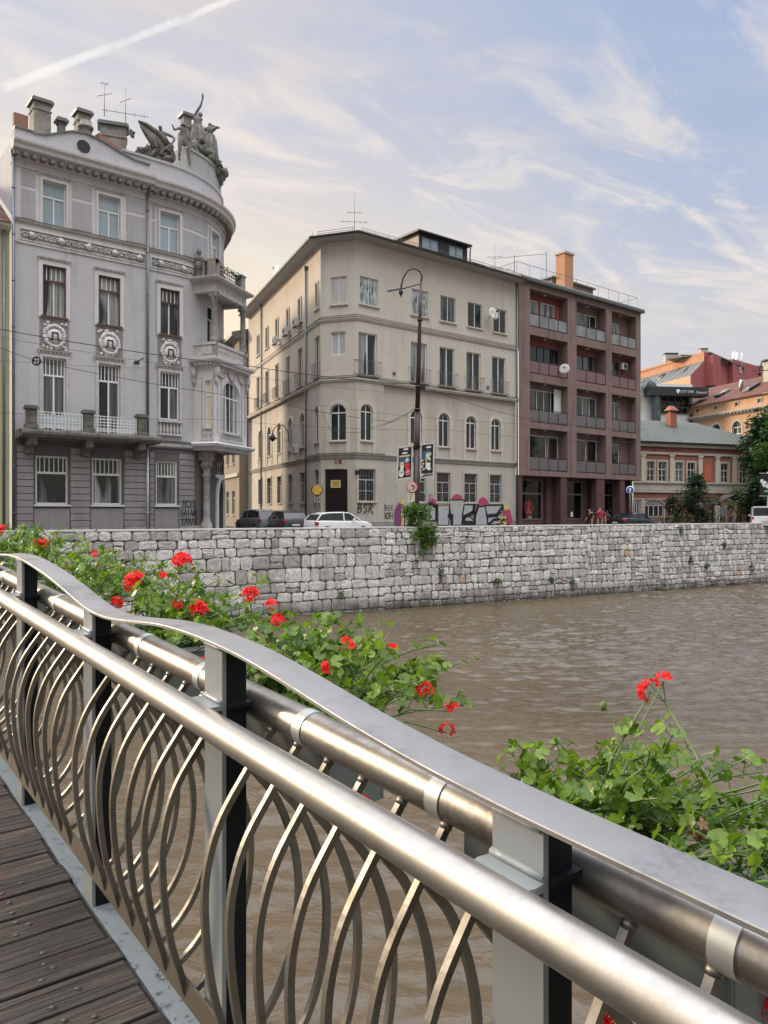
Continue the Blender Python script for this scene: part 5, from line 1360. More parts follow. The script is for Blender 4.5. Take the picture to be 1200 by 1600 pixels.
def body(h=1.75, larm=((-.25, 0, .78), (-.28, .02, .62), (-.26, .05, .48)), rarm=((.25, 0, .78), (.28, .02, .62), (.26, .05, .48)), lleg=((-.09, 0, .5), (-.10, .02, .27), (-.11, 0, .03), (-.11, .10, .015)), rleg=((.09, 0, .5), (.10, .02, .27), (.11, 0, .03), (.11, .10, .015)), lean=(0, 0), bulk=1.0, head=(0, .02)):
    """joints in units of the height: pelvis root, spine, neck, head, arms with hands, legs with feet; facing +y"""
    lx, ly = lean
    V = [(0, 0, .53), (lx*.4, ly*.4, .62), (lx*.8, ly*.8, .74), (lx, ly, .815), (lx+head[0]*.4, ly+head[1]*.4, .86), (lx+head[0], ly+head[1], .915), (lx+head[0], ly+head[1]+.005, .975)]
    Rr = [(.088, .068), (.078, .058), (.10, .066), (.055, .045), (.032, .032), (.050, .056), (.036, .042)]; E_ = [(i, i+1) for i in range(6)]
    for arm, sx in ((larm, -1), (rarm, 1)):
        b = len(V); V += [(lx+sx*.105, ly, .80)]+[tuple(p) for p in arm]; Rr += [.042]+[(.032, .026, .020)[min(i, 2)] for i in range(len(arm))]; E_ += [(3, b)]+[(b+i, b+i+1) for i in range(len(arm))]
        # hand: palm with four fingers and a thumb
        p, q = Vector(arm[-2]), Vector(arm[-1]); d = (q-p).normalized(); s = d.cross(Vector((0, 1, .2))).normalized(); w_ = len(V)-1
        V.append(tuple(q+d*.035)); Rr.append((.020, .011)); pi = len(V)-1; E_.append((w_, pi))
        for f in range(4): V.append(tuple(q+d*(.075-.006*abs(f-1.3))+s*(f-1.5)*.011)); Rr.append(.0055); E_.append((pi, len(V)-1))
        V.append(tuple(q+d*.045+s*.032)); Rr.append(.006); E_.append((pi, len(V)-1))
    for leg in (lleg, rleg):
        b = len(V); V += [tuple(p) for p in leg]; Rr += [(.075, .045, .028, .022)[i] for i in range(len(leg))]; E_ += [(0, b)]+[(b+i, b+i+1) for i in range(len(leg)-1)]
    V = [tuple(c*h for c in v) for v in V]
    Rr = [((r[0]*h*bulk, r[1]*h*bulk) if isinstance(r, tuple) else (r*h*bulk, r*h*bulk)) for r in Rr]
    return V, E_, Rr
def place(x, y, z, rz, s=1.0): return Matrix.Translation((x, y, z)) @ Matrix.Rotation(rz, 4, 'Z') @ Matrix.Scale(s, 4)
SG = thing('statue_group', 'weathered stone statue group with a spread wing and a raised arm on the rounded roof', 'sculpture', PA.P(uA(300), 22.1, -1.0))
ms = M_['statue']
def sgp(X, Yp, off): # a point above the roof edge, at the facade line pushed back by off
    u, z = PA.px(X, Yp); x, y, _ = PA.P(u, 0, 0); k = (math.hypot(x, y)+off)/math.hypot(x, y); return Vector((x*k, y*k, EYE+(z-EYE)*k))
mb = MB(); rnd = random.Random(77)
for k in range(40):                      # tumbled rocks and drapery along the parapet
    X = rnd.uniform(217, 270); base = 243+(X-217)*.19; p = sgp(X, base-rnd.uniform(0, 15 if X > 235 else 9), .7); mb.blob(p, (rnd.uniform(.12, .4), rnd.uniform(.15, .3), rnd.uniform(.08, .22)), Matrix.Rotation(rnd.uniform(0, 3), 3, 'Y'), .8, 9, k)
mb.build('rubble', ms, SG); mb = MB()
for k in range(70):
    X = rnd.uniform(303, 347); t = (X-296)/51; base = 241+38*t*t+4*t; p = sgp(min(X, 346), base-rnd.uniform(-2, 30*(1-abs(t-.35))), 1.1-.6*t); mb.blob(p, (rnd.uniform(.1, .38), rnd.uniform(.15, .3), rnd.uniform(.1, .34)), Matrix.Rotation(rnd.uniform(0, 3), 3, 'Y'), .8, 9, k+50)
mb.build('rocks', ms, SG)
mb = MB()                               # the wing
w0 = [(216, 189), (229, 194), (243, 205), (253, 214), (259, 225), (256, 235), (246, 237), (236, 228), (226, 212), (219, 199)]
mb.prism(w0, lambda a, b, d: tuple(sgp(a, b, d)), .55, .8)
for k in range(7):
    f = k/6; p0 = (w0[0][0]+(w0[3][0]-w0[0][0])*f*.8, w0[0][1]+(w0[3][1]-w0[0][1])*f*.8); p1 = (250-12*(1-f), 236-6*(1-f)); mb.tube([sgp(p0[0], p0[1]+1, .54), sgp((p0[0]+p1[0])/2+2, (p0[1]+p1[1])/2, .5), sgp(*p1, .52)], [.03, .09, .06], 6)
mb.tube([sgp(216, 189, .55), sgp(229, 194, .5), sgp(243, 204, .5), sgp(254, 214, .5), sgp(260, 226, .5)], [.06, .10, .13, .15, .12], 7)
mb.build('wing', ms, SG)
cA = sgp(286.5, 254, .35); fa = math.atan2(.625, .781)
V, E_, Rr = body(2.5, bulk=1.0, larm=((-.17, -.03, .72), (-.19, .0, .56), (-.17, .03, .44)), rarm=((.18, .02, .75), (.25, .06, .68), (.30, .10, .72)), lleg=((-.09, 0, .5), (-.12, .03, .27), (-.15, 0, .03), (-.16, .09, .015)))
skin('standing_figure', V, E_, Rr, ms, SG, 1, 0, place(cA.x, cA.y, cA.z, fa+R(180)))
mb = MB(); mb.lathe([(.0, 2.42), (.13, 2.38), (.17, 2.25), (.19, 2.22), (.18, 2.2)], 10, Matrix.Translation(cA)); mb.blob(cA+Vector((0, .1, 1.6)), (.38, .2, .5), None, .3, 9, 4); mb.build('cap', ms, SG)
# crouching figure with bowed back below the wing
c = sgp(262, 246, .8); V, E_, Rr = body(2.2, bulk=1.25, lean=(.14, .16), lleg=((-.1, .05, .5), (-.13, .22, .42), (-.14, .1, .15), (-.14, .2, .13)), rleg=((.1, .0, .48), (.14, .18, .32), (.16, -.02, .12), (.16, .08, .1)), larm=((-.2, .2, .68), (-.2, .3, .55), (-.15, .35, .45)), rarm=((.25, .2, .66), (.28, .3, .5), (.25, .32, .38)), head=(.03, .06))
skin('crouching_figure', V, E_, Rr, ms, SG, 1, 0, place(c.x, c.y, c.z-.5, fa+R(150)))
# the woman with the raised arm
c = sgp(309, 232, 1.5); H = 2.7
V, E_, Rr = body(H, bulk=1.15, rarm=((-.19, .0, .60), (-.17, .06, .5), (-.1, .1, .46)), larm=((-.02, .0, .98), (.07, .0, 1.12), (.11, .0, 1.27)), head=(.06, .03))
c.z = EYE+(800-240)/F*c.y
skin('raised_arm_figure', V, E_, Rr, ms, SG, 1, 0, place(c.x, c.y, c.z, fa+R(-8)) if False else place(c.x, c.y, c.z, R(0)))
mb = MB(); b = c
mb.lathe([(.55, -.2), (.60, .3), (.50, .9), (.42, 1.5), (.33, 1.75)], 12, Matrix.Translation(c))
for k in range(11):
    t = k*.57; mb.tube([c+Vector((.57*math.cos(t), .57*math.sin(t), -.1)), c+Vector((.50*math.cos(t+.2), .50*math.sin(t+.2), .8)), c+Vector((.35*math.cos(t+.1), .35*math.sin(t+.1), 1.7))], [.10, .07, .04], 6)
mb.build('drapery', ms, SG); mb = MB(); mb.blob(c+Vector((.31, 0, 3.62)), (.08, .08, .17), None, .3, 7, 2)
mb.build('torch', ms, SG)
c = sgp(326, 246, 1.3); c.z -= .2; V, E_, Rr = body(2.5, bulk=1.2, lean=(.03, 0), rarm=((.22, .0, .86), (.28, .0, .82), (.12, .03, .90)), larm=((-.17, .02, .7), (-.2, .08, .6), (-.15, .12, .6)))
skin('hand_to_head_figure', V, E_, Rr, ms, SG, 1, 0, place(c.x, c.y, c.z, R(0)))
mb = MB(); mb.lathe([(.62, -.3), (.60, .5), (.48, 1.3), (.4, 1.6)], 12, Matrix.Translation(c))
for k in range(11):
    t = k*.57; mb.tube([c+Vector((.6*math.cos(t), .6*math.sin(t), -.3)), c+Vector((.45*math.cos(t+.2), .45*math.sin(t+.2), 1.4))], [.11, .05], 6)
mb.build('robe', ms, SG)
c = sgp(343, 272, .6); mb = MB(); mb.blob(c, (.45, .4, .35), None, .5, 9, 8); mb.blob(c+Vector((.3, .2, .3)), (.2, .2, .22), None, .3, 9, 18); mb.blob(c+Vector((-.5, -.1, .35)), (.3, .25, .3), None, .5, 9, 28); mb.build('shield', ms, SG)
# bust on the terrace pier
c = Vector(PB.P(1.05, 15.62, -.1)); BU = thing('bust', 'small stone bust on the terrace edge beside the loggia roof', 'bust', c)
mb = MB(); mb.lathe([(.22, 0), (.22, .5), (.26, .52), (.26, .95), (.2, 1.0)], 10, Matrix.Translation(c)); mb.build('pedestal', ms, BU)
mb = MB(); mb.blob(c+Vector((0, 0, 1.15)), (.30, .2, .22), None, .2, 10, 1); mb.tube([c+Vector((0, 0, 1.25)), c+Vector((0, 0, 1.5))], .09, 8); mb.blob(c+Vector((0, 0, 1.6)), (.15, .16, .19), None, .15, 10, 2); mb.build('head', ms, BU)
# ---------------------------------------------------------------- roof furniture of the palace
def chimney(label, X0, X1, Yt, Yb, back, mat='stone_old', depth=.9, cap=True, twist=0.0, name='chimney'):
    p0 = sgp((X0+X1)/2, Yb, back); p1 = sgp((X0+X1)/2, Yt, back); w = (X1-X0)/F*p0.y; depth = min(depth, w*.75); w = max(.3, (w-depth*.62)/.78); h = p1.z-p0.z
    t = thing(name, label, 'chimney', p0, 'chimneys on the corner palace'); Mx = place(p0.x, p0.y, p0.z, ANG+twist)
    mb = MB(); mb.box(-w/2, w/2, 0, depth, -1.2, h-.22, Mx)
    mb.box(-w/2-.05, w/2+.05, -.05, depth+.05, h*.55, h*.55+.08, Mx); mb.build('stack', M_[mat], t, bevel=.02)
    mb = MB(); mb.box(-w/2-.14, w/2+.14, -.14, depth+.14, h-.22, h-.1, Mx); mb.box(-w/2-.08, w/2+.08, -.08, depth+.08, h-.1, h, Mx); mb.build('cap', M_['roof_metal'], t)
    return t, Mx, w, h
chimney('square stone chimney at the left end of the palace roof', 48, 85, 154, 196, 1.8, depth=1.1)
chimney('small low metal clad chimney between two stone chimneys', 90, 105, 184, 206, 1.2, 'roof_metal', .5)
t, Mx, w, h = chimney('chimney with a round pipe collar above the oculus', 118, 146, 171, 214, 1.0, depth=.9)
mb = MB(); mb.lathe([(.34, -.2), (.34, .15), (.42, .17), (.42, .3), (.34, .32), (.30, .6)], 14, Mx @ Matrix.Translation((0, -.2, .2))); mb.build('collar', M_['stone_old'], t)
chimney('long slab chimney stack right of the oculus', 155, 199, 190, 243, .9, depth=.8, twist=-R(20))
chimney('tall pale chimney block rising behind the raised arm statue', 284, 303, 176, 228, 2.2, 'plinth', .8)
mb = MB(); p = sgp(33, 200, .6); Mx = place(p.x, p.y, p.z, ANG); mb.box(-.35, .35, 0, .3, -.6, .75, Mx); b_ = mb.build('parapet_brick', M_['brick'], A)
mb = MB(); p = sgp(186, 240, .5); Mx = place(p.x, p.y, p.z, ANG); mb.hexa([Mx @ Vector(q) for q in ((-1.2, -.2, -.4), (.6, -.2, -.4), (.6, .8, -.4), (-1.2, .8, -.4), (-1.2, -.2, .75), (.6, -.2, -.1), (.6, .8, .2), (-1.2, .8, .9))]); mb.build('brick_gable', M_['brick'], A)
def aerial(name, label, base, h, arms, group='rooftop aerials', r=.022):
    """mast with cross booms; arms = [(height, dx, dz_tilt, half length, n elements)]"""
    base = Vector(base); t = thing('aerial', label, 'aerial', base, group)
    mb = MB(); mb.tube([base, base+Vector((0, 0, h))], r, 6); mb.build('mast', M_['antenna'], t)
    for (z, dx, dy, L_, n) in arms:
        d = Vector((dx, dy, 0)).normalized(); c = base+Vector((0, 0, z)); mb = MB(); mb.tube([c-d*L_, c+d*L_], r*.8, 5)
        s = Vector((-d.y, d.x, 0))
        for k in range(n): q = c-d*L_+d*(2*L_*(k+.5)/n); mb.tube([q-s*.28, q+s*.28], r*.45, 4)
        mb.build('boom', M_['antenna'], t)
    return t
aerial('', 'thin crossed aerial on the palace roof, left one of the pair', sgp(163, 182, 1.4), 2.0, [(1.25, 1, -.3, .5, 0), (1.9, .5, .2, .25, 2)])
aerial('', 'aerial with a long sloping boom on the palace roof', sgp(196, 200, 1.0), 2.35, [(.85, 1, .35, 1.3, 5), (1.6, 1, -.6, .45, 0)])
# the yellow neighbour at the left edge
NB = thing('yellow_house', 'ochre cream house with brown tiled roof cut by the left edge', 'building', PA.P(-4, 0, 0))
nh = [(-3.3+.1, -2.2, 6.2, 8.6), (-3.2, -2.2, 10.4, 12.8)]
mb = MB(); wall(mb, PA, -9, -.16, -.2, 15.9, [(-6.3, -5.2, 6.2, 8.6), (-6.3, -5.2, 10.4, 12.8)], .25, .0); mb.build('wall', M_['yellowwall'], NB)
for h in ((-6.3, -5.2, 6.2, 8.6), (-6.3, -5.2, 10.4, 12.8)): window(NB, PA, h, M_['white'], M_['g_curt'], 2, .3, .2, .07, M_['plinth'])
mb = MB(); sweep(mb, PA, -9, -.16, [(0, 15.9), (.3, 16.05), (.42, 16.2), (.42, 16.4), (0, 16.4)]); mb.build('cornice', M_['palestone'], NB)
mb = MB(); mb.poly([PA.P(-9, 16.35, .5), PA.P(-.16, 16.35, .5), PA.P(-.16, 20.2, -5.2), PA.P(-9, 20.2, -5.2)]); mb.build('roof', tilemat('brown clay tiles', (.13, .055, .04), (.19, .085, .06), .22, .26, (R(90), 0, R(-38))), NB)
mb = MB(); mb.tube([PA.P(-.45, .3, .12), PA.P(-.45, 16.0, .12)], .07, 8); mb.build('downpipe', M_['pipe'], NB)
# ---------------------------------------------------------------- cream corner building
K2 = (-4.52, 54.8); K1 = (-1.93, 53.9); LB = 22.9
aL = math.atan2(-.922, .388); fx, fy = K1[0]-K2[0], K1[1]-K2[1]; LF = math.hypot(fx, fy)
PM = Path(K2[0]-.388*LB, K2[1]+.922*LB, aL).line(LB); PM.turn(math.atan2(fy, fx)-PM.a); PM.line(LF); PM.turn(ANG-PM.a); PM.line(16.85)
F0, F1, UEB = LB, LB+LF, PM.u
B = thing('cream_building', 'cream four storey building with a chamfered corner, arched windows and graffiti', 'building', PM.P(F0+1.3, 0, 0))
def ub(x, y=500): return PM.px(x, y)[0]
ZE = 20.68; S1, S2, S3 = 15.06, 10.75, 5.5
rz = {1: (16.15, 18.1), 2: (11.13, 14.14), 3: (6.5, 9.1), 4: (2.2, 4.5)}
xr = {1: [(562, 591), (643, 669), (688, 712), (731, 753), (771, 791)], 2: [(560, 589), (642, 667), (687, 710), (729, 751), (769, 790)], 3: [(563, 582), (644, 662), (688, 705), (731, 746.5), (770, 785)], 4: [(560, 586), (648, 668), (685, 706), (728, 748), (768, 786)]}
xl = [(492, 499), (465, 472.5), (447, 453), (430, 436), (414.5, 420.5), (401, 406)]
fc = {1: (517, 542), 2: (517, 540), 3: (517, 539)}
H = {1: [], 2: [], 3: [], 4: []}
for r in (1, 2, 3, 4):
    for (a, b) in xr[r]: H[r].append((ub(a), ub(b), *rz[r], r == 3))
    for (a, b) in xl: H[r].append((ub(a), ub(b), *rz[r], r == 3))
H[1].append((ub(517), ub(542), *rz[1], False)); H[2].append((ub(517), ub(540), 12.55, 14.2, False)); H[3].append((ub(515.5), ub(541), *rz[3], True))
dr = (ub(507), ub(543), .1, 4.5, False, .35)
uRec = ub(600); uRecL = ub(481)
side = lambda h: h[1] <= F0+.01; fac = lambda h: F0 < (h[0]+h[1])/2 < F1
mb = MB()
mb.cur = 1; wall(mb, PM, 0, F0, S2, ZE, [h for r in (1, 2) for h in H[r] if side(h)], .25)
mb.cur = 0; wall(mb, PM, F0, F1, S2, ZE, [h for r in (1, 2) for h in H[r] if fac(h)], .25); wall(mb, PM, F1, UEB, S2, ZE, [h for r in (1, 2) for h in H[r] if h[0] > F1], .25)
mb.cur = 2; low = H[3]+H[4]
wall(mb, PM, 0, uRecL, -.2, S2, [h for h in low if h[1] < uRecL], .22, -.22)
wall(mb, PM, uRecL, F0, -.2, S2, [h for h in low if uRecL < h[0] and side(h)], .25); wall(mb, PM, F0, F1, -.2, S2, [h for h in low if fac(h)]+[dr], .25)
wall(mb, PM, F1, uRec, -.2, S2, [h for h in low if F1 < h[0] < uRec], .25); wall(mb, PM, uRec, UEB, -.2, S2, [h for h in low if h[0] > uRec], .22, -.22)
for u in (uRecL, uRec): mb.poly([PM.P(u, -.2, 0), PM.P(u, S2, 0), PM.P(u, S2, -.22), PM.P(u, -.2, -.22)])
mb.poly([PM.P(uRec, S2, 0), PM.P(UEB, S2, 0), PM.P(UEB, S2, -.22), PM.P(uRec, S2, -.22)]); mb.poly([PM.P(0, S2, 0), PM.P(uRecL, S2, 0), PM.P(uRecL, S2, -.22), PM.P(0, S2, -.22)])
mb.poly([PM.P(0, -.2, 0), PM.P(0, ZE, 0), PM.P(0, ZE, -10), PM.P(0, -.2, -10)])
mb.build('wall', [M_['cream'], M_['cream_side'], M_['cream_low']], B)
def around(mb, prof, u0=0, u1=None, e=0.0):
    """moulding round the chamfered corner with mitred joints"""
    u1 = UEB if u1 is None else u1; cuts = [u0]+[c for c in (F0, F1) if u0 < c < u1]+[u1]; n = len(prof); base = len(mb.v)
    for i, u in enumerate(cuts):
        if 0 < i < len(cuts)-1:
            _, _, ax, ay = PM.frame(u-.01); _, _, bx, by = PM.frame(u+.01); nx, ny = ay+by, -ax-bx; l2 = nx*nx+ny*ny; x, y, _, _ = PM.frame(u)
            for (o, z) in prof: mb.v.append((x+nx*2*o/l2, y+ny*2*o/l2, z))
        else:
            for (o, z) in prof: mb.v.append(PM.P(u, z, o))
    for i in range(len(cuts)-1):
        for j in range(n): mb.face((base+i*n+j, base+i*n+(j+1) % n, base+(i+1)*n+(j+1) % n, base+(i+1)*n+j))
    mb.face([base+j for j in range(n)]); mb.face([base+(len(cuts)-1)*n+j for j in reversed(range(n))])
mb = MB()
around(mb, [(0, S1-.14), (.06, S1-.12), (.14, S1+.02), (.14, S1+.08), (0, S1+.16)])
around(mb, [(0, S2-.1), (.06, S2-.1), (.16, S2+.05), (.16, S2+.13), (0, S2+.22)])
for z in (S2+.34, S1+.3): around(mb, [(0, z), (.03, z), (.03, z+.09), (0, z+.09)])
mb.build('string_course', M_['cream_trim'], B)
mb = MB()
for z, o in ((S1+.085, .15), (S2+.135, .17)): around(mb, [(0, z+.07), (o, z), (o, z+.025), (0, z+.10)])
around(mb, [(-.3, S3+.165), (.17, S3+.075), (.17, S3+.105), (-.3, S3+.2)], uRecL, uRec)
mb.build('flashing', M_['flash'], B)
mb = MB()
around(mb, [(-.3, S3-.28), (.07, S3-.26), (.10, S3-.12), (.16, S3), (.16, S3+.07), (-.3, S3+.16)], uRecL, uRec)
sweep(mb, PM, uRec+.002, UEB, [(-.22, S3-.28), (-.15, S3-.26), (-.12, S3-.12), (-.06, S3), (-.06, S3+.07), (-.22, S3+.16)]); sweep(mb, PM, 0, uRecL-.002, [(-.22, S3-.28), (-.15, S3-.26), (-.12, S3-.12), (-.06, S3), (-.06, S3+.07), (-.22, S3+.16)])
around(mb, [(-.3, -.1), (.06, -.1), (.06, .75), (.02, .8), (-.3, .8)], uRecL, ub(506)); around(mb, [(-.3, -.1), (.06, -.1), (.06, .75), (.02, .8), (-.3, .8)], ub(544), uRec)
sweep(mb, PM, uRec+.002, UEB, [(-.22, -.1), (-.16, -.1), (-.16, .75), (-.22, .8)])
mb.build('base_course', plaster('grey plinth render', (.30, .29, .265), .15, 1.5, .4), B)
mb = MB()
around(mb, [(-.1, ZE-.12), (.85, ZE-.02), (.9, ZE-.02), (.9, ZE+.06), (-.1, ZE+.16)]); mb.build('soffit', paint('pale soffit boards', (.36, .345, .32), .8, var=.08), B)
mb = MB(); around(mb, [(.88, ZE+.02), (.98, ZE+.02), (1.0, ZE+.16), (.88, ZE+.18)]); mb.build('gutter', M_['darkmetal'], B)
mb = MB()
def rp(u, o, z): return PM.P(u, z, o)
for (a, b) in ((0, F0), (F0, F1), (F1, UEB)):
    ea, eb = (a, b)
    mb.poly([rp(a+.001, .9, ZE+.1), rp(b-.001, .9, ZE+.1), rp(b-.001, -5.0, ZE+.55), rp(a+.001, -5.0, ZE+.55)])
rc = [PM.P(0, ZE+.3, -1), PM.P(F0-.01, ZE+.3, -1), PM.P(F1+.01, ZE+.3, -1), PM.P(UEB, ZE+.3, -1), (6, 76, ZE+.9)]
mb.poly(rc); mb.build('roof', M_['roof_metal'], B)
mb = MB()
for (a, b) in ((F0-3.5, F0), (F0, F1), (F1, UEB)):
    for z in (ZE+.42, ZE+.58): mb.tube([PM.P(a+.01, z, .55), PM.P(b-.01, z, .55)], .018, 5)
    n = max(2, int((b-a)/1.1))
    for k in range(n): mb.tube([PM.P(a+.05+(b-a-.1)*k/(n-1), ZE+.12, .55), PM.P(a+.05+(b-a-.1)*k/(n-1), ZE+.6, .55)], .015, 5)
mb.build('snow_guard', M_['greymetal'], B)
# dormer
ud0, ud1 = ub(655)+.75, ub(735)+1.4; mb = MB()
zt0, zb0 = ZE+2.15, ZE+.5
dh = [(ud0+.35, ud0+2.1, ZE+1.05, ZE+1.95), (ud0+3.2, ud0+4.8, ZE+1.05, ZE+1.95)]
ud1 = ud0+5.2
wall(mb, PM, ud0, ud1, zb0-.3, zt0, dh, .12, -.9)
mb.cur = 1; mb.poly([PM.P(ud0, zb0-.3, -.9), PM.P(ud0, zt0, -.9), PM.P(ud0, zt0, -5.4), PM.P(ud0, zb0+1.0, -5.4)]); mb.cur = 0
mb.poly([PM.P(ud1, zb0-.3, -.9), PM.P(ud1, zt0, -.9), PM.P(ud1, zt0, -5.4), PM.P(ud1, zb0+1.0, -5.4)])
dm = mb.build('dormer', [M_['black'], paint('brown dormer cladding', (.13, .085, .06), .5, var=.2)], B)
m2 = MB(); sweep(m2, PM, ud0-.3, ud1+.25, [(-5.6, zt0), (-.6, zt0), (-.55, zt0+.08), (-.6, zt0+.16), (-5.6, zt0+.16)]); sub(m2, 'dormer_roof', M_['darkmetal'], dm)
for h in dh: window(B, PM, h, M_['greymetal'], M_['g_blue'], 2, 0, .1, .06, off=-.9)
m2 = MB(); m2.tube([PM.P(ud1+.1, zt0-.05, -.62), PM.P(ud1+.12, zt0-.5, -.7), PM.P(ud1+.1, ZE+.2, -.7)], .05, 8); sub(m2, 'pipe', M_['darkmetal'], dm)
# windows
MB_frame = M_['white']
for h in H[1]: window(B, PM, h, M_['offwhite'], M_['g_dark'] if side(h) else (M_['g_curt'] if h[0] > ub(680) else M_['g_white'] if fac(h) else M_['g_tree']), 2, 0, .12, .07, M_['cream_trim'], blind=.0)
for h in H[2]: window(B, PM, h, M_['white'] if not side(h) else M_['offwhite'], M_['g_dark'] if side(h) else (M_['g_white'] if fac(h) else M_['g_lace'] if h[0] < ub(660) else M_['g_curt']), 2, 0, .16, .075, M_['greymetal'] if not fac(h) else None)
for h in H[3]:
    rec = not (uRecL < h[0] < uRec); window(B, PM, h, M_['white'], M_['g_dark'], 2, 0, .16, .065, M_['cream_low'], surround=M_['cream_trim'], sw=.30 if not side(h) else .26, off=-.22 if rec else 0, toplights=2)
for h in H[4]:
    rec = not (uRecL < h[0] < uRec); o = window(B, PM, h, M_['offwhite'], M_['g_dark'], 2, .33, .16, .06, M_['cream_low'], surround=M_['palestone'], sw=.16, off=-.22 if rec else 0, crossbars=1)
    m2 = MB(); off = (-.22 if rec else 0)-.06
    for k in range(1, 6): u = h[0]+(h[1]-h[0])*k/6; m2.bar([PM.P(u, h[2], off), PM.P(u, h[3], off)], .022, .022, (1, 0, 0))
    for z in (h[2]+.5, h[2]+1.15, h[2]+1.8): m2.bar([PM.P(h[0], z, off), PM.P(h[1], z, off)], .02, .02, (0, 0, 1))
    sub(m2, 'grille', M_['greymetal'], o)
for h in H[2]:
    if fac(h): continue
    mb = MB(); o = .22; a, b = h[0]-.22, h[1]+.22
    for z in (h[2]+.05, h[2]+1.02): mb.bar([PM.P(a-.1, z, o), PM.P(b+.1, z, o)], .03, .03, (0, 0, 1))
    n = int((b-a)/.13)
    for k in range(n+1): mb.bar([PM.P(a+(b-a)*k/n, h[2]+.05, o), PM.P(a+(b-a)*k/n, h[2]+1.02, o)], .014, .014, (1, 0, 0))
    for u in (a, b):
        for z in (h[2]+.05, h[2]+1.02): mb.bar([PM.P(u, z, .0), PM.P(u, z, o)], .025, .025, (0, 0, 1))
    mb.build('balconet', M_['greymetal'], B)
# iron door, plates, wall bits
mb = MB(); off = -.16; w0, w1 = dr[0]+.02, dr[1]-.02
slab(mb, PM, w0, w1, .1, 4.48, off-.06, off-.03)
for k in range(10): u = w0+.06+(w1-w0-.12)*k/9; slab(mb, PM, u-.03, u+.03, .1, 4.48, off-.03, off+.02)
for z in (.3, 3.0, 4.35): slab(mb, PM, w0, w1, z, z+.1, off-.029, off+.03)
ddoor = mb.build('door', paint('dark brown iron', (.022, .016, .015), .45, .3, var=.3), B)
uP, zP = PM.px(523.5, 756); m2 = MB(); slab(m2, PM, uP-.38, uP+.38, zP-.27, zP+.27, off+.035, off+.05); m2.cur = 1
for k in range(3): slab(m2, PM, uP-.28+.03*k, uP+.28-.04*k, zP+.12-.13*k, zP+.17-.13*k, off+.051, off+.054)
sub(m2, 'plaque', [paint('yellow plaque', (.62, .47, .16), .5), M_['boltm']], ddoor)
for (X, m) in ((525, 'stucco_dark'), (531.5, None)):
    u, z = PM.px(X, 721.5); mb = MB(); slab(mb, PM, u-.11, u+.11, z-.14, z+.14, .002, .03); mb.build('house_plate', M_[m] if m else paint('red house plate', (.22, .02, .02), .5), B)
u, z = PM.px(557.5, 738); mb = MB(); slab(mb, PM, u-.1, u+.1, z-.14, z+.14, .002, .12); mb.build('meter_box', M_['black'], B)
for (X, Yp) in ((615.5, 583), (762, 605)):
    u, z = PM.px(X, Yp); mb = MB(); mb.lathe([(.12, 0), (.15, .03), (.12, .10), (.06, .12), (.0, .12)], 12, wallM(PM, u, z, .002)); mb.build('vent_cap', M_['greymetal'], B)
for (X, o_, z0, z1) in ((480, .12, .3, 19.9), (410, .12, .3, 20.9), (806.3, .12, .3, 20.9)):
    u = ub(X); mb = MB(); mb.tube([PM.P(u, z0, o_), PM.P(u, z1, o_)], .075, 8); mb.tube([PM.P(u, z1-.3, o_), PM.P(u, z1, o_)], [.09, .19], 8); mb.build('downpipe', M_['pipe'], B)
def acunit(label, path, X, Yp, off=.45, group='air conditioners on the cream building', w=.85, h=.65):
    u, z = path.px(X, Yp); Mx = path.M(u, z, off); t = thing('air_conditioner', label, 'air conditioner', Mx.translation, group)
    mb = MB(); mb.box(-w/2, w/2, -.17, .17, -h/2, h/2, Mx); mb.build('casing', M_['offwhite'], t, bevel=.03)
    mb = MB(); mb.lathe([(.25, .175), (.23, .185), (.05, .18), (0, .18)], 16, Mx @ Matrix.Translation((.08, 0, 0)) @ Matrix.Rotation(R(-90), 4, 'X')); mb.build('fan_grille', M_['darkmetal'], t)
    mb = MB()
    for x in (-w*.3, w*.3): mb.bar([Mx @ Vector((x, -off, -h/2-.03)), Mx @ Vector((x, .18, -h/2-.03))], .04, .04, (0, 0, 1)); mb.bar([Mx @ Vector((x, -off, -h/2-.5)), Mx @ Vector((x, .1, -h/2-.05))], .03, .03, (0, 0, 1))
    mb.build('bracket', M_['greymetal'], t)
acunit('air conditioner nearest the corner, under the second top window of the side street', PM, 470, 505)
acunit('middle air conditioner of the three along the side street wall', PM, 454, 519)
acunit('air conditioner deepest in the side street, under the fourth top window', PM, 437, 533)
acunit('air conditioner low on the dark side wall between arched windows', PM, 465, 702, .2)
def dish(label, c, nrm, r, group='satellite dishes', mat='offwhite'):
    c = Vector(c); n = Vector(nrm).normalized(); q = n.to_track_quat('Z', 'Y').to_matrix().to_4x4(); q.translation = c
    t = thing('satellite_dish', label, 'satellite dish', c, group)
    mb = MB(); mb.lathe([(0, 0), (r*.5, r*.06), (r, r*.24), (r, r*.27), (r*.5, r*.09), (0, .03)], 20, q); mb.build('reflector', M_[mat], t)
    mb = MB(); mb.tube([c-Vector(q.col[1][:3])*r*.8+n*r*.2, c+n*r*.95], .02, 5); mb.blob(c+n*r*.95, .07, None, .1, 6, 1); mb.build('arm', M_['darkmetal'], t)
    mb = MB(); mb.tube([c-n*.02, c-n*.5-Vector((0, 0, .1))], .035, 6); mb.build('mount', M_['greymetal'], t); return t
u, z = PM.px(762, 493); dish('pale satellite dish on the cream wall between two top windows', PM.P(u, z, .55), (.55, -.8, .25), .52)
dish('satellite dish on the roof edge of the palace beside the aerial', sgp(204, 209, .8), (.9, -.3, .1), .27, mat='greymetal')
u, z = PM.px(437, 415); dish('small dish on the eave deep in the side street', PM.P(u, ZE+1.2, .2), (-.8, -.6, .4), .45)
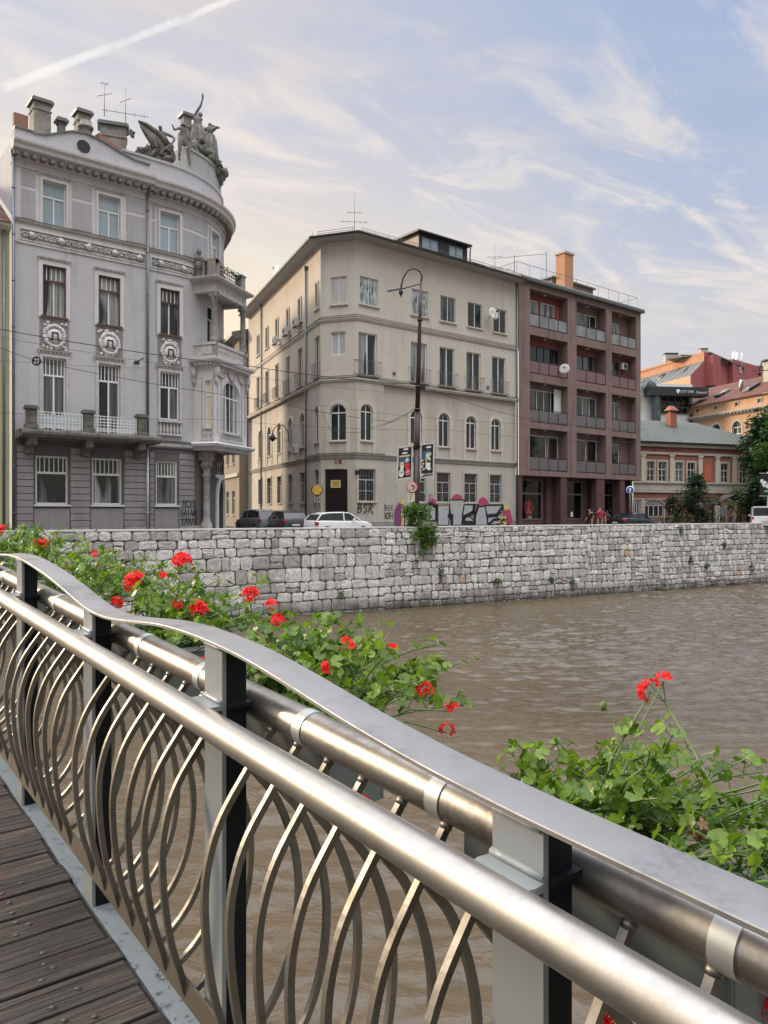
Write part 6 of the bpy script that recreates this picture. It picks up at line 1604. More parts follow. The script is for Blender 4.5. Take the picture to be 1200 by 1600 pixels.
aerial('', 'tall aerial mast on the cream roof over the chamfered corner', PM.P(ub(549), ZE+.3, -.6), 3.3, [(1.1, 1, .1, 1.0, 5), (1.75, 1, .1, .55, 3)])
aerial('', 'aerial with long booms on the cream roof beside the maroon building', PM.P(ub(800)-1, ZE+.6, -1.0), 2.6, [(.6, 1, .5, 1.6, 6), (1.5, 1, -.2, .7, 3)])
mb = MB(); u = ub(752); slab(mb, PM, u-.4, u+.6, ZE+.3, ZE+.95, -1.2, -.6); mb.build('roof_box', M_['greymetal'], B)
# graffiti on the wall
MG = {'sil': paint('silver spray', (.44, .46, .48), .5, .2, var=.18, scale=4), 'mag': paint('magenta spray', (.40, .055, .12), .6, var=.2, scale=3), 'pur': paint('purple spray', (.20, .05, .17), .6, var=.25, scale=3), 'yel': paint('yellow spray', (.62, .50, .12), .6, var=.25)}
scrawl(B, PM, ub(558), 1.42, .62, 'BSR', .075, M_['spray'], .5, .07, sp=.78); 
scrawl(B, PM, ub(603), 1.55, .42, 'BOX', -.212, M_['spray'], .2, .05); scrawl(B, PM, ub(603), .95, .45, 'XOTH', -.212, M_['spray'], .2, .055, sp=.42)
scrawl(B, PM, ub(664), 2.3, .55, 'YOO', -.212, M_['spray'], .5, .05, sp=.6)
mg = MB(); oG = -.150
def gp(pts, lay):
    q = []
    for (X, Yp) in pts: u, z = PM.px(X, Yp); q.append(PM.P(u, z, oG+.004*lay))
    mg.poly(q)
def gl(pts, w, lay=6):
    q = [PM.px(*p) for p in pts]; stroke(mg, q, w, lambda a, b: PM.P(a, b, oG+.004*lay))
def ell(cx, cy, rx, ry, a0=0, a1=360, n=14): return [(cx+rx*math.cos(R(a0+(a1-a0)*k/n)), cy-ry*math.sin(R(a0+(a1-a0)*k/n))) for k in range(n+1)]
mg.cur = 1
for e in (ell(716.5, 781, 8.5, 9, 0, 180), ell(678, 790, 7.5, 11, 0, 180), ell(757, 790, 8.5, 13, 0, 180)): gp(e, 1)
gp([(786, 822), (789, 800), (793, 791), (799, 797), (803, 812), (802, 822)], 1); mg.cur = 2; gp([(618, 822), (619, 796), (625, 786), (630, 788), (628, 822)], 1)
mg.cur = 3; gp(ell(631, 784, 3.5, 5), 1); gp(ell(793, 793, 4, 4), 2); gp([(783, 820), (778, 812), (792, 806), (796, 820)], 2); gp([(630, 822), (629, 800), (634, 792), (637, 822)], 1)
mg.cur = 0
Lt = [[(634, 822), (634, 800), (646, 790), (652, 822)], [(668, 812), (666, 789), (683, 792), (684, 812), (676, 814)], [(686, 821), (686, 789), (704, 789), (703, 821)], [(704, 789), (704, 781), (727, 781), (727, 789), (723, 821), (709, 821)], [(727, 788), (742, 789), (743, 800), (734, 806), (743, 813), (743, 821), (729, 821), (724, 806)], [(745, 821), (743, 808), (748, 792), (760, 791), (764, 808), (764, 821)], [(760, 790), (788, 789), (787, 800), (776, 806), (788, 818), (764, 820)]]
for k, p in enumerate(Lt): gp(p, 3+(k % 2)*.5)
mg.cur = 4
for p in Lt: gl(p+[p[0]], .10)
gl([(743, 789), (742, 800), (727, 808), (726, 821)], .32); gl([(703, 806), (708, 806), (708, 820)], .28); gl([(764, 806), (778, 805), (787, 792)], .30); gl([(684, 790), (684, 812)], .28); gl([(668, 788), (676, 787), (684, 793)], .25); gl([(764, 820), (774, 812), (792, 812), (796, 820)], .22); gl([(744, 820), (744, 808), (749, 791)], .22); gl([(730, 817), (741, 817)], .34)
mg.cur = 3; gl([(727, 788), (704, 789), (686, 788.5)], .04, 7); gl([(774, 820), (790, 808), (794, 818)], .06, 7)
mg.build('graffiti', [MG['sil'], MG['mag'], MG['pur'], MG['yel'], M_['spray']], B)
# lantern on a curved arm in the side street
u, z = PM.px(452, 690); c = Vector(PM.P(u, z, 0)); WL = thing('wall_lantern', 'old lantern on a curved arm on the dark side street wall', 'lantern', c)
mb = MB(); _, _, tx, ty = PM.frame(u); n = Vector((ty, -tx, 0)); pts = [c+n*.02, c+n*.1+Vector((0, 0, .7)), c+n*.4+Vector((0, 0, 1.25)), c+n*.85+Vector((0, 0, 1.35)), c+n*1.25+Vector((0, 0, 1.05)), c+n*1.38+Vector((0, 0, .6))]
mb.tube(pts, .035, 6); mb.tube([c+n*.02+Vector((0, 0, .05)), c+n*.3+Vector((0, 0, .0)), c+n*.25+Vector((0, 0, .25))], .025, 5); mb.build('arm', M_['darkmetal'], WL)
mb = MB(); mb.lathe([(.03, .62), (.10, .55), (.13, .42), (.36, .2), (.36, .16), (.1, .18)], 12, Matrix.Translation(c+n*1.38)); mb.lathe([(.2, .17), (.13, .0), (0, -.05)], 10, Matrix.Translation(c+n*1.38)); mb.build('lamp_head', M_['darkmetal'], WL)
# the darker house deeper in the side street
FB = Path(K2[0]-.388*(LB+.05)-.3, K2[1]+.922*(LB+.05)+.5, 0).turn(0); 
P2 = Path(K2[0]-.388*38-.9*.0, K2[1]+.922*38, aL).line(14.6)
SH = thing('street_house', 'dark narrow house deep in the side street behind the palace bay', 'building', P2.P(7, 0, .8))
hs = [(8.2, 9.5, z, z+2.4) for z in (1.2, 6.4, 11.0, 15.0)]+[(11.2, 12.5, z, z+2.4) for z in (1.2, 6.4, 11.0, 15.0)]
mb = MB(); wall(mb, P2, 0, 14.6, -.2, 18.6, hs, .25, .8); mb.poly([P2.P(14.6, -.2, .8), P2.P(14.6, 18.6, .8), P2.P(14.6, 18.6, -6), P2.P(14.6, -.2, -6)]); mb.build('wall', plaster('ochre grey render', (.27, .235, .18), .15, .7, .4), SH)
for h in hs: window(SH, P2, h, M_['offwhite'], M_['g_dark'], 2, .3, .2, .07, M_['cream_low'], off=.8)
mb = MB(); sweep(mb, P2, 0, 14.9, [(.8, 18.5), (1.6, 18.8), (1.6, 19.2), (-4, 20.6), (-4, 18.5)]); mb.build('roof', M_['roof_metal'], SH)
mb = MB(); slab(mb, P2, 0, 14.6, 5.0, 5.35, .801, 1.0); slab(mb, P2, 0, 14.6, 10.0, 10.25, .801, 1.0); mb.build('string_course', M_['palestone'], SH)
# ---------------------------------------------------------------- maroon apartment block
x0c, y0c, _, _ = PM.frame(UEB-1e-6); PC = Path(x0c, y0c, ANG).line(.25).line(18.4)
C_ = thing('apartment_block', 'maroon apartment block with recessed balconies above ground floor shops', 'building', PC.P(9, 0, 0))
def uc_(x): return PC.px(x, 500)[0]
ops = [(uc_(828), uc_(887)), (uc_(901), uc_(947)), (uc_(956), uc_(994))]; UC0, UC1 = .12, uc_(1001)
flo = [(17.3, 20.5), (13.3, 16.6), (9.12, 12.62), (5.0, 8.62)]
LD = .95; mb = MB(); hol = [(a, b, z0, z1, False, LD) for (a, b) in ops for (z0, z1) in flo]
wall(mb, PC, UC0, UC1, 4.56, 21.0, hol, LD)
mb.poly([PC.P(UC0, 4.56, 0), PC.P(UC1, 4.56, 0), PC.P(UC1, 4.56, -8), PC.P(UC0, 4.56, -8)]); mb.poly([PC.P(UC1, 0, 0), PC.P(UC1, 21, 0), PC.P(UC1, 21, -10), PC.P(UC1, 0, -10)]) if False else None
mb.poly([PC.P(UC1, 4.56, 0), PC.P(UC1, 21, 0), PC.P(UC1, 21, -10), PC.P(UC1, 4.56, -10)]); mb.poly([PC.P(UC1, -.2, -1.3), PC.P(UC1, 4.56, -1.3), PC.P(UC1, 4.56, -10), PC.P(UC1, -.2, -10)])
mb.poly([PC.P(UC0, 15, 0), PC.P(UC0, 21, 0), PC.P(UC0, 21, -10), PC.P(UC0, 15, -10)])
mb.build('wall', M_['maroon'], C_)
bw = MB(); back = -LD; wins = []
for fi, (z0, z1) in enumerate(flo):
    for oi, (a, b) in enumerate(ops):
        w = b-a; hs = []
        if fi == 0: hs = [[(a+.05*w, a+.44*w, z0+.75, z1-.55), (a+.50*w, a+.88*w, z0+.75, z1-.55)], [(a+.05*w, a+.46*w, z0+.7, z1-.6), (a+.52*w, a+.95*w, z0+.5, z1-.6)], [(a+.03*w, a+.66*w, z0+.5, z1-.75)]][oi]
        elif fi == 1: hs = [[(a+.03*w, a+.98*w, z0+.8, z1-.6)], [(a+.04*w, a+.97*w, z0+.5, z1-.6)], [(a+.03*w, a+.60*w, z0+.2, z1-.6)]][oi]
        elif fi == 2: hs = [[(a+.03*w, a+.96*w, z0+.9, z1-.45)], [(a+.03*w, a+.95*w, z0+.9, z1-.45)], [(a+.03*w, a+.66*w, z0+.6, z1-.55)]][oi]
        else: hs = [[(a+.03*w, a+.65*w, z0+1.2, z1-.45), (a+.68*w, a+.97*w, z0+.9, z1-.45)], [(a+.03*w, a+.60*w, z0+.9, z1-.45), (a+.63*w, a+.97*w, z0+.9, z1-.45)], [(a+.03*w, a+.64*w, z0+.6, z1-.55)]][oi]
        bw.cur = 1 if fi in (1,) or (fi == 0 and oi == 0) else 0
        wall(bw, PC, a-.01, b+.01, z0-.01, z1+.01, hs, .12, back); wins += [(h, fi, oi) for h in hs]
bw.build('loggia_wall', [M_['maroon'], M_['maroon_in']], C_)
for (h, fi, oi) in wins:
    w = h[1]-h[0]; nl = max(1, min(5, int(round(w/.95)))); fm = [M_['white'], M_['darkmetal'], M_['white'], M_['white']][fi]
    if fi == 3 and w < 3 and False: nl = 1
    window(C_, PC, h, fm, [M_['g_lace'] if oi != 1 else M_['g_curt'], M_['g_curt'], M_['g_curt'], M_['g_dark']][fi], nl if fi != 3 else (2 if w > 3.4 and False else 1), 0, .1, .07, off=back)
mb = MB(); a, b = ops[0]; slab(mb, PC, a+.90*(b-a), b-.03, flo[0][0], flo[0][1]-.6, back+.001, back+.05); mb.build('door', paint('dusty red door', (.42, .10, .10), .5), C_)
u0, u1 = ops[0]; mb = MB(); slab(mb, PC, u0+.80*(u1-u0), u1-.03, flo[2][0]+1.0, flo[2][1]-.2, back+.2, back+.24); mb.build('roller_shutter', M_['white'], C_)
for fi, (z0, z1) in enumerate(flo):
    for oi, (a, b) in enumerate(ops):
        mb = MB(); n = 4 if oi == 0 else 3; w = (b-a)/n
        for k in range(n): slab(mb, PC, a+w*k+.07, a+w*(k+1)-.07, z0+.12, z0+1.05, -.07, -.05)
        bl = mb.build('balcony_panel', [M_['g_frost'], paint('pink balcony panel', (.18, .095, .105), .4, var=.1)][1 if fi == 1 else 0] if fi < 2 else M_['pgrey'] if 'pgrey' in M_ else M_.setdefault('pgrey', paint('grey balcony panel', (.13, .115, .12), .4, var=.15)), C_)
        m2 = MB()
        for k in range(n+1): m2.bar([PC.P(a+max(.03, min(b-a-.03, w*k)), z0, -.08), PC.P(a+max(.03, min(b-a-.03, w*k)), z0+1.15, -.08)], .05, .05, (1, 0, 0))
        m2.bar([PC.P(a, z0+1.15, -.08), PC.P(b, z0+1.15, -.08)], .07, .05, (0, 0, 1)); m2.bar([PC.P(a, z0+.08, -.08), PC.P(b, z0+.08, -.08)], .05, .05, (0, 0, 1)); sub(m2, 'balcony_rail', M_['darkmetal'], bl)
        m2 = MB(); m2.lathe([(.14, 0), (.14, -.06), (.08, -.1), (0, -.1)], 10, Matrix.Translation(PC.P((a+b)/2, z1-.001, -.5))); m2.build('ceiling_lamp', M_['offwhite'], C_)
mb = MB(); sweep(mb, PC, UC0-.1, UC1+.2, [(-9, 21.0), (.32, 21.0), (.36, 21.12), (.36, 21.3), (.2, 21.42), (-9, 21.6)]); mb.build('roof', M_['roof_metal'], C_)
mb = MB(); slab(mb, PC, uc_(880)+1.2, uc_(935)+2.2, 21.4, 23.0, -7, -2.2); mb.cur = 1; slab(mb, PC, uc_(880)+1.0, uc_(935)+2.4, 23.001, 23.15, -7.2, -2.0); mb.build('roof_room', [M_['maroon'], M_['roof_metal']], C_)
mb = MB(); uq = uc_(893)+.8; mb.box(-.62, .62, -.5, .5, 21.3, 25.0, PC.M(uq, 0, -1.4)); mb.cur = 1; mb.box(-.72, .72, -.6, .6, 25.001, 25.2, PC.M(uq, 0, -1.4)); mb.build('chimney_stack', [M_['orange'], M_['palestone']], C_)
mb = MB()
for (p, q) in (((UC0+.1, -.3), (UC1, -.3)), ((UC1, -.3), (UC1, -6)), ((UC0+.1, -.3), (UC0+.1, -6))):
    A0, A1 = Vector(PC.P(p[0], 21.45, p[1])), Vector(PC.P(q[0], 21.45, q[1])); n = max(2, int((A1-A0).length/1.6))
    mb.tube([A0+Vector((0, 0, 1.15)), A1+Vector((0, 0, 1.15))], .022, 5)
    for k in range(n+1): c = A0.lerp(A1, k/n); mb.tube([c, c+Vector((0, 0, 1.15))], .015, 4)
    m = int((A1-A0).length/.2)
    if p[0] < 1 and q[0] < 1:
        for k in range(m): c = A0.lerp(A1, k/m); mb.tube([c, c+Vector((0, 0, 1.1))], .008, 3)
mb.build('roof_railing', M_['greymetal'], C_)
mb = MB(); mb.tube([PC.P(uc_(812), 21.4, -.6), PC.P(uc_(812), 23.2, -.6)], .03, 5); mb.tube([PC.P(uc_(862), 21.4, -.6), PC.P(uc_(862), 24.4, -.6)], .03, 5); mb.tube([PC.P(uc_(775), 22.3, -.6), PC.P(uc_(862), 24.2, -.6)], .025, 5); mb.build('aerial_mast', M_['antenna'], C_)
dish('large satellite dish on the second balcony of the maroon block', PC.P(*[(lambda q: (q[0], q[1], .35))(PC.px(877, 578))][0]), (-.35, -.9, .25), .47)
acunit('air conditioner in the right hand loggia of the maroon block', PC, 984, 571, back+.25, 'air conditioner on the maroon block')
# ground floor shops
SO = -1.3; glassm, nt, b_ = newmat('clear shop glass')
gl_ = N(nt, 'ShaderNodeBsdfGlossy'); gl_.inputs['Roughness'].default_value = .02; tr_ = N(nt, 'ShaderNodeBsdfTransparent'); tr_.inputs['Color'].default_value = (.82, .86, .85, 1)
lw_ = N(nt, 'ShaderNodeLayerWeight'); lw_.inputs[0].default_value = .35; fr_ = N(nt, 'ShaderNodeMath', operation='MULTIPLY_ADD'); nt.links.new(lw_.outputs['Facing'], fr_.inputs[0]); fr_.inputs[1].default_value = .09; fr_.inputs[2].default_value = .02; mx_ = N(nt, 'ShaderNodeMixShader'); nt.links.new(fr_.outputs[0], mx_.inputs[0]); nt.links.new(tr_.outputs[0], mx_.inputs[1]); nt.links.new(gl_.outputs[0], mx_.inputs[2]); nt.links.new(mx_.outputs[0], nt.nodes['Material Output'].inputs['Surface'])
def us_(x): return PC.px(x*1.0, 800)[0]
shops = [(uc_(815)+.25, uc_(859)+.5), (uc_(887)+.55, uc_(918)+.9), (uc_(943)+1.0, uc_(964)+1.3)]
mb = MB(); wall(mb, PC, UC0, UC1, -.2, 4.56, [(a, b, .75, 4.3, False, .1) for a, b in shops], .1, SO); mb.build('shop_wall', M_['maroon_col'], C_)
for (a, b) in shops:
    mb = MB()
    for q in ((a, a+.12, .75, 4.3), (b-.12, b, .75, 4.3), (a+.12, b-.12, .75, .87), (a+.12, b-.12, 4.2, 4.3), (a+.12, b-.12, 3.0, 3.14)): slab(mb, PC, q[0]+.002, q[1]-.002, q[2]+.002, q[3]-.002, SO-.08, SO+.03)
    o = mb.build('shop_window', M_['greymetal'], C_)
    m2 = MB(); m2.poly([PC.P(a+.05, .8, SO-.03), PC.P(b-.05, .8, SO-.03), PC.P(b-.05, 4.25, SO-.03), PC.P(a+.05, 4.25, SO-.03)]); sub(m2, 'pane', glassm, o)
    m2 = MB(); q = lambda u, z, d: PC.P(u, z, SO-d)
    m2.poly([q(a, .7, .1), q(b, .7, .1), q(b, .7, 2.2), q(a, .7, 2.2)]); m2.cur = 1; m2.poly([q(a-.3, .7, 2.2), q(b+.3, .7, 2.2), q(b+.3, 4.4, 2.2), q(a-.3, 4.4, 2.2)]); m2.poly([q(a-.01, .7, .12), q(a-.01, 4.4, .12), q(a-.01, 4.4, 2.2), q(a-.01, .7, 2.2)]); m2.poly([q(b+.01, .7, .12), q(b+.01, 4.4, .12), q(b+.01, 4.4, 2.2), q(b+.01, .7, 2.2)]); m2.poly([q(a, 4.35, .1), q(b, 4.35, .1), q(b, 4.35, 2.2), q(a, 4.35, 2.2)])
    sub(m2, 'display_box', [paint('display floor', (.16, .15, .14), .5), paint('dark shop interior', (.018, .022, .018), .9, var=.3)], o)
for (u0, u1, o0) in ((UC0+.03, UC0+.5, -.05), (uc_(868)+.0, uc_(878)+.0, -1.0), (uc_(877), uc_(886)+.05, -.05), (uc_(932)+.1, uc_(942)+.35, -.05), (uc_(966)+.4, uc_(974)+.3, -.05), (UC1-.5, UC1-.05, -.9)):
    mb = MB(); slab(mb, PC, u0, u1, -.2, 4.559, o0-.6, o0); mb.build('pillar', M_['maroon_col'], C_)
mb = MB(); mb.tube([PC.P(uc_(973)+1.2, 0, .3), PC.P(uc_(973)+1.2, 4.4, .3)], .06, 8); mb.build('downpipe', M_['whitepipe'], C_)
def mann(label, X, off, cloth, skinm, rz, pose, s=1.0, skirt=None, z=.7):
    u = PC.px(X, 790)[0]+(-off-SO*0)*.35; x, y, _ = PC.P(u, 0, SO-off); t = thing('mannequin', label, 'mannequin', (x, y, z), 'mannequins in the shop windows')
    V, E_, Rr = body(1.78*s, **pose); skin('figure', V, E_, Rr, skinm, t, 1, 0, place(x, y, z, rz))
    mb = MB(); mb.lathe([(.13, .86), (.21, .95), (.17, 1.1), (.22, 1.3), (.2, 1.42), (.09, 1.5)], 12, place(x, y, z, rz, s) @ Matrix.Scale(.75, 4, (0, 1, 0)))
    if skirt: mb.lathe([(.38, skirt), (.3, .75), (.19, 1.0)], 14, place(x, y, z, rz, s) @ Matrix.Scale(.8, 4, (0, 1, 0)))
    mb.build('clothing', cloth, t); return t
red = paint('red coat', (.45, .02, .025), .7, var=.2); cr = paint('cream cloth', (.55, .52, .46), .8, var=.15); whs = paint('white mannequin', (.68, .66, .62), .5, var=.05); sage = paint('sage cloth', (.30, .36, .31), .8, var=.2); blk = paint('black cloth', (.02, .02, .022), .8, var=.3); plaid = paint('red plaid', (.32, .06, .05), .8, var=.6, scale=14)
mann('white mannequin in a cream top and red patterned skirt, left shop window', 829, .3, cr, whs, ANG+R(160), dict(rarm=((.18, .02, .68), (.2, .1, .58), (.16, .2, .5))), 1.05, .45)
mann('headless red coat mannequin in the left shop window', 850, .35, red, red, ANG+R(180), dict(bulk=1.15), 1.08, .55)
mann('mannequin in a pale sage dress with raised arms, middle shop window', 901, .3, sage, whs, ANG+R(190), dict(larm=((-.16, .02, .9), (-.08, .05, 1.0), (0, .03, .98)), rarm=((.2, .02, .7), (.22, .1, .6), (.16, .15, .52))), 1.05, .12)
mann('mannequin all in black in the middle shop window', 893, .45, blk, blk, ANG+R(170), dict(bulk=1.1), 1.05, .3)
mann('dark dressed mannequin in the right shop window', 952, .35, blk, whs, ANG+R(180), dict(), 1.0, .5)
for i, (X, c, lb) in enumerate(((818, red, 'red handbag on the floor of the left shop window'), (849, whs, 'white round bag beside the red coat'))):
    u = PC.px(X, 800)[0]; x, y, _ = PC.P(u+.1, 0, SO-.4); t = thing('handbag', lb, 'handbag', (x, y, .7)); mb = MB(); mb.blob((x, y, .95), (.24, .15, .24), None, .12, 10, i); mb.build('bag', c, t); mb = MB(); mb.tube([(x-.12, y, 1.12), (x-.1, y, 1.35), (x+.1, y, 1.35), (x+.12, y, 1.12)], .02, 6); mb.build('handle', c, t)
u = PC.px(912, 800)[0]; mb = MB(); slab(mb, PC, u-.15, u+.15, 1.0, 1.45, SO-.028, SO-.02); mb.build('notice', M_['white'], C_)
# ---------------------------------------------------------------- the right side: terracotta house, hotel, rose block, orange palace
def corner(X, Y): return ((X-600)/F*Y, Y)
dA = math.atan2(.36, .93); x, y = corner(985, 82); PD = Path(x, y, dA).line(22)
Dh = thing('terracotta_house', 'two storey terracotta house with white pilasters and green grey metal roof', 'building', PD.P(8, 0, 0))
def ud(X, Yp=740): return PD.px(X, Yp)[0]
def zd(Yp, X=1020): return PD.px(X, Yp)[1]
W = [(ud(a), ud(b), zd(752), zd(721)) for a, b in ((1010, 1022), (1028.5, 1041), (1055, 1066.5), (1074, 1085.5), (1126, 1137.5), (1155, 1166))]
AR = [(ud(a), ud(b), .9, zd(781), .45) for a, b in ((985, 998.5), (1006, 1037))]
mb = MB(); wall(mb, PD, 0, 22, -.2, zd(692), W+AR, .2); mb.poly([PD.P(22, -.2), PD.P(22, 9), PD.P(22, 9, -9), PD.P(22, -.2, -9)]); mb.build('wall', M_['brickred'], Dh)
mb = MB()
def band(y0, y1, o): slab(mb, PD, 0, 22.05, zd(y1), zd(y0), .001, o)
band(693, 697.5, .35); band(706, 709.5, .14); band(752.5, 755, .2); band(755.2, 765.5, .05); band(766, 769.5, .16); band(779, 780.5, .08)
mb.build('string_course', M_['palestone'], Dh)
for (a, b) in ((1001, 1007), (1046, 1052), (1090.5, 1096.5), (1117, 1123), (1144, 1150)):
    mb = MB(); slab(mb, PD, ud(a), ud(b), zd(752.3), zd(713), .001, .14); slab(mb, PD, ud(a)-.08, ud(b)+.08, zd(712.8), zd(710), .001, .2); slab(mb, PD, ud(a)-.06, ud(b)+.06, zd(752.3), zd(749), .141, .18); mb.build('pilaster', M_['cream_trim'], Dh); mb = MB(); slab(mb, PD, ud(a), ud(b), .1, zd(780.7), .001, .1); mb.build('pilaster_base', M_['palestone'], Dh)
for h in W: window(Dh, PD, h, M_['offwhite'], M_['g_lace'] if h[0] < ud(1050) else M_['g_curt'], 2, .38, .12, .07, M_['palestone'], surround=M_['cream_low'], sw=.2, crossbars=1, toplights=2)
mb = MB(); slab(mb, PD, ud(1100), ud(1111), zd(751), zd(724), .001, .06); mb.build('blind_panel', paint('orange red panel', (.42, .13, .07), .8, var=.1), Dh)
for h in AR:
    o = window(Dh, PD, h, M_['offwhite'], M_['g_dark'], 4, 0, .12, .09, None, surround=M_['palestone'], sw=.14); m2 = MB(); zc = h[3]-(h[1]-h[0])/2*.45
    for k in range(-2, 10):
        p = h[0]+(h[1]-h[0])*k/8
        for s in (1, -1):
            q0 = (p, zc+.02); q1 = (p+s*.9, h[3]-.05)
            f = lambda u: zc+((h[1]-h[0])/2*.45)*math.sqrt(max(0, 1-((u-(h[0]+h[1])/2)/((h[1]-h[0])/2))**2))
            pts = []
            for j in range(9):
                uu = q0[0]+(q1[0]-q0[0])*j/8; z_ = q0[1]+(q1[1]-q0[1])*j/8
                if h[0]+.05 < uu < h[1]-.05 and z_ < f(uu)-.04: pts.append(PD.P(uu, z_, -.04))
            if len(pts) > 1: m2.bar(pts, .03, .03, (0, 0, 1))
    sub(m2, 'lattice', M_['offwhite'], o)
ze = zd(690); mb = MB(); zr = ze+3.0
e0, e1 = PD.P(-.3, ze, .5), PD.P(21.2, ze, .5); r0, r1 = PD.P(-.3, zr, -5), PD.P(13.5, zr, -5); bk = PD.P(21.2, ze, -11)
mb.poly([e0, e1, r1, r0]); mb.poly([e1, bk, r1]); mb.poly([PD.P(-.3, ze, -11), bk, r1, r0]); mb.poly([PD.P(-.3, ze, .5), PD.P(-.3, ze, -11), r0])
roof = mb.build('roof', paint('green grey sheet roof', (.12, .138, .118), .75, 0, var=.2, scale=1.5), Dh)
m2 = MB()
for k in range(36):
    u = .0+k*.6; t1 = 1.0 if u < 13.5 else max(0, 1-(u-13.5)/7.7)
    if t1 > .05: a, b = Vector(PD.P(u, ze+.02, .5)), Vector(PD.P(u, ze+.02+3.0*t1, .5-5.5*t1)); m2.bar([a, b], .05, .07, (1, 0, 0))
sub(m2, 'seam', M_['roof_metal'], roof)
m2 = MB(); slab(m2, PD, -.3, 21.2, ze-.14, ze-.01, .4, .62); sub(m2, 'gutter', M_['darkmetal'], roof)
uq, zq = PD.px(1071.5, 662); xq, yq, _ = PD.P(uq+1.2, 0, -3.6); t = thing('chimney', 'red chimney with a small tiled hood on the green grey metal roof', 'chimney', (xq, yq, ze+2.2)); Mx = Matrix.Translation((xq, yq, 0)) @ Matrix.Rotation(dA, 4, 'Z')
mb = MB(); mb.box(-.45, .45, -.4, .4, ze+1.2, ze+3.7, Mx); mb.build('stack', M_['brickred'], t); mb = MB(); mb.box(-.3, .3, -.25, .25, ze+3.7, ze+4.05, Mx); mb.hexa([Mx @ Vector(q) for q in ((-.6, -.55, ze+4.05), (.6, -.55, ze+4.05), (.6, .55, ze+4.05), (-.6, .55, ze+4.05), (-.3, -.1, ze+4.6), (.3, -.1, ze+4.6), (.3, .1, ze+4.6), (-.3, .1, ze+4.6))]); mb.build('hood', M_['brickred'], t)
# hotel
x, y = corner(975, 100); PH = Path(x, y, math.atan2(.12, .99)).line(13); uh = lambda X, Yp=640: PH.px(X, Yp)[0]; zh = lambda Yp, X=1050: PH.px(X, Yp)[1]
Ht = thing('hotel', 'black and white modern hotel with a lettered black fascia', 'building', PH.P(6, 0, 0))
mb = MB(); wall(mb, PH, 0, uh(1082), 0, zh(600), [(uh(1026), uh(1081), zh(646), zh(620)), (uh(1000), uh(1004), zh(646), zh(620))], .9); mb.cur = 1; mb.poly([PH.P(0, zh(600)), PH.P(uh(1082), zh(600)), PH.P(uh(1082), zh(600), -8), PH.P(0, zh(600), -8)]); mb.build('wall', [M_['white'], M_['roof_metal']], Ht)
mb = MB(); slab(mb, PH, uh(1006), uh(1097), zh(621), zh(607.5), -.3, 1.6); fas = mb.build('fascia', paint('blue black fascia', (.025, .032, .04), .4, var=.1), Ht)
text_mesh('CITY ONE', .46, wallM(PH, uh(1064.0), zh(614.6), 1.605) @ Matrix.Scale(.86, 4, (1, 0, 0)), 'lettering', M_['white'], fas); text_mesh('Diamond', .46, wallM(PH, uh(1086), zh(615.4), 1.605) @ Matrix.Scale(.86, 4, (1, 0, 0)), 'lettering', M_['white'], fas)
m2 = MB(); uu, zz = uh(1050), zh(614.5); m2.poly([PH.P(uu-.28, zz+.1, 1.61), PH.P(uu, zz-.32, 1.61), PH.P(uu+.28, zz+.1, 1.61), PH.P(uu+.16, zz+.28, 1.61), PH.P(uu-.16, zz+.28, 1.61)]); sub(m2, 'emblem', M_['white'], fas)
mb = MB()
for k in range(5): a = uh(1026)+k*(uh(1081)-uh(1026))/5; slab(mb, PH, a+.03, a+(uh(1081)-uh(1026))/5-.03, zh(646), zh(620), -.9, -.85)
g_ = mb.build('glazing', M_['g_dark'], Ht); m2 = MB(); slab(m2, PH, uh(1026), uh(1081), zh(637), zh(636), .0, .06); slab(m2, PH, uh(1026), uh(1081), zh(647.5), zh(646.3), 0, .12)
for k in range(6): a = uh(1026)+k*(uh(1081)-uh(1026))/5; slab(m2, PH, a-.06, a+.06, zh(646), zh(620), -.84, -.7)
sub(m2, 'rail', M_['greymetal'], g_)
mb = MB(); a = uh(1014); mb.tube([PH.P(uh(1021), 3, .9), PH.P(uh(1020), zh(636), .9), PH.P(uh(1019), zh(618), .9), PH.P(uh(1012), zh(607), .9), PH.P(uh(1003), zh(602), .9)], [.55, .55, .6, .75, .8], 14); mb.build('curved_pylon', plaster('mottled dark cladding', (.10, .12, .135), .5, 1.5, .2, dirt=(.35, .37, .36)), Ht)
mb = MB(); slab(mb, PH, uh(1077), uh(1110), zh(668), zh(647), -3, .4); mb.build('annex', paint('dark louvre cladding', (.06, .06, .058), .6, var=.3), Ht)
# rose and peach block with mansard roof
Yc = 122; cx_, cy_ = corner(1079, Yc); dl = (-.27, .963); LL = 34; PR = Path(cx_+dl[0]*LL, cy_+dl[1]*LL, math.atan2(-dl[1], -dl[0])).line(LL); PR.turn(math.atan2(.665, .747)-PR.a); PR.line(17)
RB = thing('rose_block', 'dark rose and peach block with a grey mansard roof and skylights', 'building', (cx_, cy_, 0))
zr_ = lambda Yp, Y=Yc: EYE+(800-Yp)/F*Y
ze_, zm_, zt_ = zr_(587), zr_(558), zr_(546)
mb = MB(); wall(mb, PR, 0, LL, 0, ze_, [], .2); mb.cur = 1; wall(mb, PR, LL, PR.u, 0, ze_, [], .2)
sb = 4.6   # the upper storey steps back on the mansard side
ul = LL; mb.poly([PR.P(LL, ze_), PR.P(LL+sb, zm_), PR.P(LL+sb, zt_+.3), PR.P(PR.u, zt_-1.2), PR.P(PR.u, ze_)])
mb.build('wall', [M_['peach'], M_['rosewall']], RB)
def bk(u, d, z): x, y, tx, ty = PR.frame(u); return (x-ty*d, y+tx*d, z)
Q = Vector(PR.P(LL+sb, 0))-Vector(PR.P(LL, 0)); q = lambda u, k, z: (PR.P(u, z)[0]+Q.x*k, PR.P(u, z)[1]+Q.y*k, z)
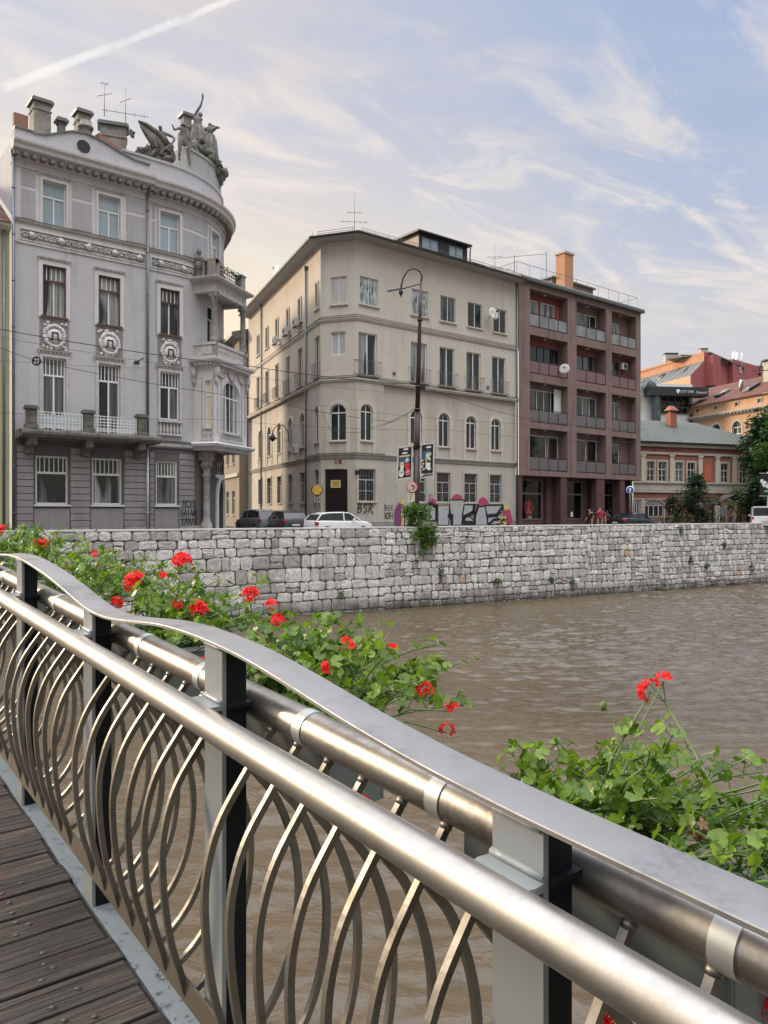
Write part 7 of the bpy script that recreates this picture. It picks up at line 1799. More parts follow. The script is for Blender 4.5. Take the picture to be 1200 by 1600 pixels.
mb = MB(); mb.poly([q(0, 0, ze_), q(LL-1e-4, 0, ze_), q(LL-1e-4, 1, zm_), q(0, 1, zm_)]); mr_ = mb.build('mansard_roof', M_['roof_metal'], RB)
m2 = MB()
for k in range(22): u = LL-.3-k*1.5; m2.bar([q(u, 0, ze_+.03), q(u, 1, zm_+.03)], .07, .09, (0, 0, 1))
sub(m2, 'seam', M_['eave'], mr_)
for k in range(5):
    u = LL-4.5-k*6; m2 = MB(); m2.hexa([q(u, .35, ze_+(zm_-ze_)*.35+.02), q(u+1.3, .35, ze_+(zm_-ze_)*.35+.02), q(u+1.3, .75, ze_+(zm_-ze_)*.75+.02), q(u, .75, ze_+(zm_-ze_)*.75+.02), q(u, .35, ze_+(zm_-ze_)*.35+.22), q(u+1.3, .35, ze_+(zm_-ze_)*.35+.22), q(u+1.3, .75, ze_+(zm_-ze_)*.75+.22), q(u, .75, ze_+(zm_-ze_)*.75+.22)]); m2.build('skylight', M_['g_lace'], RB)
mb = MB(); mb.poly([q(0, 1, zm_), q(LL-1e-4, 1, zm_), q(LL-1e-4, 1, zt_), q(0, 1, zt_)]); mb.build('attic', M_['orange'], RB)
mb = MB(); mb.hexa([q(0, .93, zt_-.02), q(LL+.3, .93, zt_-.02), q(LL+.3, 1.02, zt_+.02), q(0, 1.02, zt_+.02), q(0, .93, zt_+.35), q(LL+.3, .93, zt_+.35), q(LL+.3, 1.02, zt_+.35), q(0, 1.02, zt_+.35)]); mb.build('cornice', M_['orange'], RB)
uS = lambda X: PR.px(X, 590)[0]
for (X0, X1, y0, y1, o) in ((1102, 1114, 604, 557, 1.3), (1117, 1122, 600, 552, .2), (1137, 1183, 620, 553, .9)):
    mb = MB(); slab(mb, PR, uS(X0), uS(X1), EYE+(800-y0)/F*126, EYE+(800-y1)/F*126, .001, o); mb.build('wall_pier', M_['rosewall'], RB)
mb = MB(); slab(mb, PR, uS(1109), uS(1184), zt_+.0, zt_+.28, -6, 1.3) if False else None
mb = MB(); mb.hexa([PR.P(LL+sb+1.2, zt_+.2, -7), PR.P(LL+sb+1.2, zt_+.2, .4), PR.P(PR.u+.4, zt_-1.0, 1.2), PR.P(PR.u+.4, zt_-1.0, -7), PR.P(LL+sb+1.2, zt_+.4, -7), PR.P(LL+sb+1.2, zt_+.4, .4), PR.P(PR.u+.4, zt_-.8, 1.2), PR.P(PR.u+.4, zt_-.8, -7)]); mb.build('roof', M_['roof_metal'], RB)
u = uS(1148); mb = MB(); slab(mb, PR, u-.35, u+.35, zr_(576, 128), zr_(567, 128), .95, 1.02); mb.cur = 1; slab(mb, PR, u-.2, u+.2, zr_(574.5, 128), zr_(568.5, 128), 1.021, 1.03); mb.build('window', [M_['white'], M_['g_dark']], RB)
mb = MB(); mb.tube([PR.P(u, zr_(567, 128), 1.2), PR.P(u, zr_(544, 128), 1.2)], .12, 8); mb.build('vent_pipe', M_['white'], RB)
for X in (1155, 1160):
    u = uS(X); mb = MB(); mb.tube([PR.P(u, zt_-1, -1), PR.P(u, zr_(537, 128), -1)], .28, 10); mb.build('flue', M_['zinc'], RB)
for (X, w, h) in ((1086, 1.2, 1.3), (1042, 1.4, 1.2), (1022, 2.2, 2.4)):
    u = PR.px(X, 560)[0]; m = MB(); c = Vector(q(max(1, min(LL-1, u)), 1.25, zt_)); m.box(-w/2, w/2, -.5, .5, 0, h*.75, Matrix.Translation(c)); m.cur = 1; m.box(-w*.52, w*.52, -.55, .55, h*.751, h*.86, Matrix.Translation(c)); m.build('chimney_stack', [M_['palestone'], M_['darkmetal']], RB)
# orange palace at the right edge
x, y = corner(1260, 84); L2 = 34; dO = (-.32, .947); PO = Path(x+dO[0]*L2, y+dO[1]*L2, math.atan2(-dO[1], -dO[0])).line(L2)
OP = thing('orange_palace', 'bright orange palace with brown tiled roof cut by the right edge', 'building', PO.P(20, 0, 0))
uo_ = lambda X: PO.px(X, 640)[0]; zo_ = lambda X, Yp: PO.px(X, Yp)[1]
zE2, zC2 = zo_(1200, 614), zo_(1200, 634)
aw = [(uo_(X)-.32, uo_(X)+.32, zo_(X, Yp+3), zo_(X, Yp-3)) for X, Yp in ((1090, 641.5), (1118.5, 637), (1151.5, 631.5), (1187, 626))]
ah = [(uo_(X)-.75, uo_(X)+.75, zo_(1151, 678), zo_(1151, 658), True) for X in (1119, 1151.5, 1190, 1235)]
mb = MB(); wall(mb, PO, 0, L2, 0, zE2, aw+ah, .25); mb.build('wall', M_['orange'] if False else plaster('bright orange render', (.53, .325, .21), .08, .7, .15), OP)
mb = MB(); sweep(mb, PO, 0, L2, [(0, zC2-.45), (.1, zC2-.4), (.55, zC2-.1), (.6, zC2+.1), (0, zC2+.2)]); mb.build('cornice', M_['palestone'], OP)
mb = MB(); 
for k in range(60): slab(mb, PO, .3+k*.56, .6+k*.56, zC2-.32, zC2-.12, .2, .5)
mb.build('corbel_row', M_['stucco_dark'], OP)
for h in aw: window(OP, PO, h, M_['palestone'], M_['g_dark'], 2, 0, .15, .06, surround=M_['palestone'], sw=.12)
for h in ah: window(OP, PO, h, M_['offwhite'], M_['g_dark'], 2, 0, .18, .07, M_['palestone'], surround=M_['palestone'], sw=.22)
mb = MB(); mb.poly([PO.P(0, zE2, .5), PO.P(L2, zE2, .5), PO.P(L2, zE2+3.4, -6), PO.P(4, zE2+3.4, -6)]); mb.poly([PO.P(0, zE2, .5), PO.P(4, zE2+3.4, -6), PO.P(0, zE2, -12)]); mb.build('roof', tilemat('rust brown tiles', (.12, .045, .03), (.17, .07, .05), .35, .45, (R(0), R(0), R(20))), OP)
for X in (1105, 1150, 1190): u = uo_(X); m = MB(); m.hexa([PO.P(u, zE2+.9, -1.0), PO.P(u+1.0, zE2+.9, -1.0), PO.P(u+1.0, zE2+1.8, -2.8), PO.P(u, zE2+1.8, -2.8), PO.P(u, zE2+1.15, -1.0), PO.P(u+1.0, zE2+1.15, -1.0), PO.P(u+1.0, zE2+2.05, -2.8), PO.P(u, zE2+2.05, -2.8)]); m.build('skylight', M_['g_lace'], OP)
mb = MB(); u = uo_(1165); mb.box(-.8, .8, -.5, .5, zE2+1.5, zE2+4.6, PO.M(u, 0, -4)); mb.cur = 1; mb.box(-1, 1, -.7, .7, zE2+4.601, zE2+4.8, PO.M(u, 0, -4)); mb.build('chimney_stack', [M_['palestone'], M_['darkmetal']], OP)
mb = MB(); mb.tube([PO.P(uo_(1128), zE2+1.5, -3), PO.P(uo_(1134), zE2+2.6, -2.6), PO.P(uo_(1136), zE2+2.6, -2.2), PO.P(uo_(1136.5), zE2+1.4, -2)], .2, 8); mb.build('vent_pipe', M_['zinc'], OP)
# far yellow corner beyond the roofs
c = at(1196, 590, 150); t = thing('yellow_tower_house', 'pale yellow house end showing above the orange palace roof', 'building', (c.x, c.y, 0))
mb = MB(); mb.box(c.x-2.5, c.x+6, c.y, c.y+8, 0, EYE+(800-574)/F*150); mb.build('wall', paint('pale yellow wall', (.62, .54, .30), .8), t); mb = MB(); mb.box(c.x-3, c.x+6.5, c.y-.5, c.y+8.5, EYE+(800-574)/F*150+.001, EYE+(800-572)/F*150); mb.build('roof', M_['eave'], t)
# ---------------------------------------------------------------- planting in front of the terracotta house
def gnd(X, Y): return ((X-600)/F*Y, Y, 0)
tree('conifer', 'dark drooping conifer at the right edge, tallest of the planting', gnd(1190, 74), 10.6, (2.3, 2.3), M_['tree_a'], 51, 46, 150, .36, trunk_r=.18, low=.06)
tree('garden_tree', 'leafy tree behind the conifer at the right edge', gnd(1215, 84), 13.0, (4.2, 4.2), M_['tree_a'], 52, 34, 130, .40, trunk_r=.2, low=.35)
tree('street_tree', 'lighter green tree crown against the orange palace', gnd(1216, 66), 10.2, (2.2, 2.2), M_['tree_b'], 57, 20, 120, .30, trunk_r=.12, low=.55)
tree('round_shrub', 'broad dark green shrub hiding the middle of the terracotta house', gnd(1087, 76), 5.2, (2.0, 2.0), M_['tree_a'], 53, 40, 150, .22, cat='shrub', trunk_r=.1, low=.1)
tree('small_shrub', 'small dark shrub left of the broad one', gnd(1050, 77), 3.0, (.95, .95), M_['tree_a'], 54, 16, 90, .20, cat='shrub', trunk_r=.06, low=.1)
tree('pale_shrub', 'pale leafed shrub above the wooden shelter', gnd(1150, 79), 4.0, (1.5, 1.5), M_['tree_b'], 55, 14, 90, .20, cat='shrub', trunk_r=.06, low=.3)
for (Xa, Xb, Y, lb, sd) in ((1012, 1112, 73, 'clipped dark hedge below the broad shrub', 61), (1114, 1176, 74, 'clipped hedge beside the wooden shelter', 62)):
    p0, p1 = Vector(gnd(Xa, Y)), Vector(gnd(Xb, Y+3)); hd = thing('hedge', lb, 'hedge', p0.lerp(p1, .5)); lf = MB(); tn = []; rnd = random.Random(sd); n = int((p1-p0).length/.4)
    for k in range(n): leafy(lf, tn, p0.lerp(p1, (k+.5)/n)+Vector((0, 0, .62)), (.5, .5, .62), 34, .2, rnd)
    o = lf.build('foliage', M_['tree_a'], hd); add_tones(o, tn)
    mb = MB()
    for k in range(0, n, 2): q_ = p0.lerp(p1, (k+.5)/n); mb.tube([q_, q_+Vector((.05, 0, .8))], .03, 5)
    mb.build('stem', M_['bark'], hd)
# wooden shelter
c = gnd(1146, 76); SHL = thing('wooden_shelter', 'dark timber shelter with a pitched roof among the hedges', 'shelter', c); tw = paint('dark timber', (.035, .026, .02), .7, var=.3)
for dx in (-1.4, 1.4):
    for dy in (0, 1.6): mb = MB(); mb.box(c[0]+dx-.08, c[0]+dx+.08, c[1]+dy-.08, c[1]+dy+.08, 0, 2.5); mb.build('post', tw, SHL)
mb = MB(); X, Y = c[0], c[1]
for s in (-1, 1): mb.hexa([(X+s*1.8, Y-.4, 2.1), (X, Y-.4, 3.1), (X, Y+2, 3.1), (X+s*1.8, Y+2, 2.1), (X+s*1.8, Y-.4, 2.22), (X, Y-.4, 3.22), (X, Y+2, 3.22), (X+s*1.8, Y+2, 2.22)])
mb.build('roof', tw, SHL)
c = gnd(1130, 70); BD = thing('info_board', 'grey information board on two white posts in front of the hedge', 'sign board', c); mb = MB(); mb.box(c[0]-.35, c[0]+.35, c[1], c[1]+.04, 1.1, 1.95); mb.build('board', M_['greymetal'], BD)
for s in (-1, 1): mb = MB(); mb.tube([(c[0]+s*.33, c[1]+.06, 0), (c[0]+s*.33, c[1]+.06, 2.0)], .035, 6); mb.build('post', M_['offwhite'], BD)
# ---------------------------------------------------------------- vehicles
def loft(mb, rings, caps=True):
    n = len(rings[0]); base = len(mb.v)
    for r in rings: mb.v.extend([tuple(p) for p in r])
    for i in range(len(rings)-1):
        for j in range(n): mb.face((base+i*n+j, base+i*n+(j+1) % n, base+(i+1)*n+(j+1) % n, base+(i+1)*n+j))
    if caps: mb.face([base+j for j in range(n)]); mb.face([base+(len(rings)-1)*n+j for j in reversed(range(n))])
def carpaint(name, col, rough=.25):
    m, nt, b = newmat(name); b.inputs['Base Color'].default_value = (*col, 1); b.inputs['Roughness'].default_value = rough; b.inputs['Coat Weight'].default_value = .6; b.inputs['Coat Roughness'].default_value = .05
    n = noise_node(nt, 5, 4, .6, coords(nt)); nt.links.new(ramp(nt, n.outputs['Fac'], [(.3, (rough*.8,)*3), (.7, (rough*1.5,)*3)]).outputs['Color'], b.inputs['Roughness']); return m
M_['tyre'] = paint('tyre rubber', (.02, .02, .02), .85); M_['rim'] = paint('alloy rim', (.4, .4, .41), .35, .8); M_['lampred'] = paint('red lamp glass', (.42, .01, .015), .15); M_['lampclear'] = paint('clear lamp glass', (.55, .56, .57), .1); M_['carglass'] = glass('car glass', (.02, .024, .026), .03, .2); M_['plate'] = paint('number plate', (.62, .62, .6), .5)
def car(name, label, cat, pos, heading, L_, W_, H_, mat, prof, cab, lampc='lampred'):
    """prof: (x, z_low, z_belt, half width) of the body; cab: (x, z_roof, half width top) along the glasshouse, first and last at belt height"""
    Mx = place(pos[0], pos[1], pos[2], heading) @ Matrix.Scale(H_/1.46 if H_ < 1.85 else 1, 4, (0, 0, 1)); t = thing(name, label, cat, pos); mb = MB(); mb.smooth = True
    rings = []
    for (x, zl, zb, w) in prof:
        x *= L_; w *= W_; rings.append([Mx @ Vector(p) for p in ((x, -w*.92, zl), (x, -w, zl+.16), (x, -w, (zl+zb)/2), (x, -w*.97, zb-.06), (x, -w*.90, zb), (x, 0, zb+.025), (x, w*.90, zb), (x, w*.97, zb-.06), (x, w, (zl+zb)/2), (x, w, zl+.16), (x, w*.92, zl))])
    loft(mb, rings); b = mb.build('body', mat, t, bevel=.02, segs=2)
    def belt(x):
        for p, q in zip(prof, prof[1:]):
            if p[0] <= x <= q[0]: k = (x-p[0])/(q[0]-p[0]); return p[2]+(q[2]-p[2])*k, p[3]+(q[3]-p[3])*k
        return prof[0][2], prof[0][3]
    mb = MB(); rings = []
    for (x, zr, wt) in cab:
        zb, wb = belt(x); rings.append([Mx @ Vector(p) for p in ((x*L_, -wb*W_*.93, zb-.02), (x*L_, -wt*W_, zr-.04), (x*L_, wt*W_, zr-.04), (x*L_, wb*W_*.93, zb-.02))])
    loft(mb, rings); mb.build('window', M_['carglass'], t)
    mb = MB(); rf = [c for c in cab if c[1] > cab[0][1]+.02 or True][1:-1]
    loft(mb, [[Mx @ Vector(p) for p in ((x*L_, -wt*W_*1.02, zr-.07), (x*L_, -wt*W_*.9, zr-.005), (x*L_, 0, zr+.01), (x*L_, wt*W_*.9, zr-.005), (x*L_, wt*W_*1.02, zr-.07))] for (x, zr, wt) in rf]); mb.build('roof', mat, t)
    mb = MB()
    for i, (x, zr, wt) in enumerate(cab):
        zb, wb = belt(x)
        for s in (-1, 1):
            if i == len(cab)//2: mb.bar([Mx @ Vector((x*L_, s*wb*W_*.94, zb-.02)), Mx @ Vector((x*L_, s*wt*W_*1.01, zr-.05))], .07, .03, Mx.to_3x3() @ Vector((1, 0, 0)))
    for s in (-1, 1):
        for (c0, c1) in ((cab[0], cab[1]), (cab[-1], cab[-2])):
            z0, w0 = belt(c0[0]); mb.bar([Mx @ Vector((c0[0]*L_, s*w0*W_*.93, z0)), Mx @ Vector((c1[0]*L_, s*c1[2]*W_*1.01, c1[1]-.05))], .07, .05, Mx.to_3x3() @ Vector((1, 0, 0)))
    mb.build('pillar', mat, t)
    for x in (-.31, .31):
        for s in (-1, 1):
            q = Mx @ Matrix.Translation((x*L_, s*W_*.44, .31)) @ Matrix.Rotation(R(90), 4, 'X'); mb = MB(); mb.lathe([(.19, -.1), (.30, -.1), (.315, -.06), (.315, .06), (.30, .1), (.19, .1)], 20, q); wv = mb.build('wheel', M_['tyre'], t); m2 = MB(); m2.lathe([(.0, -.09), (.19, -.095), (.19, .095), (0, .09)], 14, q); sub(m2, 'rim', M_['rim'], wv)
    xr_ = prof[0][0]*L_
    for s in (-1, 1):
        mb = MB(); zb = prof[1][2]; mb.box(xr_-.03, xr_+.16, s*W_*.47-(.0 if s > 0 else -.0)-.13, s*W_*.47+.03 if s > 0 else s*W_*.47+.10, zb-.24, zb-.06, Mx); mb.build('tail_light', M_[lampc], t, bevel=.02)
        mb = MB(); xf = prof[-2][0]*L_; mb.box(xf-.1, xf+.05, s*W_*.38-.16, s*W_*.38+.16, prof[-2][2]-.22, prof[-2][2]-.08, Mx); mb.build('headlight', M_['lampclear'], t, bevel=.02)
        mb = MB(); mb.blob(Mx @ Vector((.14*L_, s*W_*.53, belt(.14)[0]+.06)), (.1, .1, .08), None, .05, 8, 1); mb.build('mirror', mat, t)
    mb = MB(); mb.box(xr_-.035, xr_-.0, -.26, .26, prof[1][2]-.42, prof[1][2]-.31, Mx); mb.build('number_plate', M_['plate'], t)
    mb = MB(); mb.box(xr_-.05, xr_+.1, -W_*.42, W_*.42, .28, .40, Mx); mb.build('bumper', M_['black'], t, bevel=.03); return t
HATCH = [(-.5, .34, .70, .44), (-.485, .28, .92, .47), (-.40, .2, .96, .495), (0, .18, .93, .50), (.2, .18, .93, .50), (.38, .2, .86, .49), (.47, .26, .72, .45), (.5, .34, .58, .38)]
HCAB = [(-.475, .95, .40), (-.40, 1.33, .385), (-.28, 1.43, .40), (-.02, 1.46, .405), (.10, 1.41, .395), (.275, .92, .42)]
SEDAN = [(-.5, .36, .80, .43), (-.48, .28, .97, .46), (-.36, .2, 1.0, .49), (0, .18, .94, .50), (.18, .18, .93, .50), (.38, .2, .86, .49), (.47, .26, .72, .45), (.5, .34, .58, .38)]
SCAB = [(-.36, .99, .42), (-.21, 1.36, .385), (-.08, 1.43, .40), (.04, 1.42, .40), (.22, .93, .42)]
VAN = [(-.5, .34, 1.0, .47), (-.495, .28, 1.12, .49), (-.40, .22, 1.14, .50), (0, .2, 1.12, .50), (.25, .2, 1.1, .50), (.36, .2, 1.02, .49), (.47, .26, .8, .46), (.5, .34, .6, .40)]
VCAB = [(-.49, 1.1, .47), (-.47, 1.82, .44), (-.3, 1.9, .45), (.05, 1.92, .45), (.17, 1.85, .44), (.35, 1.02, .44)]
def cpos(X, Y): return ((X-600)/F*Y, Y, 0)
sA = math.atan2(.922, -.388)
car('parked_car', 'white hatchback parked behind the quay wall below the iron door', 'car', cpos(529, 47.3), math.atan2(.56, .83), 4.1, 1.73, 1.46, carpaint('white car paint', (.72, .74, .76)), HATCH, HCAB)
car('parked_car', 'silver grey hatchback seen from behind at the mouth of the side street', 'car', cpos(402, 54.5), sA+R(12), 4.2, 1.75, 1.66, carpaint('grey car paint', (.20, .215, .24), .3), HATCH, HCAB)
car('parked_car', 'dark grey hatchback seen from behind, between the silver car and the white car', 'car', cpos(446, 52.0), sA+R(4), 4.1, 1.74, 1.58, carpaint('dark grey car paint', (.045, .048, .052), .3), HATCH, HCAB)
car('parked_car', 'black saloon car in front of the terracotta house', 'car', cpos(991, 64.0), ANG-R(6), 4.7, 1.8, 1.42, carpaint('black car paint', (.012, .013, .015), .2), SEDAN, SCAB)
car('parked_van', 'white van seen from behind at the right edge', 'van', cpos(1193, 62), math.atan2(.95, .42), 4.9, 1.9, 1.9, carpaint('white van paint', (.66, .67, .68)), VAN, VCAB)
# ---------------------------------------------------------------- people by the shops
def person(label, X, Y, rz, top, legs, hair, skinc, h=1.72, bag=None, **pose):
    x, y, _ = cpos(X, Y); t = thing('person', label, 'person', (x, y, 0)); Mx = place(x, y, 0, rz)
    V, E_, Rr = body(h, bulk=.78, **pose); o = skin('body', V, E_, Rr, paint('skin', skinc, .6, var=.06), t, 2, 0, Mx)
    s = h/1.75; mb = MB(); sq = Mx @ Matrix.Scale(s*1.04, 4) @ Matrix.Scale(.76, 4, (0, 1, 0))
    mb.lathe([(.20, .86), (.205, .95), (.18, 1.1), (.22, 1.3), (.20, 1.42), (.085, 1.51)], 14, sq); mb.build('shirt', top, t)
    mb = MB()
    for a, sx in ((pose.get('larm', ((-.25, 0, .78), (-.28, .02, .62))), -1), (pose.get('rarm', ((.25, 0, .78), (.28, .02, .62))), 1)):
        p0, p1, p2 = Vector((sx*.105, 0, .80)), Vector(a[0]), Vector(a[1]); mb.tube([Mx @ (p*h) for p in (p0, p0.lerp(p1, .6), p1, p1.lerp(p2, .6))], [.075*s, .065*s, .056*s, .05*s], 8)
    mb.build('sleeve', top, t)
    mb = MB(); mb.lathe([(.17, .80), (.20, .93), (.185, .99)], 12, sq)
    for sx in (-1, 1): mb.tube([Mx @ Vector(p)*1 for p in ((sx*.10*s, 0, .9*s), (sx*.11*s, .02, .5*s), (sx*.115*s, 0, .08*s))], [.105*s, .075*s, .065*s], 10)
    mb.build('trousers', legs, t)
    mb = MB(); hc = Vector((0, -.015, .945))*h; mb.blob(Mx @ hc, (.098, .105, .115), None, .08, 10, 3); mb.blob(Mx @ (hc+Vector((0, -.04, -.1))), (.085, .06, .16 if hair[1] else .07), None, .1, 8, 4); mb.build('hair', paint('hair', hair[0], .6, var=.3), t)
    mb = MB()
    for sx in (-1, 1): mb.blob(Mx @ Vector((sx*.033, .105, .925*h)), .009, None, 0, 6, 1)
    mb.build('eyes', M_['black'], t); mb = MB(); mb.blob(Mx @ Vector((0, .118, .905*h)), (.013, .018, .02), None, 0, 6, 1); mb.blob(Mx @ Vector((0, .10, .885*h)), (.026, .008, .006), None, 0, 6, 1); mb.build('face', paint('lips', (.42, .17, .13), .6), t)
    if bag: mb = MB(); mb.blob(Mx @ Vector((.02, -.2, 1.18*s)), (.15, .1, .22), None, .1, 10, 6); mb.build('backpack', bag, t)
    return t
person('person in black with long dark hair leaning forward in front of the shop', 924, 62.0, ANG+R(60), blk, blk, ((.012, .010, .009), True), (.45, .27, .19), 1.72, lean=(0, .06), head=(0, .05), rarm=((.22, .05, .68), (.24, .12, .55), (.2, .2, .46)))
person('person in a raspberry jacket standing beside the one in black', 937, 62.6, ANG+R(150), paint('raspberry jacket', (.34, .03, .085), .8, var=.2), paint('grey trousers', (.06, .06, .07), .8), ((.06, .035, .02), False), (.50, .30, .21), 1.78, rarm=((.2, .06, .74), (.12, .14, .84), (.05, .12, .90)))
person('person with a dark red backpack next to the black car', 948, 63.6, ANG+R(10), paint('dark red top', (.14, .02, .03), .8, var=.2), blk, ((.02, .015, .012), False), (.45, .28, .2), 1.55, bag=blk)
# ---------------------------------------------------------------- street lamp, banners, signs, wires
u_, _z = WP.px(651, 815); lp = Vector(WP.P(u_, 0, -1.15)); Yl = lp.y
def lpx(X, Yp): return at(X, Yp, Yl)
LP = thing('street_lamp', 'tall dark red street lamp with a hooked arm behind the quay wall', 'street lamp', lp)
mred = paint('dark red brown lamp paint', (.034, .016, .016), .5, var=.3, scale=3)
mb = MB(); mb.tube([lp, lpx(650.5, 790), lpx(651, 700)], [.20, .19, .18], 14); mb.tube([lpx(651, 700.01), lpx(652, 690), lpx(652.3, 640)], [.22, .15, .14], 14); mb.tube([lpx(652.3, 640), lpx(654.5, 560), lpx(656, 500), lpx(658, 440)], [.145, .125, .10, .06], 12)
for Yp in (700, 640, 604, 500): mb.tube([lpx(652+(640-Yp)*.03, Yp+1.5), lpx(652+(640-Yp)*.03, Yp-1.5)], .2 if Yp > 620 else .16, 12)
mb.build('pole', mred, LP)
mb = MB(); mb.tube([lpx(658, 441), lpx(659.5, 432), lpx(656, 424), lpx(647, 419.5), lpx(638, 422), lpx(630.5, 433), lpx(627, 446), lpx(626.5, 452)], .05, 8); mb.tube([lpx(658, 443), lpx(627, 452)], .035, 6); mb.build('arm', M_['darkmetal'], LP)
mb = MB(); mb.blob(lpx(626.5, 457), (.13, .13, .17), None, .1, 10, 1); mb.blob(lpx(626.5, 462), (.05, .05, .08), None, .1, 8, 1); mb.build('finial', M_['darkmetal'], LP)
mb = MB(); a, b = lpx(627, 452), lpx(605, 455.5); d = (b-a).normalized(); s = Vector((0, 1, 0)); up = Vector((0, 0, 1)); mb.hexa([a-s*.07, a+s*.07, b+s*.17, b-s*.17, a-s*.07+up*.10, a+s*.07+up*.10, b+s*.14+up*.08, b-s*.14+up*.08]); mb.build('lamp_head', M_['greymetal'], LP, bevel=.02)
mb = MB(); p = lpx(657, 604); mb.box(p.x-.02, p.x+.28, p.y-.1, p.y+.1, p.z-.22, p.z+.12); mb.build('junction_box', M_['black'], LP)
mb = MB()
for Yp in (701, 722, 742): mb.bar([lpx(646, Yp+1), lpx(658, Yp-1)], .05, .03, (0, 1, 0))
mb.build('banner_bracket', M_['offwhite'], LP)
def banner(label, c4, fn):
    cx = sum(c[0] for c in c4)/4; cy = sum(c[1] for c in c4)/4; t = thing('advertising_banner', label, 'banner', lpx(cx, cy), 'banners on the lamp post'); (x0, y0), (x1, y1), (x2, y2), (x3, y3) = c4
    tl, tr_, br_, bl = [lpx(*c) for c in c4]; n = Vector((0, -1, 0)); mb = MB(); mb.hexa([bl, br_, br_+Vector((0, .05, 0)), bl+Vector((0, .05, 0)), tl, tr_, tr_+Vector((0, .05, 0)), tl+Vector((0, .05, 0))]); mb.build('panel', M_['black'], t)
    mb = MB()
    for p, q in ((tl, tr_), (bl, br_), (tl, bl), (tr_, br_)): mb.bar([p+n*.01, q+n*.01], .05, .07, (0, 1, 0))
    for p, s in ((tl, 1), (tr_, 1), (bl, -1), (br_, -1)): mb.bar([p, p+Vector((0, 0, .22*s))], .05, .05, (1, 0, 0))
    mb.build('frame', M_['offwhite'], t)
    def f(a, b, d=.012): return tl+(tr_-tl)*a+(bl-tl)*b+((tr_-tl)*0)+n*(.002+d)
    fn(f, t); return t
wht = M_['white']; pk = paint('print pink', (.62, .10, .13), .5); rd = paint('print red', (.55, .03, .03), .5); tan = paint('print tan', (.60, .42, .30), .5); tl_ = paint('print teal', (.03, .10, .15), .5, var=.6); lbl = paint('print pale blue', (.45, .62, .68), .5, var=.3); yl = paint('print yellow', (.62, .42, .06), .5); gr_ = paint('print green', (.12, .42, .30), .5)
def quad(mb, f, a0, a1, b0, b1, d=.012): mb.poly([f(a0, b0, d), f(a1, b0, d), f(a1, b1, d), f(a0, b1, d)])
def oval(mb, f, ca, cb, ra, rb, d): mb.poly([f(ca+ra*math.cos(k*math.pi/9), cb+rb*math.sin(k*math.pi/9), d) for k in range(18)])
def TM(f, a, b): o = f(a, b, .018); x = (f(a+.1, b, .018)-o).normalized(); y = (f(a, b-.1, .018)-o).normalized(); z = x.cross(y); return Matrix(((x.x, y.x, z.x, o.x), (x.y, y.y, z.y, o.y), (x.z, y.z, z.z, o.z), (0, 0, 0, 1)))
def ban1(f, t):
    mb = MB(); quad(mb, f, .30, .38, .05, .09); mb.cur = 1; quad(mb, f, .40, .72, .045, .10); quad(mb, f, .30, .66, .165, .215); mb.cur = 2; quad(mb, f, .10, .86, .255, .315); mb.cur = 3; mb.poly([f(.02, .35), f(.9, .33), f(.85, .5), f(.06, .55)]); mb.cur = 4; mb.poly([f(.5, .42, .013), f(.72, .34, .013), f(.8, .45, .013), f(.6, .5, .013)])
    mb.cur = 2; quad(mb, f, .14, .44, .47, .62, .014); mb.cur = 1; quad(mb, f, .2, .42, .6, .7, .0145); mb.cur = 5; oval(mb, f, .66, .60, .19, .10, .014); mb.cur = 1; oval(mb, f, .27, .82, .19, .13, .015); mb.cur = 6; oval(mb, f, .72, .81, .18, .12, .016)
    mb.build('print', [rd, wht, tan, tl_, lbl, rd, pk], t); text_mesh('280', .17, TM(f, .27, .80), 'lettering', M_['black'], t, .001); text_mesh('250', .15, TM(f, .72, .80), 'lettering', wht, t, .001)
def ban2(f, t):
    mb = MB(); quad(mb, f, .32, .40, .08, .12); mb.cur = 1; quad(mb, f, .44, .78, .07, .125); mb.cur = 3; mb.poly([f(.05, .2), f(.7, .15), f(.75, .45), f(.1, .5)]); mb.cur = 2; quad(mb, f, .42, .8, .26, .36, .014); mb.cur = 4; quad(mb, f, .4, .66, .3, .45, .015); mb.cur = 6; quad(mb, f, .36, .5, .42, .55, .016); mb.cur = 1; quad(mb, f, .38, .75, .56, .74, .014); quad(mb, f, .6, .75, .42, .5, .016)
    for k, (a, b) in enumerate(((.12, .48), (.2, .58), (.12, .66), (.25, .74))): oval(mb, f, a, b, .07, .03, .015)
    oval(mb, f, .66, .76, .15, .035, .016); mb.cur = 5; oval(mb, f, .14, .77, .07, .035, .016); mb.cur = 4; quad(mb, f, .05, .2, .875, .94, .014)
    mb.build('print', [rd, wht, tan, tl_, lbl, rd, yl], t); text_mesh('Cashback', .165, TM(f, .60, .905), 'lettering', wht, t, .001)
banner('left banner on the lamp post with two round price marks at its foot', [(622, 700), (644, 697), (643, 746), (621, 749)], ban1)
banner('right banner on the lamp post with the word Cashback at its foot', [(658, 695), (678, 692.5), (677, 743.5), (657, 747)], ban2)
def disc_sign(label, c, r, face, edge, group=None, fn=None, polec=None, nrm=(0, -1, 0), name='round_sign', cat='sign'):
    c = Vector(c); t = thing(name, label, cat, c); n = Vector(nrm).normalized(); q = n.to_track_quat('Z', 'Y').to_matrix().to_4x4(); q.translation = c
    mb = MB(); mb.lathe([(0, 0), (r, 0), (r, -.02), (0, -.02)], 20, q); mb.build('plate', edge, t); mb = MB(); mb.lathe([(r*.82, .004), (0, .004)], 20, q); mb.build('face', face, t)
    if fn: fn(t, q)
    if polec: mb = MB(); mb.tube([Vector(polec), Vector((polec[0], polec[1], c.z+r*.6))], .04, 8); mb.build('pole', M_['greymetal'], t)
    return t
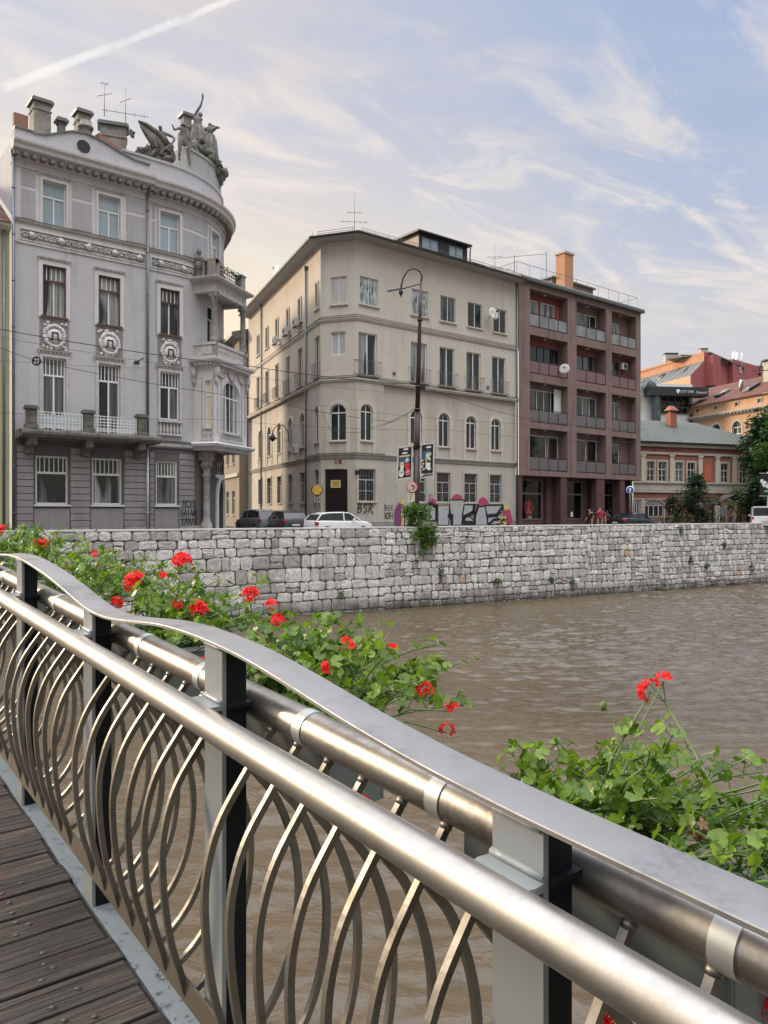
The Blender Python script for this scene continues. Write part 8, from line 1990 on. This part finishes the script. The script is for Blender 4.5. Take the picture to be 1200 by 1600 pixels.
def ns(t, q):
    mb = MB(); mb.tube([q @ Vector(p) for p in ((-.05, .12, .008), (.08, .14, .008), (.14, .02, .008), (.08, -.12, .008))], .03, 6); mb.cur = 1; mb.blob(q @ Vector((-.08, -.06, .006)), (.1, .01, .12), None, .2, 8, 2); mb.build('symbol', [M_['black'], tan], t)
c = lpx(643.5, 762) + Vector((0, -.28, 0)); disc_sign('round white sign with a red rim on the lamp post', c, .34, paint('worn white sign', (.55, .42, .40), .5, var=.2), paint('faded red sign rim', (.50, .10, .12), .5), fn=ns)
p0 = lpx(642.5, 777)+Vector((0, -.27, 0)); t = thing('sign_plate', 'small cream plate below the round sign on the lamp post', 'sign', p0); mb = MB(); mb.box(p0.x-.21, p0.x+.21, p0.y, p0.y+.02, p0.z-.26, p0.z+.26); mb.build('plate', paint('cream plate', (.60, .56, .42), .5), t); mb = MB()
for k in range(3): mb.box(p0.x-.14, p0.x+.1-.05*k, p0.y-.004, p0.y, p0.z+.12-.13*k, p0.z+.16-.13*k)
mb.build('marks', M_['boltm'], t)
def arrow(t, q):
    mb = MB(); mb.poly([q @ Vector(p) for p in ((-.05, -.2, .008), (.05, -.2, .008), (.05, .03, .008), (.14, .03, .008), (0, .2, .008), (-.14, .03, .008), (-.05, .03, .008))]); mb.build('symbol', M_['white'], t)
c = at(984.5, 765.5, 63); disc_sign('blue round sign with a white upward arrow at the end of the shops', c, .33, paint('sign blue', (.015, .08, .36), .4), M_['white'], fn=arrow, polec=(c.x, c.y+.06, 0))
c = at(495.5, 765.5, 51); disc_sign('yellow round sign on a pole by the side street corner', c, .40, paint('sign yellow', (.55, .33, .05), .5, var=.3), paint('brown sign rim', (.10, .06, .03), .5), polec=(c.x, c.y+.06, 0))
# poster and hooked lamp at the right edge
c = at(1197, 757, 60); t = thing('poster_board', 'black poster board with white flowers cut by the right edge', 'poster', (c.x+.2, c.y, 0)); mb = MB(); mb.box(c.x-.48, c.x+.9, c.y, c.y+.06, c.z-.85, c.z+.85); mb.build('panel', M_['black'], t)
mb = MB(); rnd = random.Random(3)
for k in range(7): mb.blob((c.x-.15+rnd.uniform(-.2, .5), c.y-.012, c.z+rnd.uniform(-.2, .35)), (.14, .01, .14), None, .3, 9, k)
mb.cur = 1; mb.box(c.x-.15, c.x+.8, c.y-.01, c.y-.001, c.z-.6, c.z-.45); mb.build('print', [wht, gr_], t)
mb = MB()
for z in (-.9, .88): mb.box(c.x-.5, c.x+.92, c.y-.02, c.y+.08, c.z+z-.02, c.z+z+.02)
mb.tube([(c.x+.2, c.y+.12, 0), (c.x+.2, c.y+.12, c.z+1.0)], .06, 8); mb.build('frame', M_['offwhite'], t)
c = at(1206, 800, 58); t = thing('street_lamp', 'hooked street lamp cut by the right edge above the orange palace', 'street lamp', (c.x, c.y, 0)); q_ = lambda X, Yp: at(X, Yp, 58)
mb = MB(); mb.tube([(c.x, c.y, 0), q_(1206, 575)], [.14, .07], 10); mb.build('pole', mred, t); mb = MB(); mb.tube([q_(1206, 576), q_(1203, 565), q_(1196, 562), q_(1190, 567), q_(1187, 576), q_(1187, 580)], .05, 8); mb.tube([q_(1206, 578), q_(1176, 580)], .03, 6); mb.build('arm', M_['darkmetal'], t); mb = MB(); mb.blob(q_(1187, 584), (.12, .12, .16), None, .1, 8, 1); mb.build('finial', M_['darkmetal'], t)
# overhead wires
def wire(label, pts, r):
    q = [at(*p) for p in pts]; out = []
    for a, b in zip(q, q[1:]):
        n = 10; L_ = (b-a).length
        for k in range(n): f = k/n; out.append(a.lerp(b, f)-Vector((0, 0, 1))*L_*.012*4*f*(1-f))
    out.append(q[-1]); mb = MB(); mb.tube(out, r, 5); o = mb.build('overhead_wire', M_['black'], None); tag(o, label, 'wire', 'overhead wires'); return o
wire('thick overhead wire from the left edge across the palace to the lamp post', [(-60, 503, 34), (390, 572, 40), (655, 601, Yl)], .020)
wire('thin overhead wire just below the thick one, left edge to lamp post', [(-60, 516, 34), (655, 618, Yl)], .008)
wire('dark wire running right from the black ring across the palace windows', [(-60, 520, 36), (57, 564, 37), (390, 622, 42), (612, 659, Yl+1)], .014)
wire('thin lower wire crossing the palace balcony and the arched windows', [(-60, 640, 38), (330, 655, 43), (700, 672, 48), (1010, 690, 60)], .009)
wire('wire from the lamp post rightwards past the maroon block', [(655, 602, Yl), (815, 652, 56), (1010, 672, 66)], .014)
wire('thin wire above the arched windows to the right edge', [(490, 632, 52), (812, 662, 58), (1260, 720, 70)], .009)
wire('slack span wire from the chamfered corner up to the lamp post', [(494, 622, 53), (516, 672, 51), (560, 676, 49), (612, 658, 47), (653, 636, Yl)], .014)
wire('short bracing wire rising to the lamp post from the left', [(600, 664, 46.4), (634, 650, Yl), (653, 628, Yl)], .014)
wire('faint wire from the left edge over the top balcony windows', [(-60, 560, 36), (70, 567, 38), (225, 575, 42)], .007)
c = at(57, 564, 37); t = thing('wire_ring', 'black ring insulator on the wire in front of the palace', 'insulator', c); mb = MB(); mb.tube([c+Vector((.19*math.cos(k*math.pi/8), 0, .19*math.sin(k*math.pi/8))) for k in range(16)], .045, 8, closed=True); mb.build('ring', M_['black'], t); mb = MB(); mb.tube([c-Vector((.19, 0, 0)), c+Vector((.19, 0, 0))], .025, 6); mb.tube([c-Vector((0, 0, .19)), c+Vector((0, 0, .19))], .025, 6); mb.build('spoke', M_['black'], t)
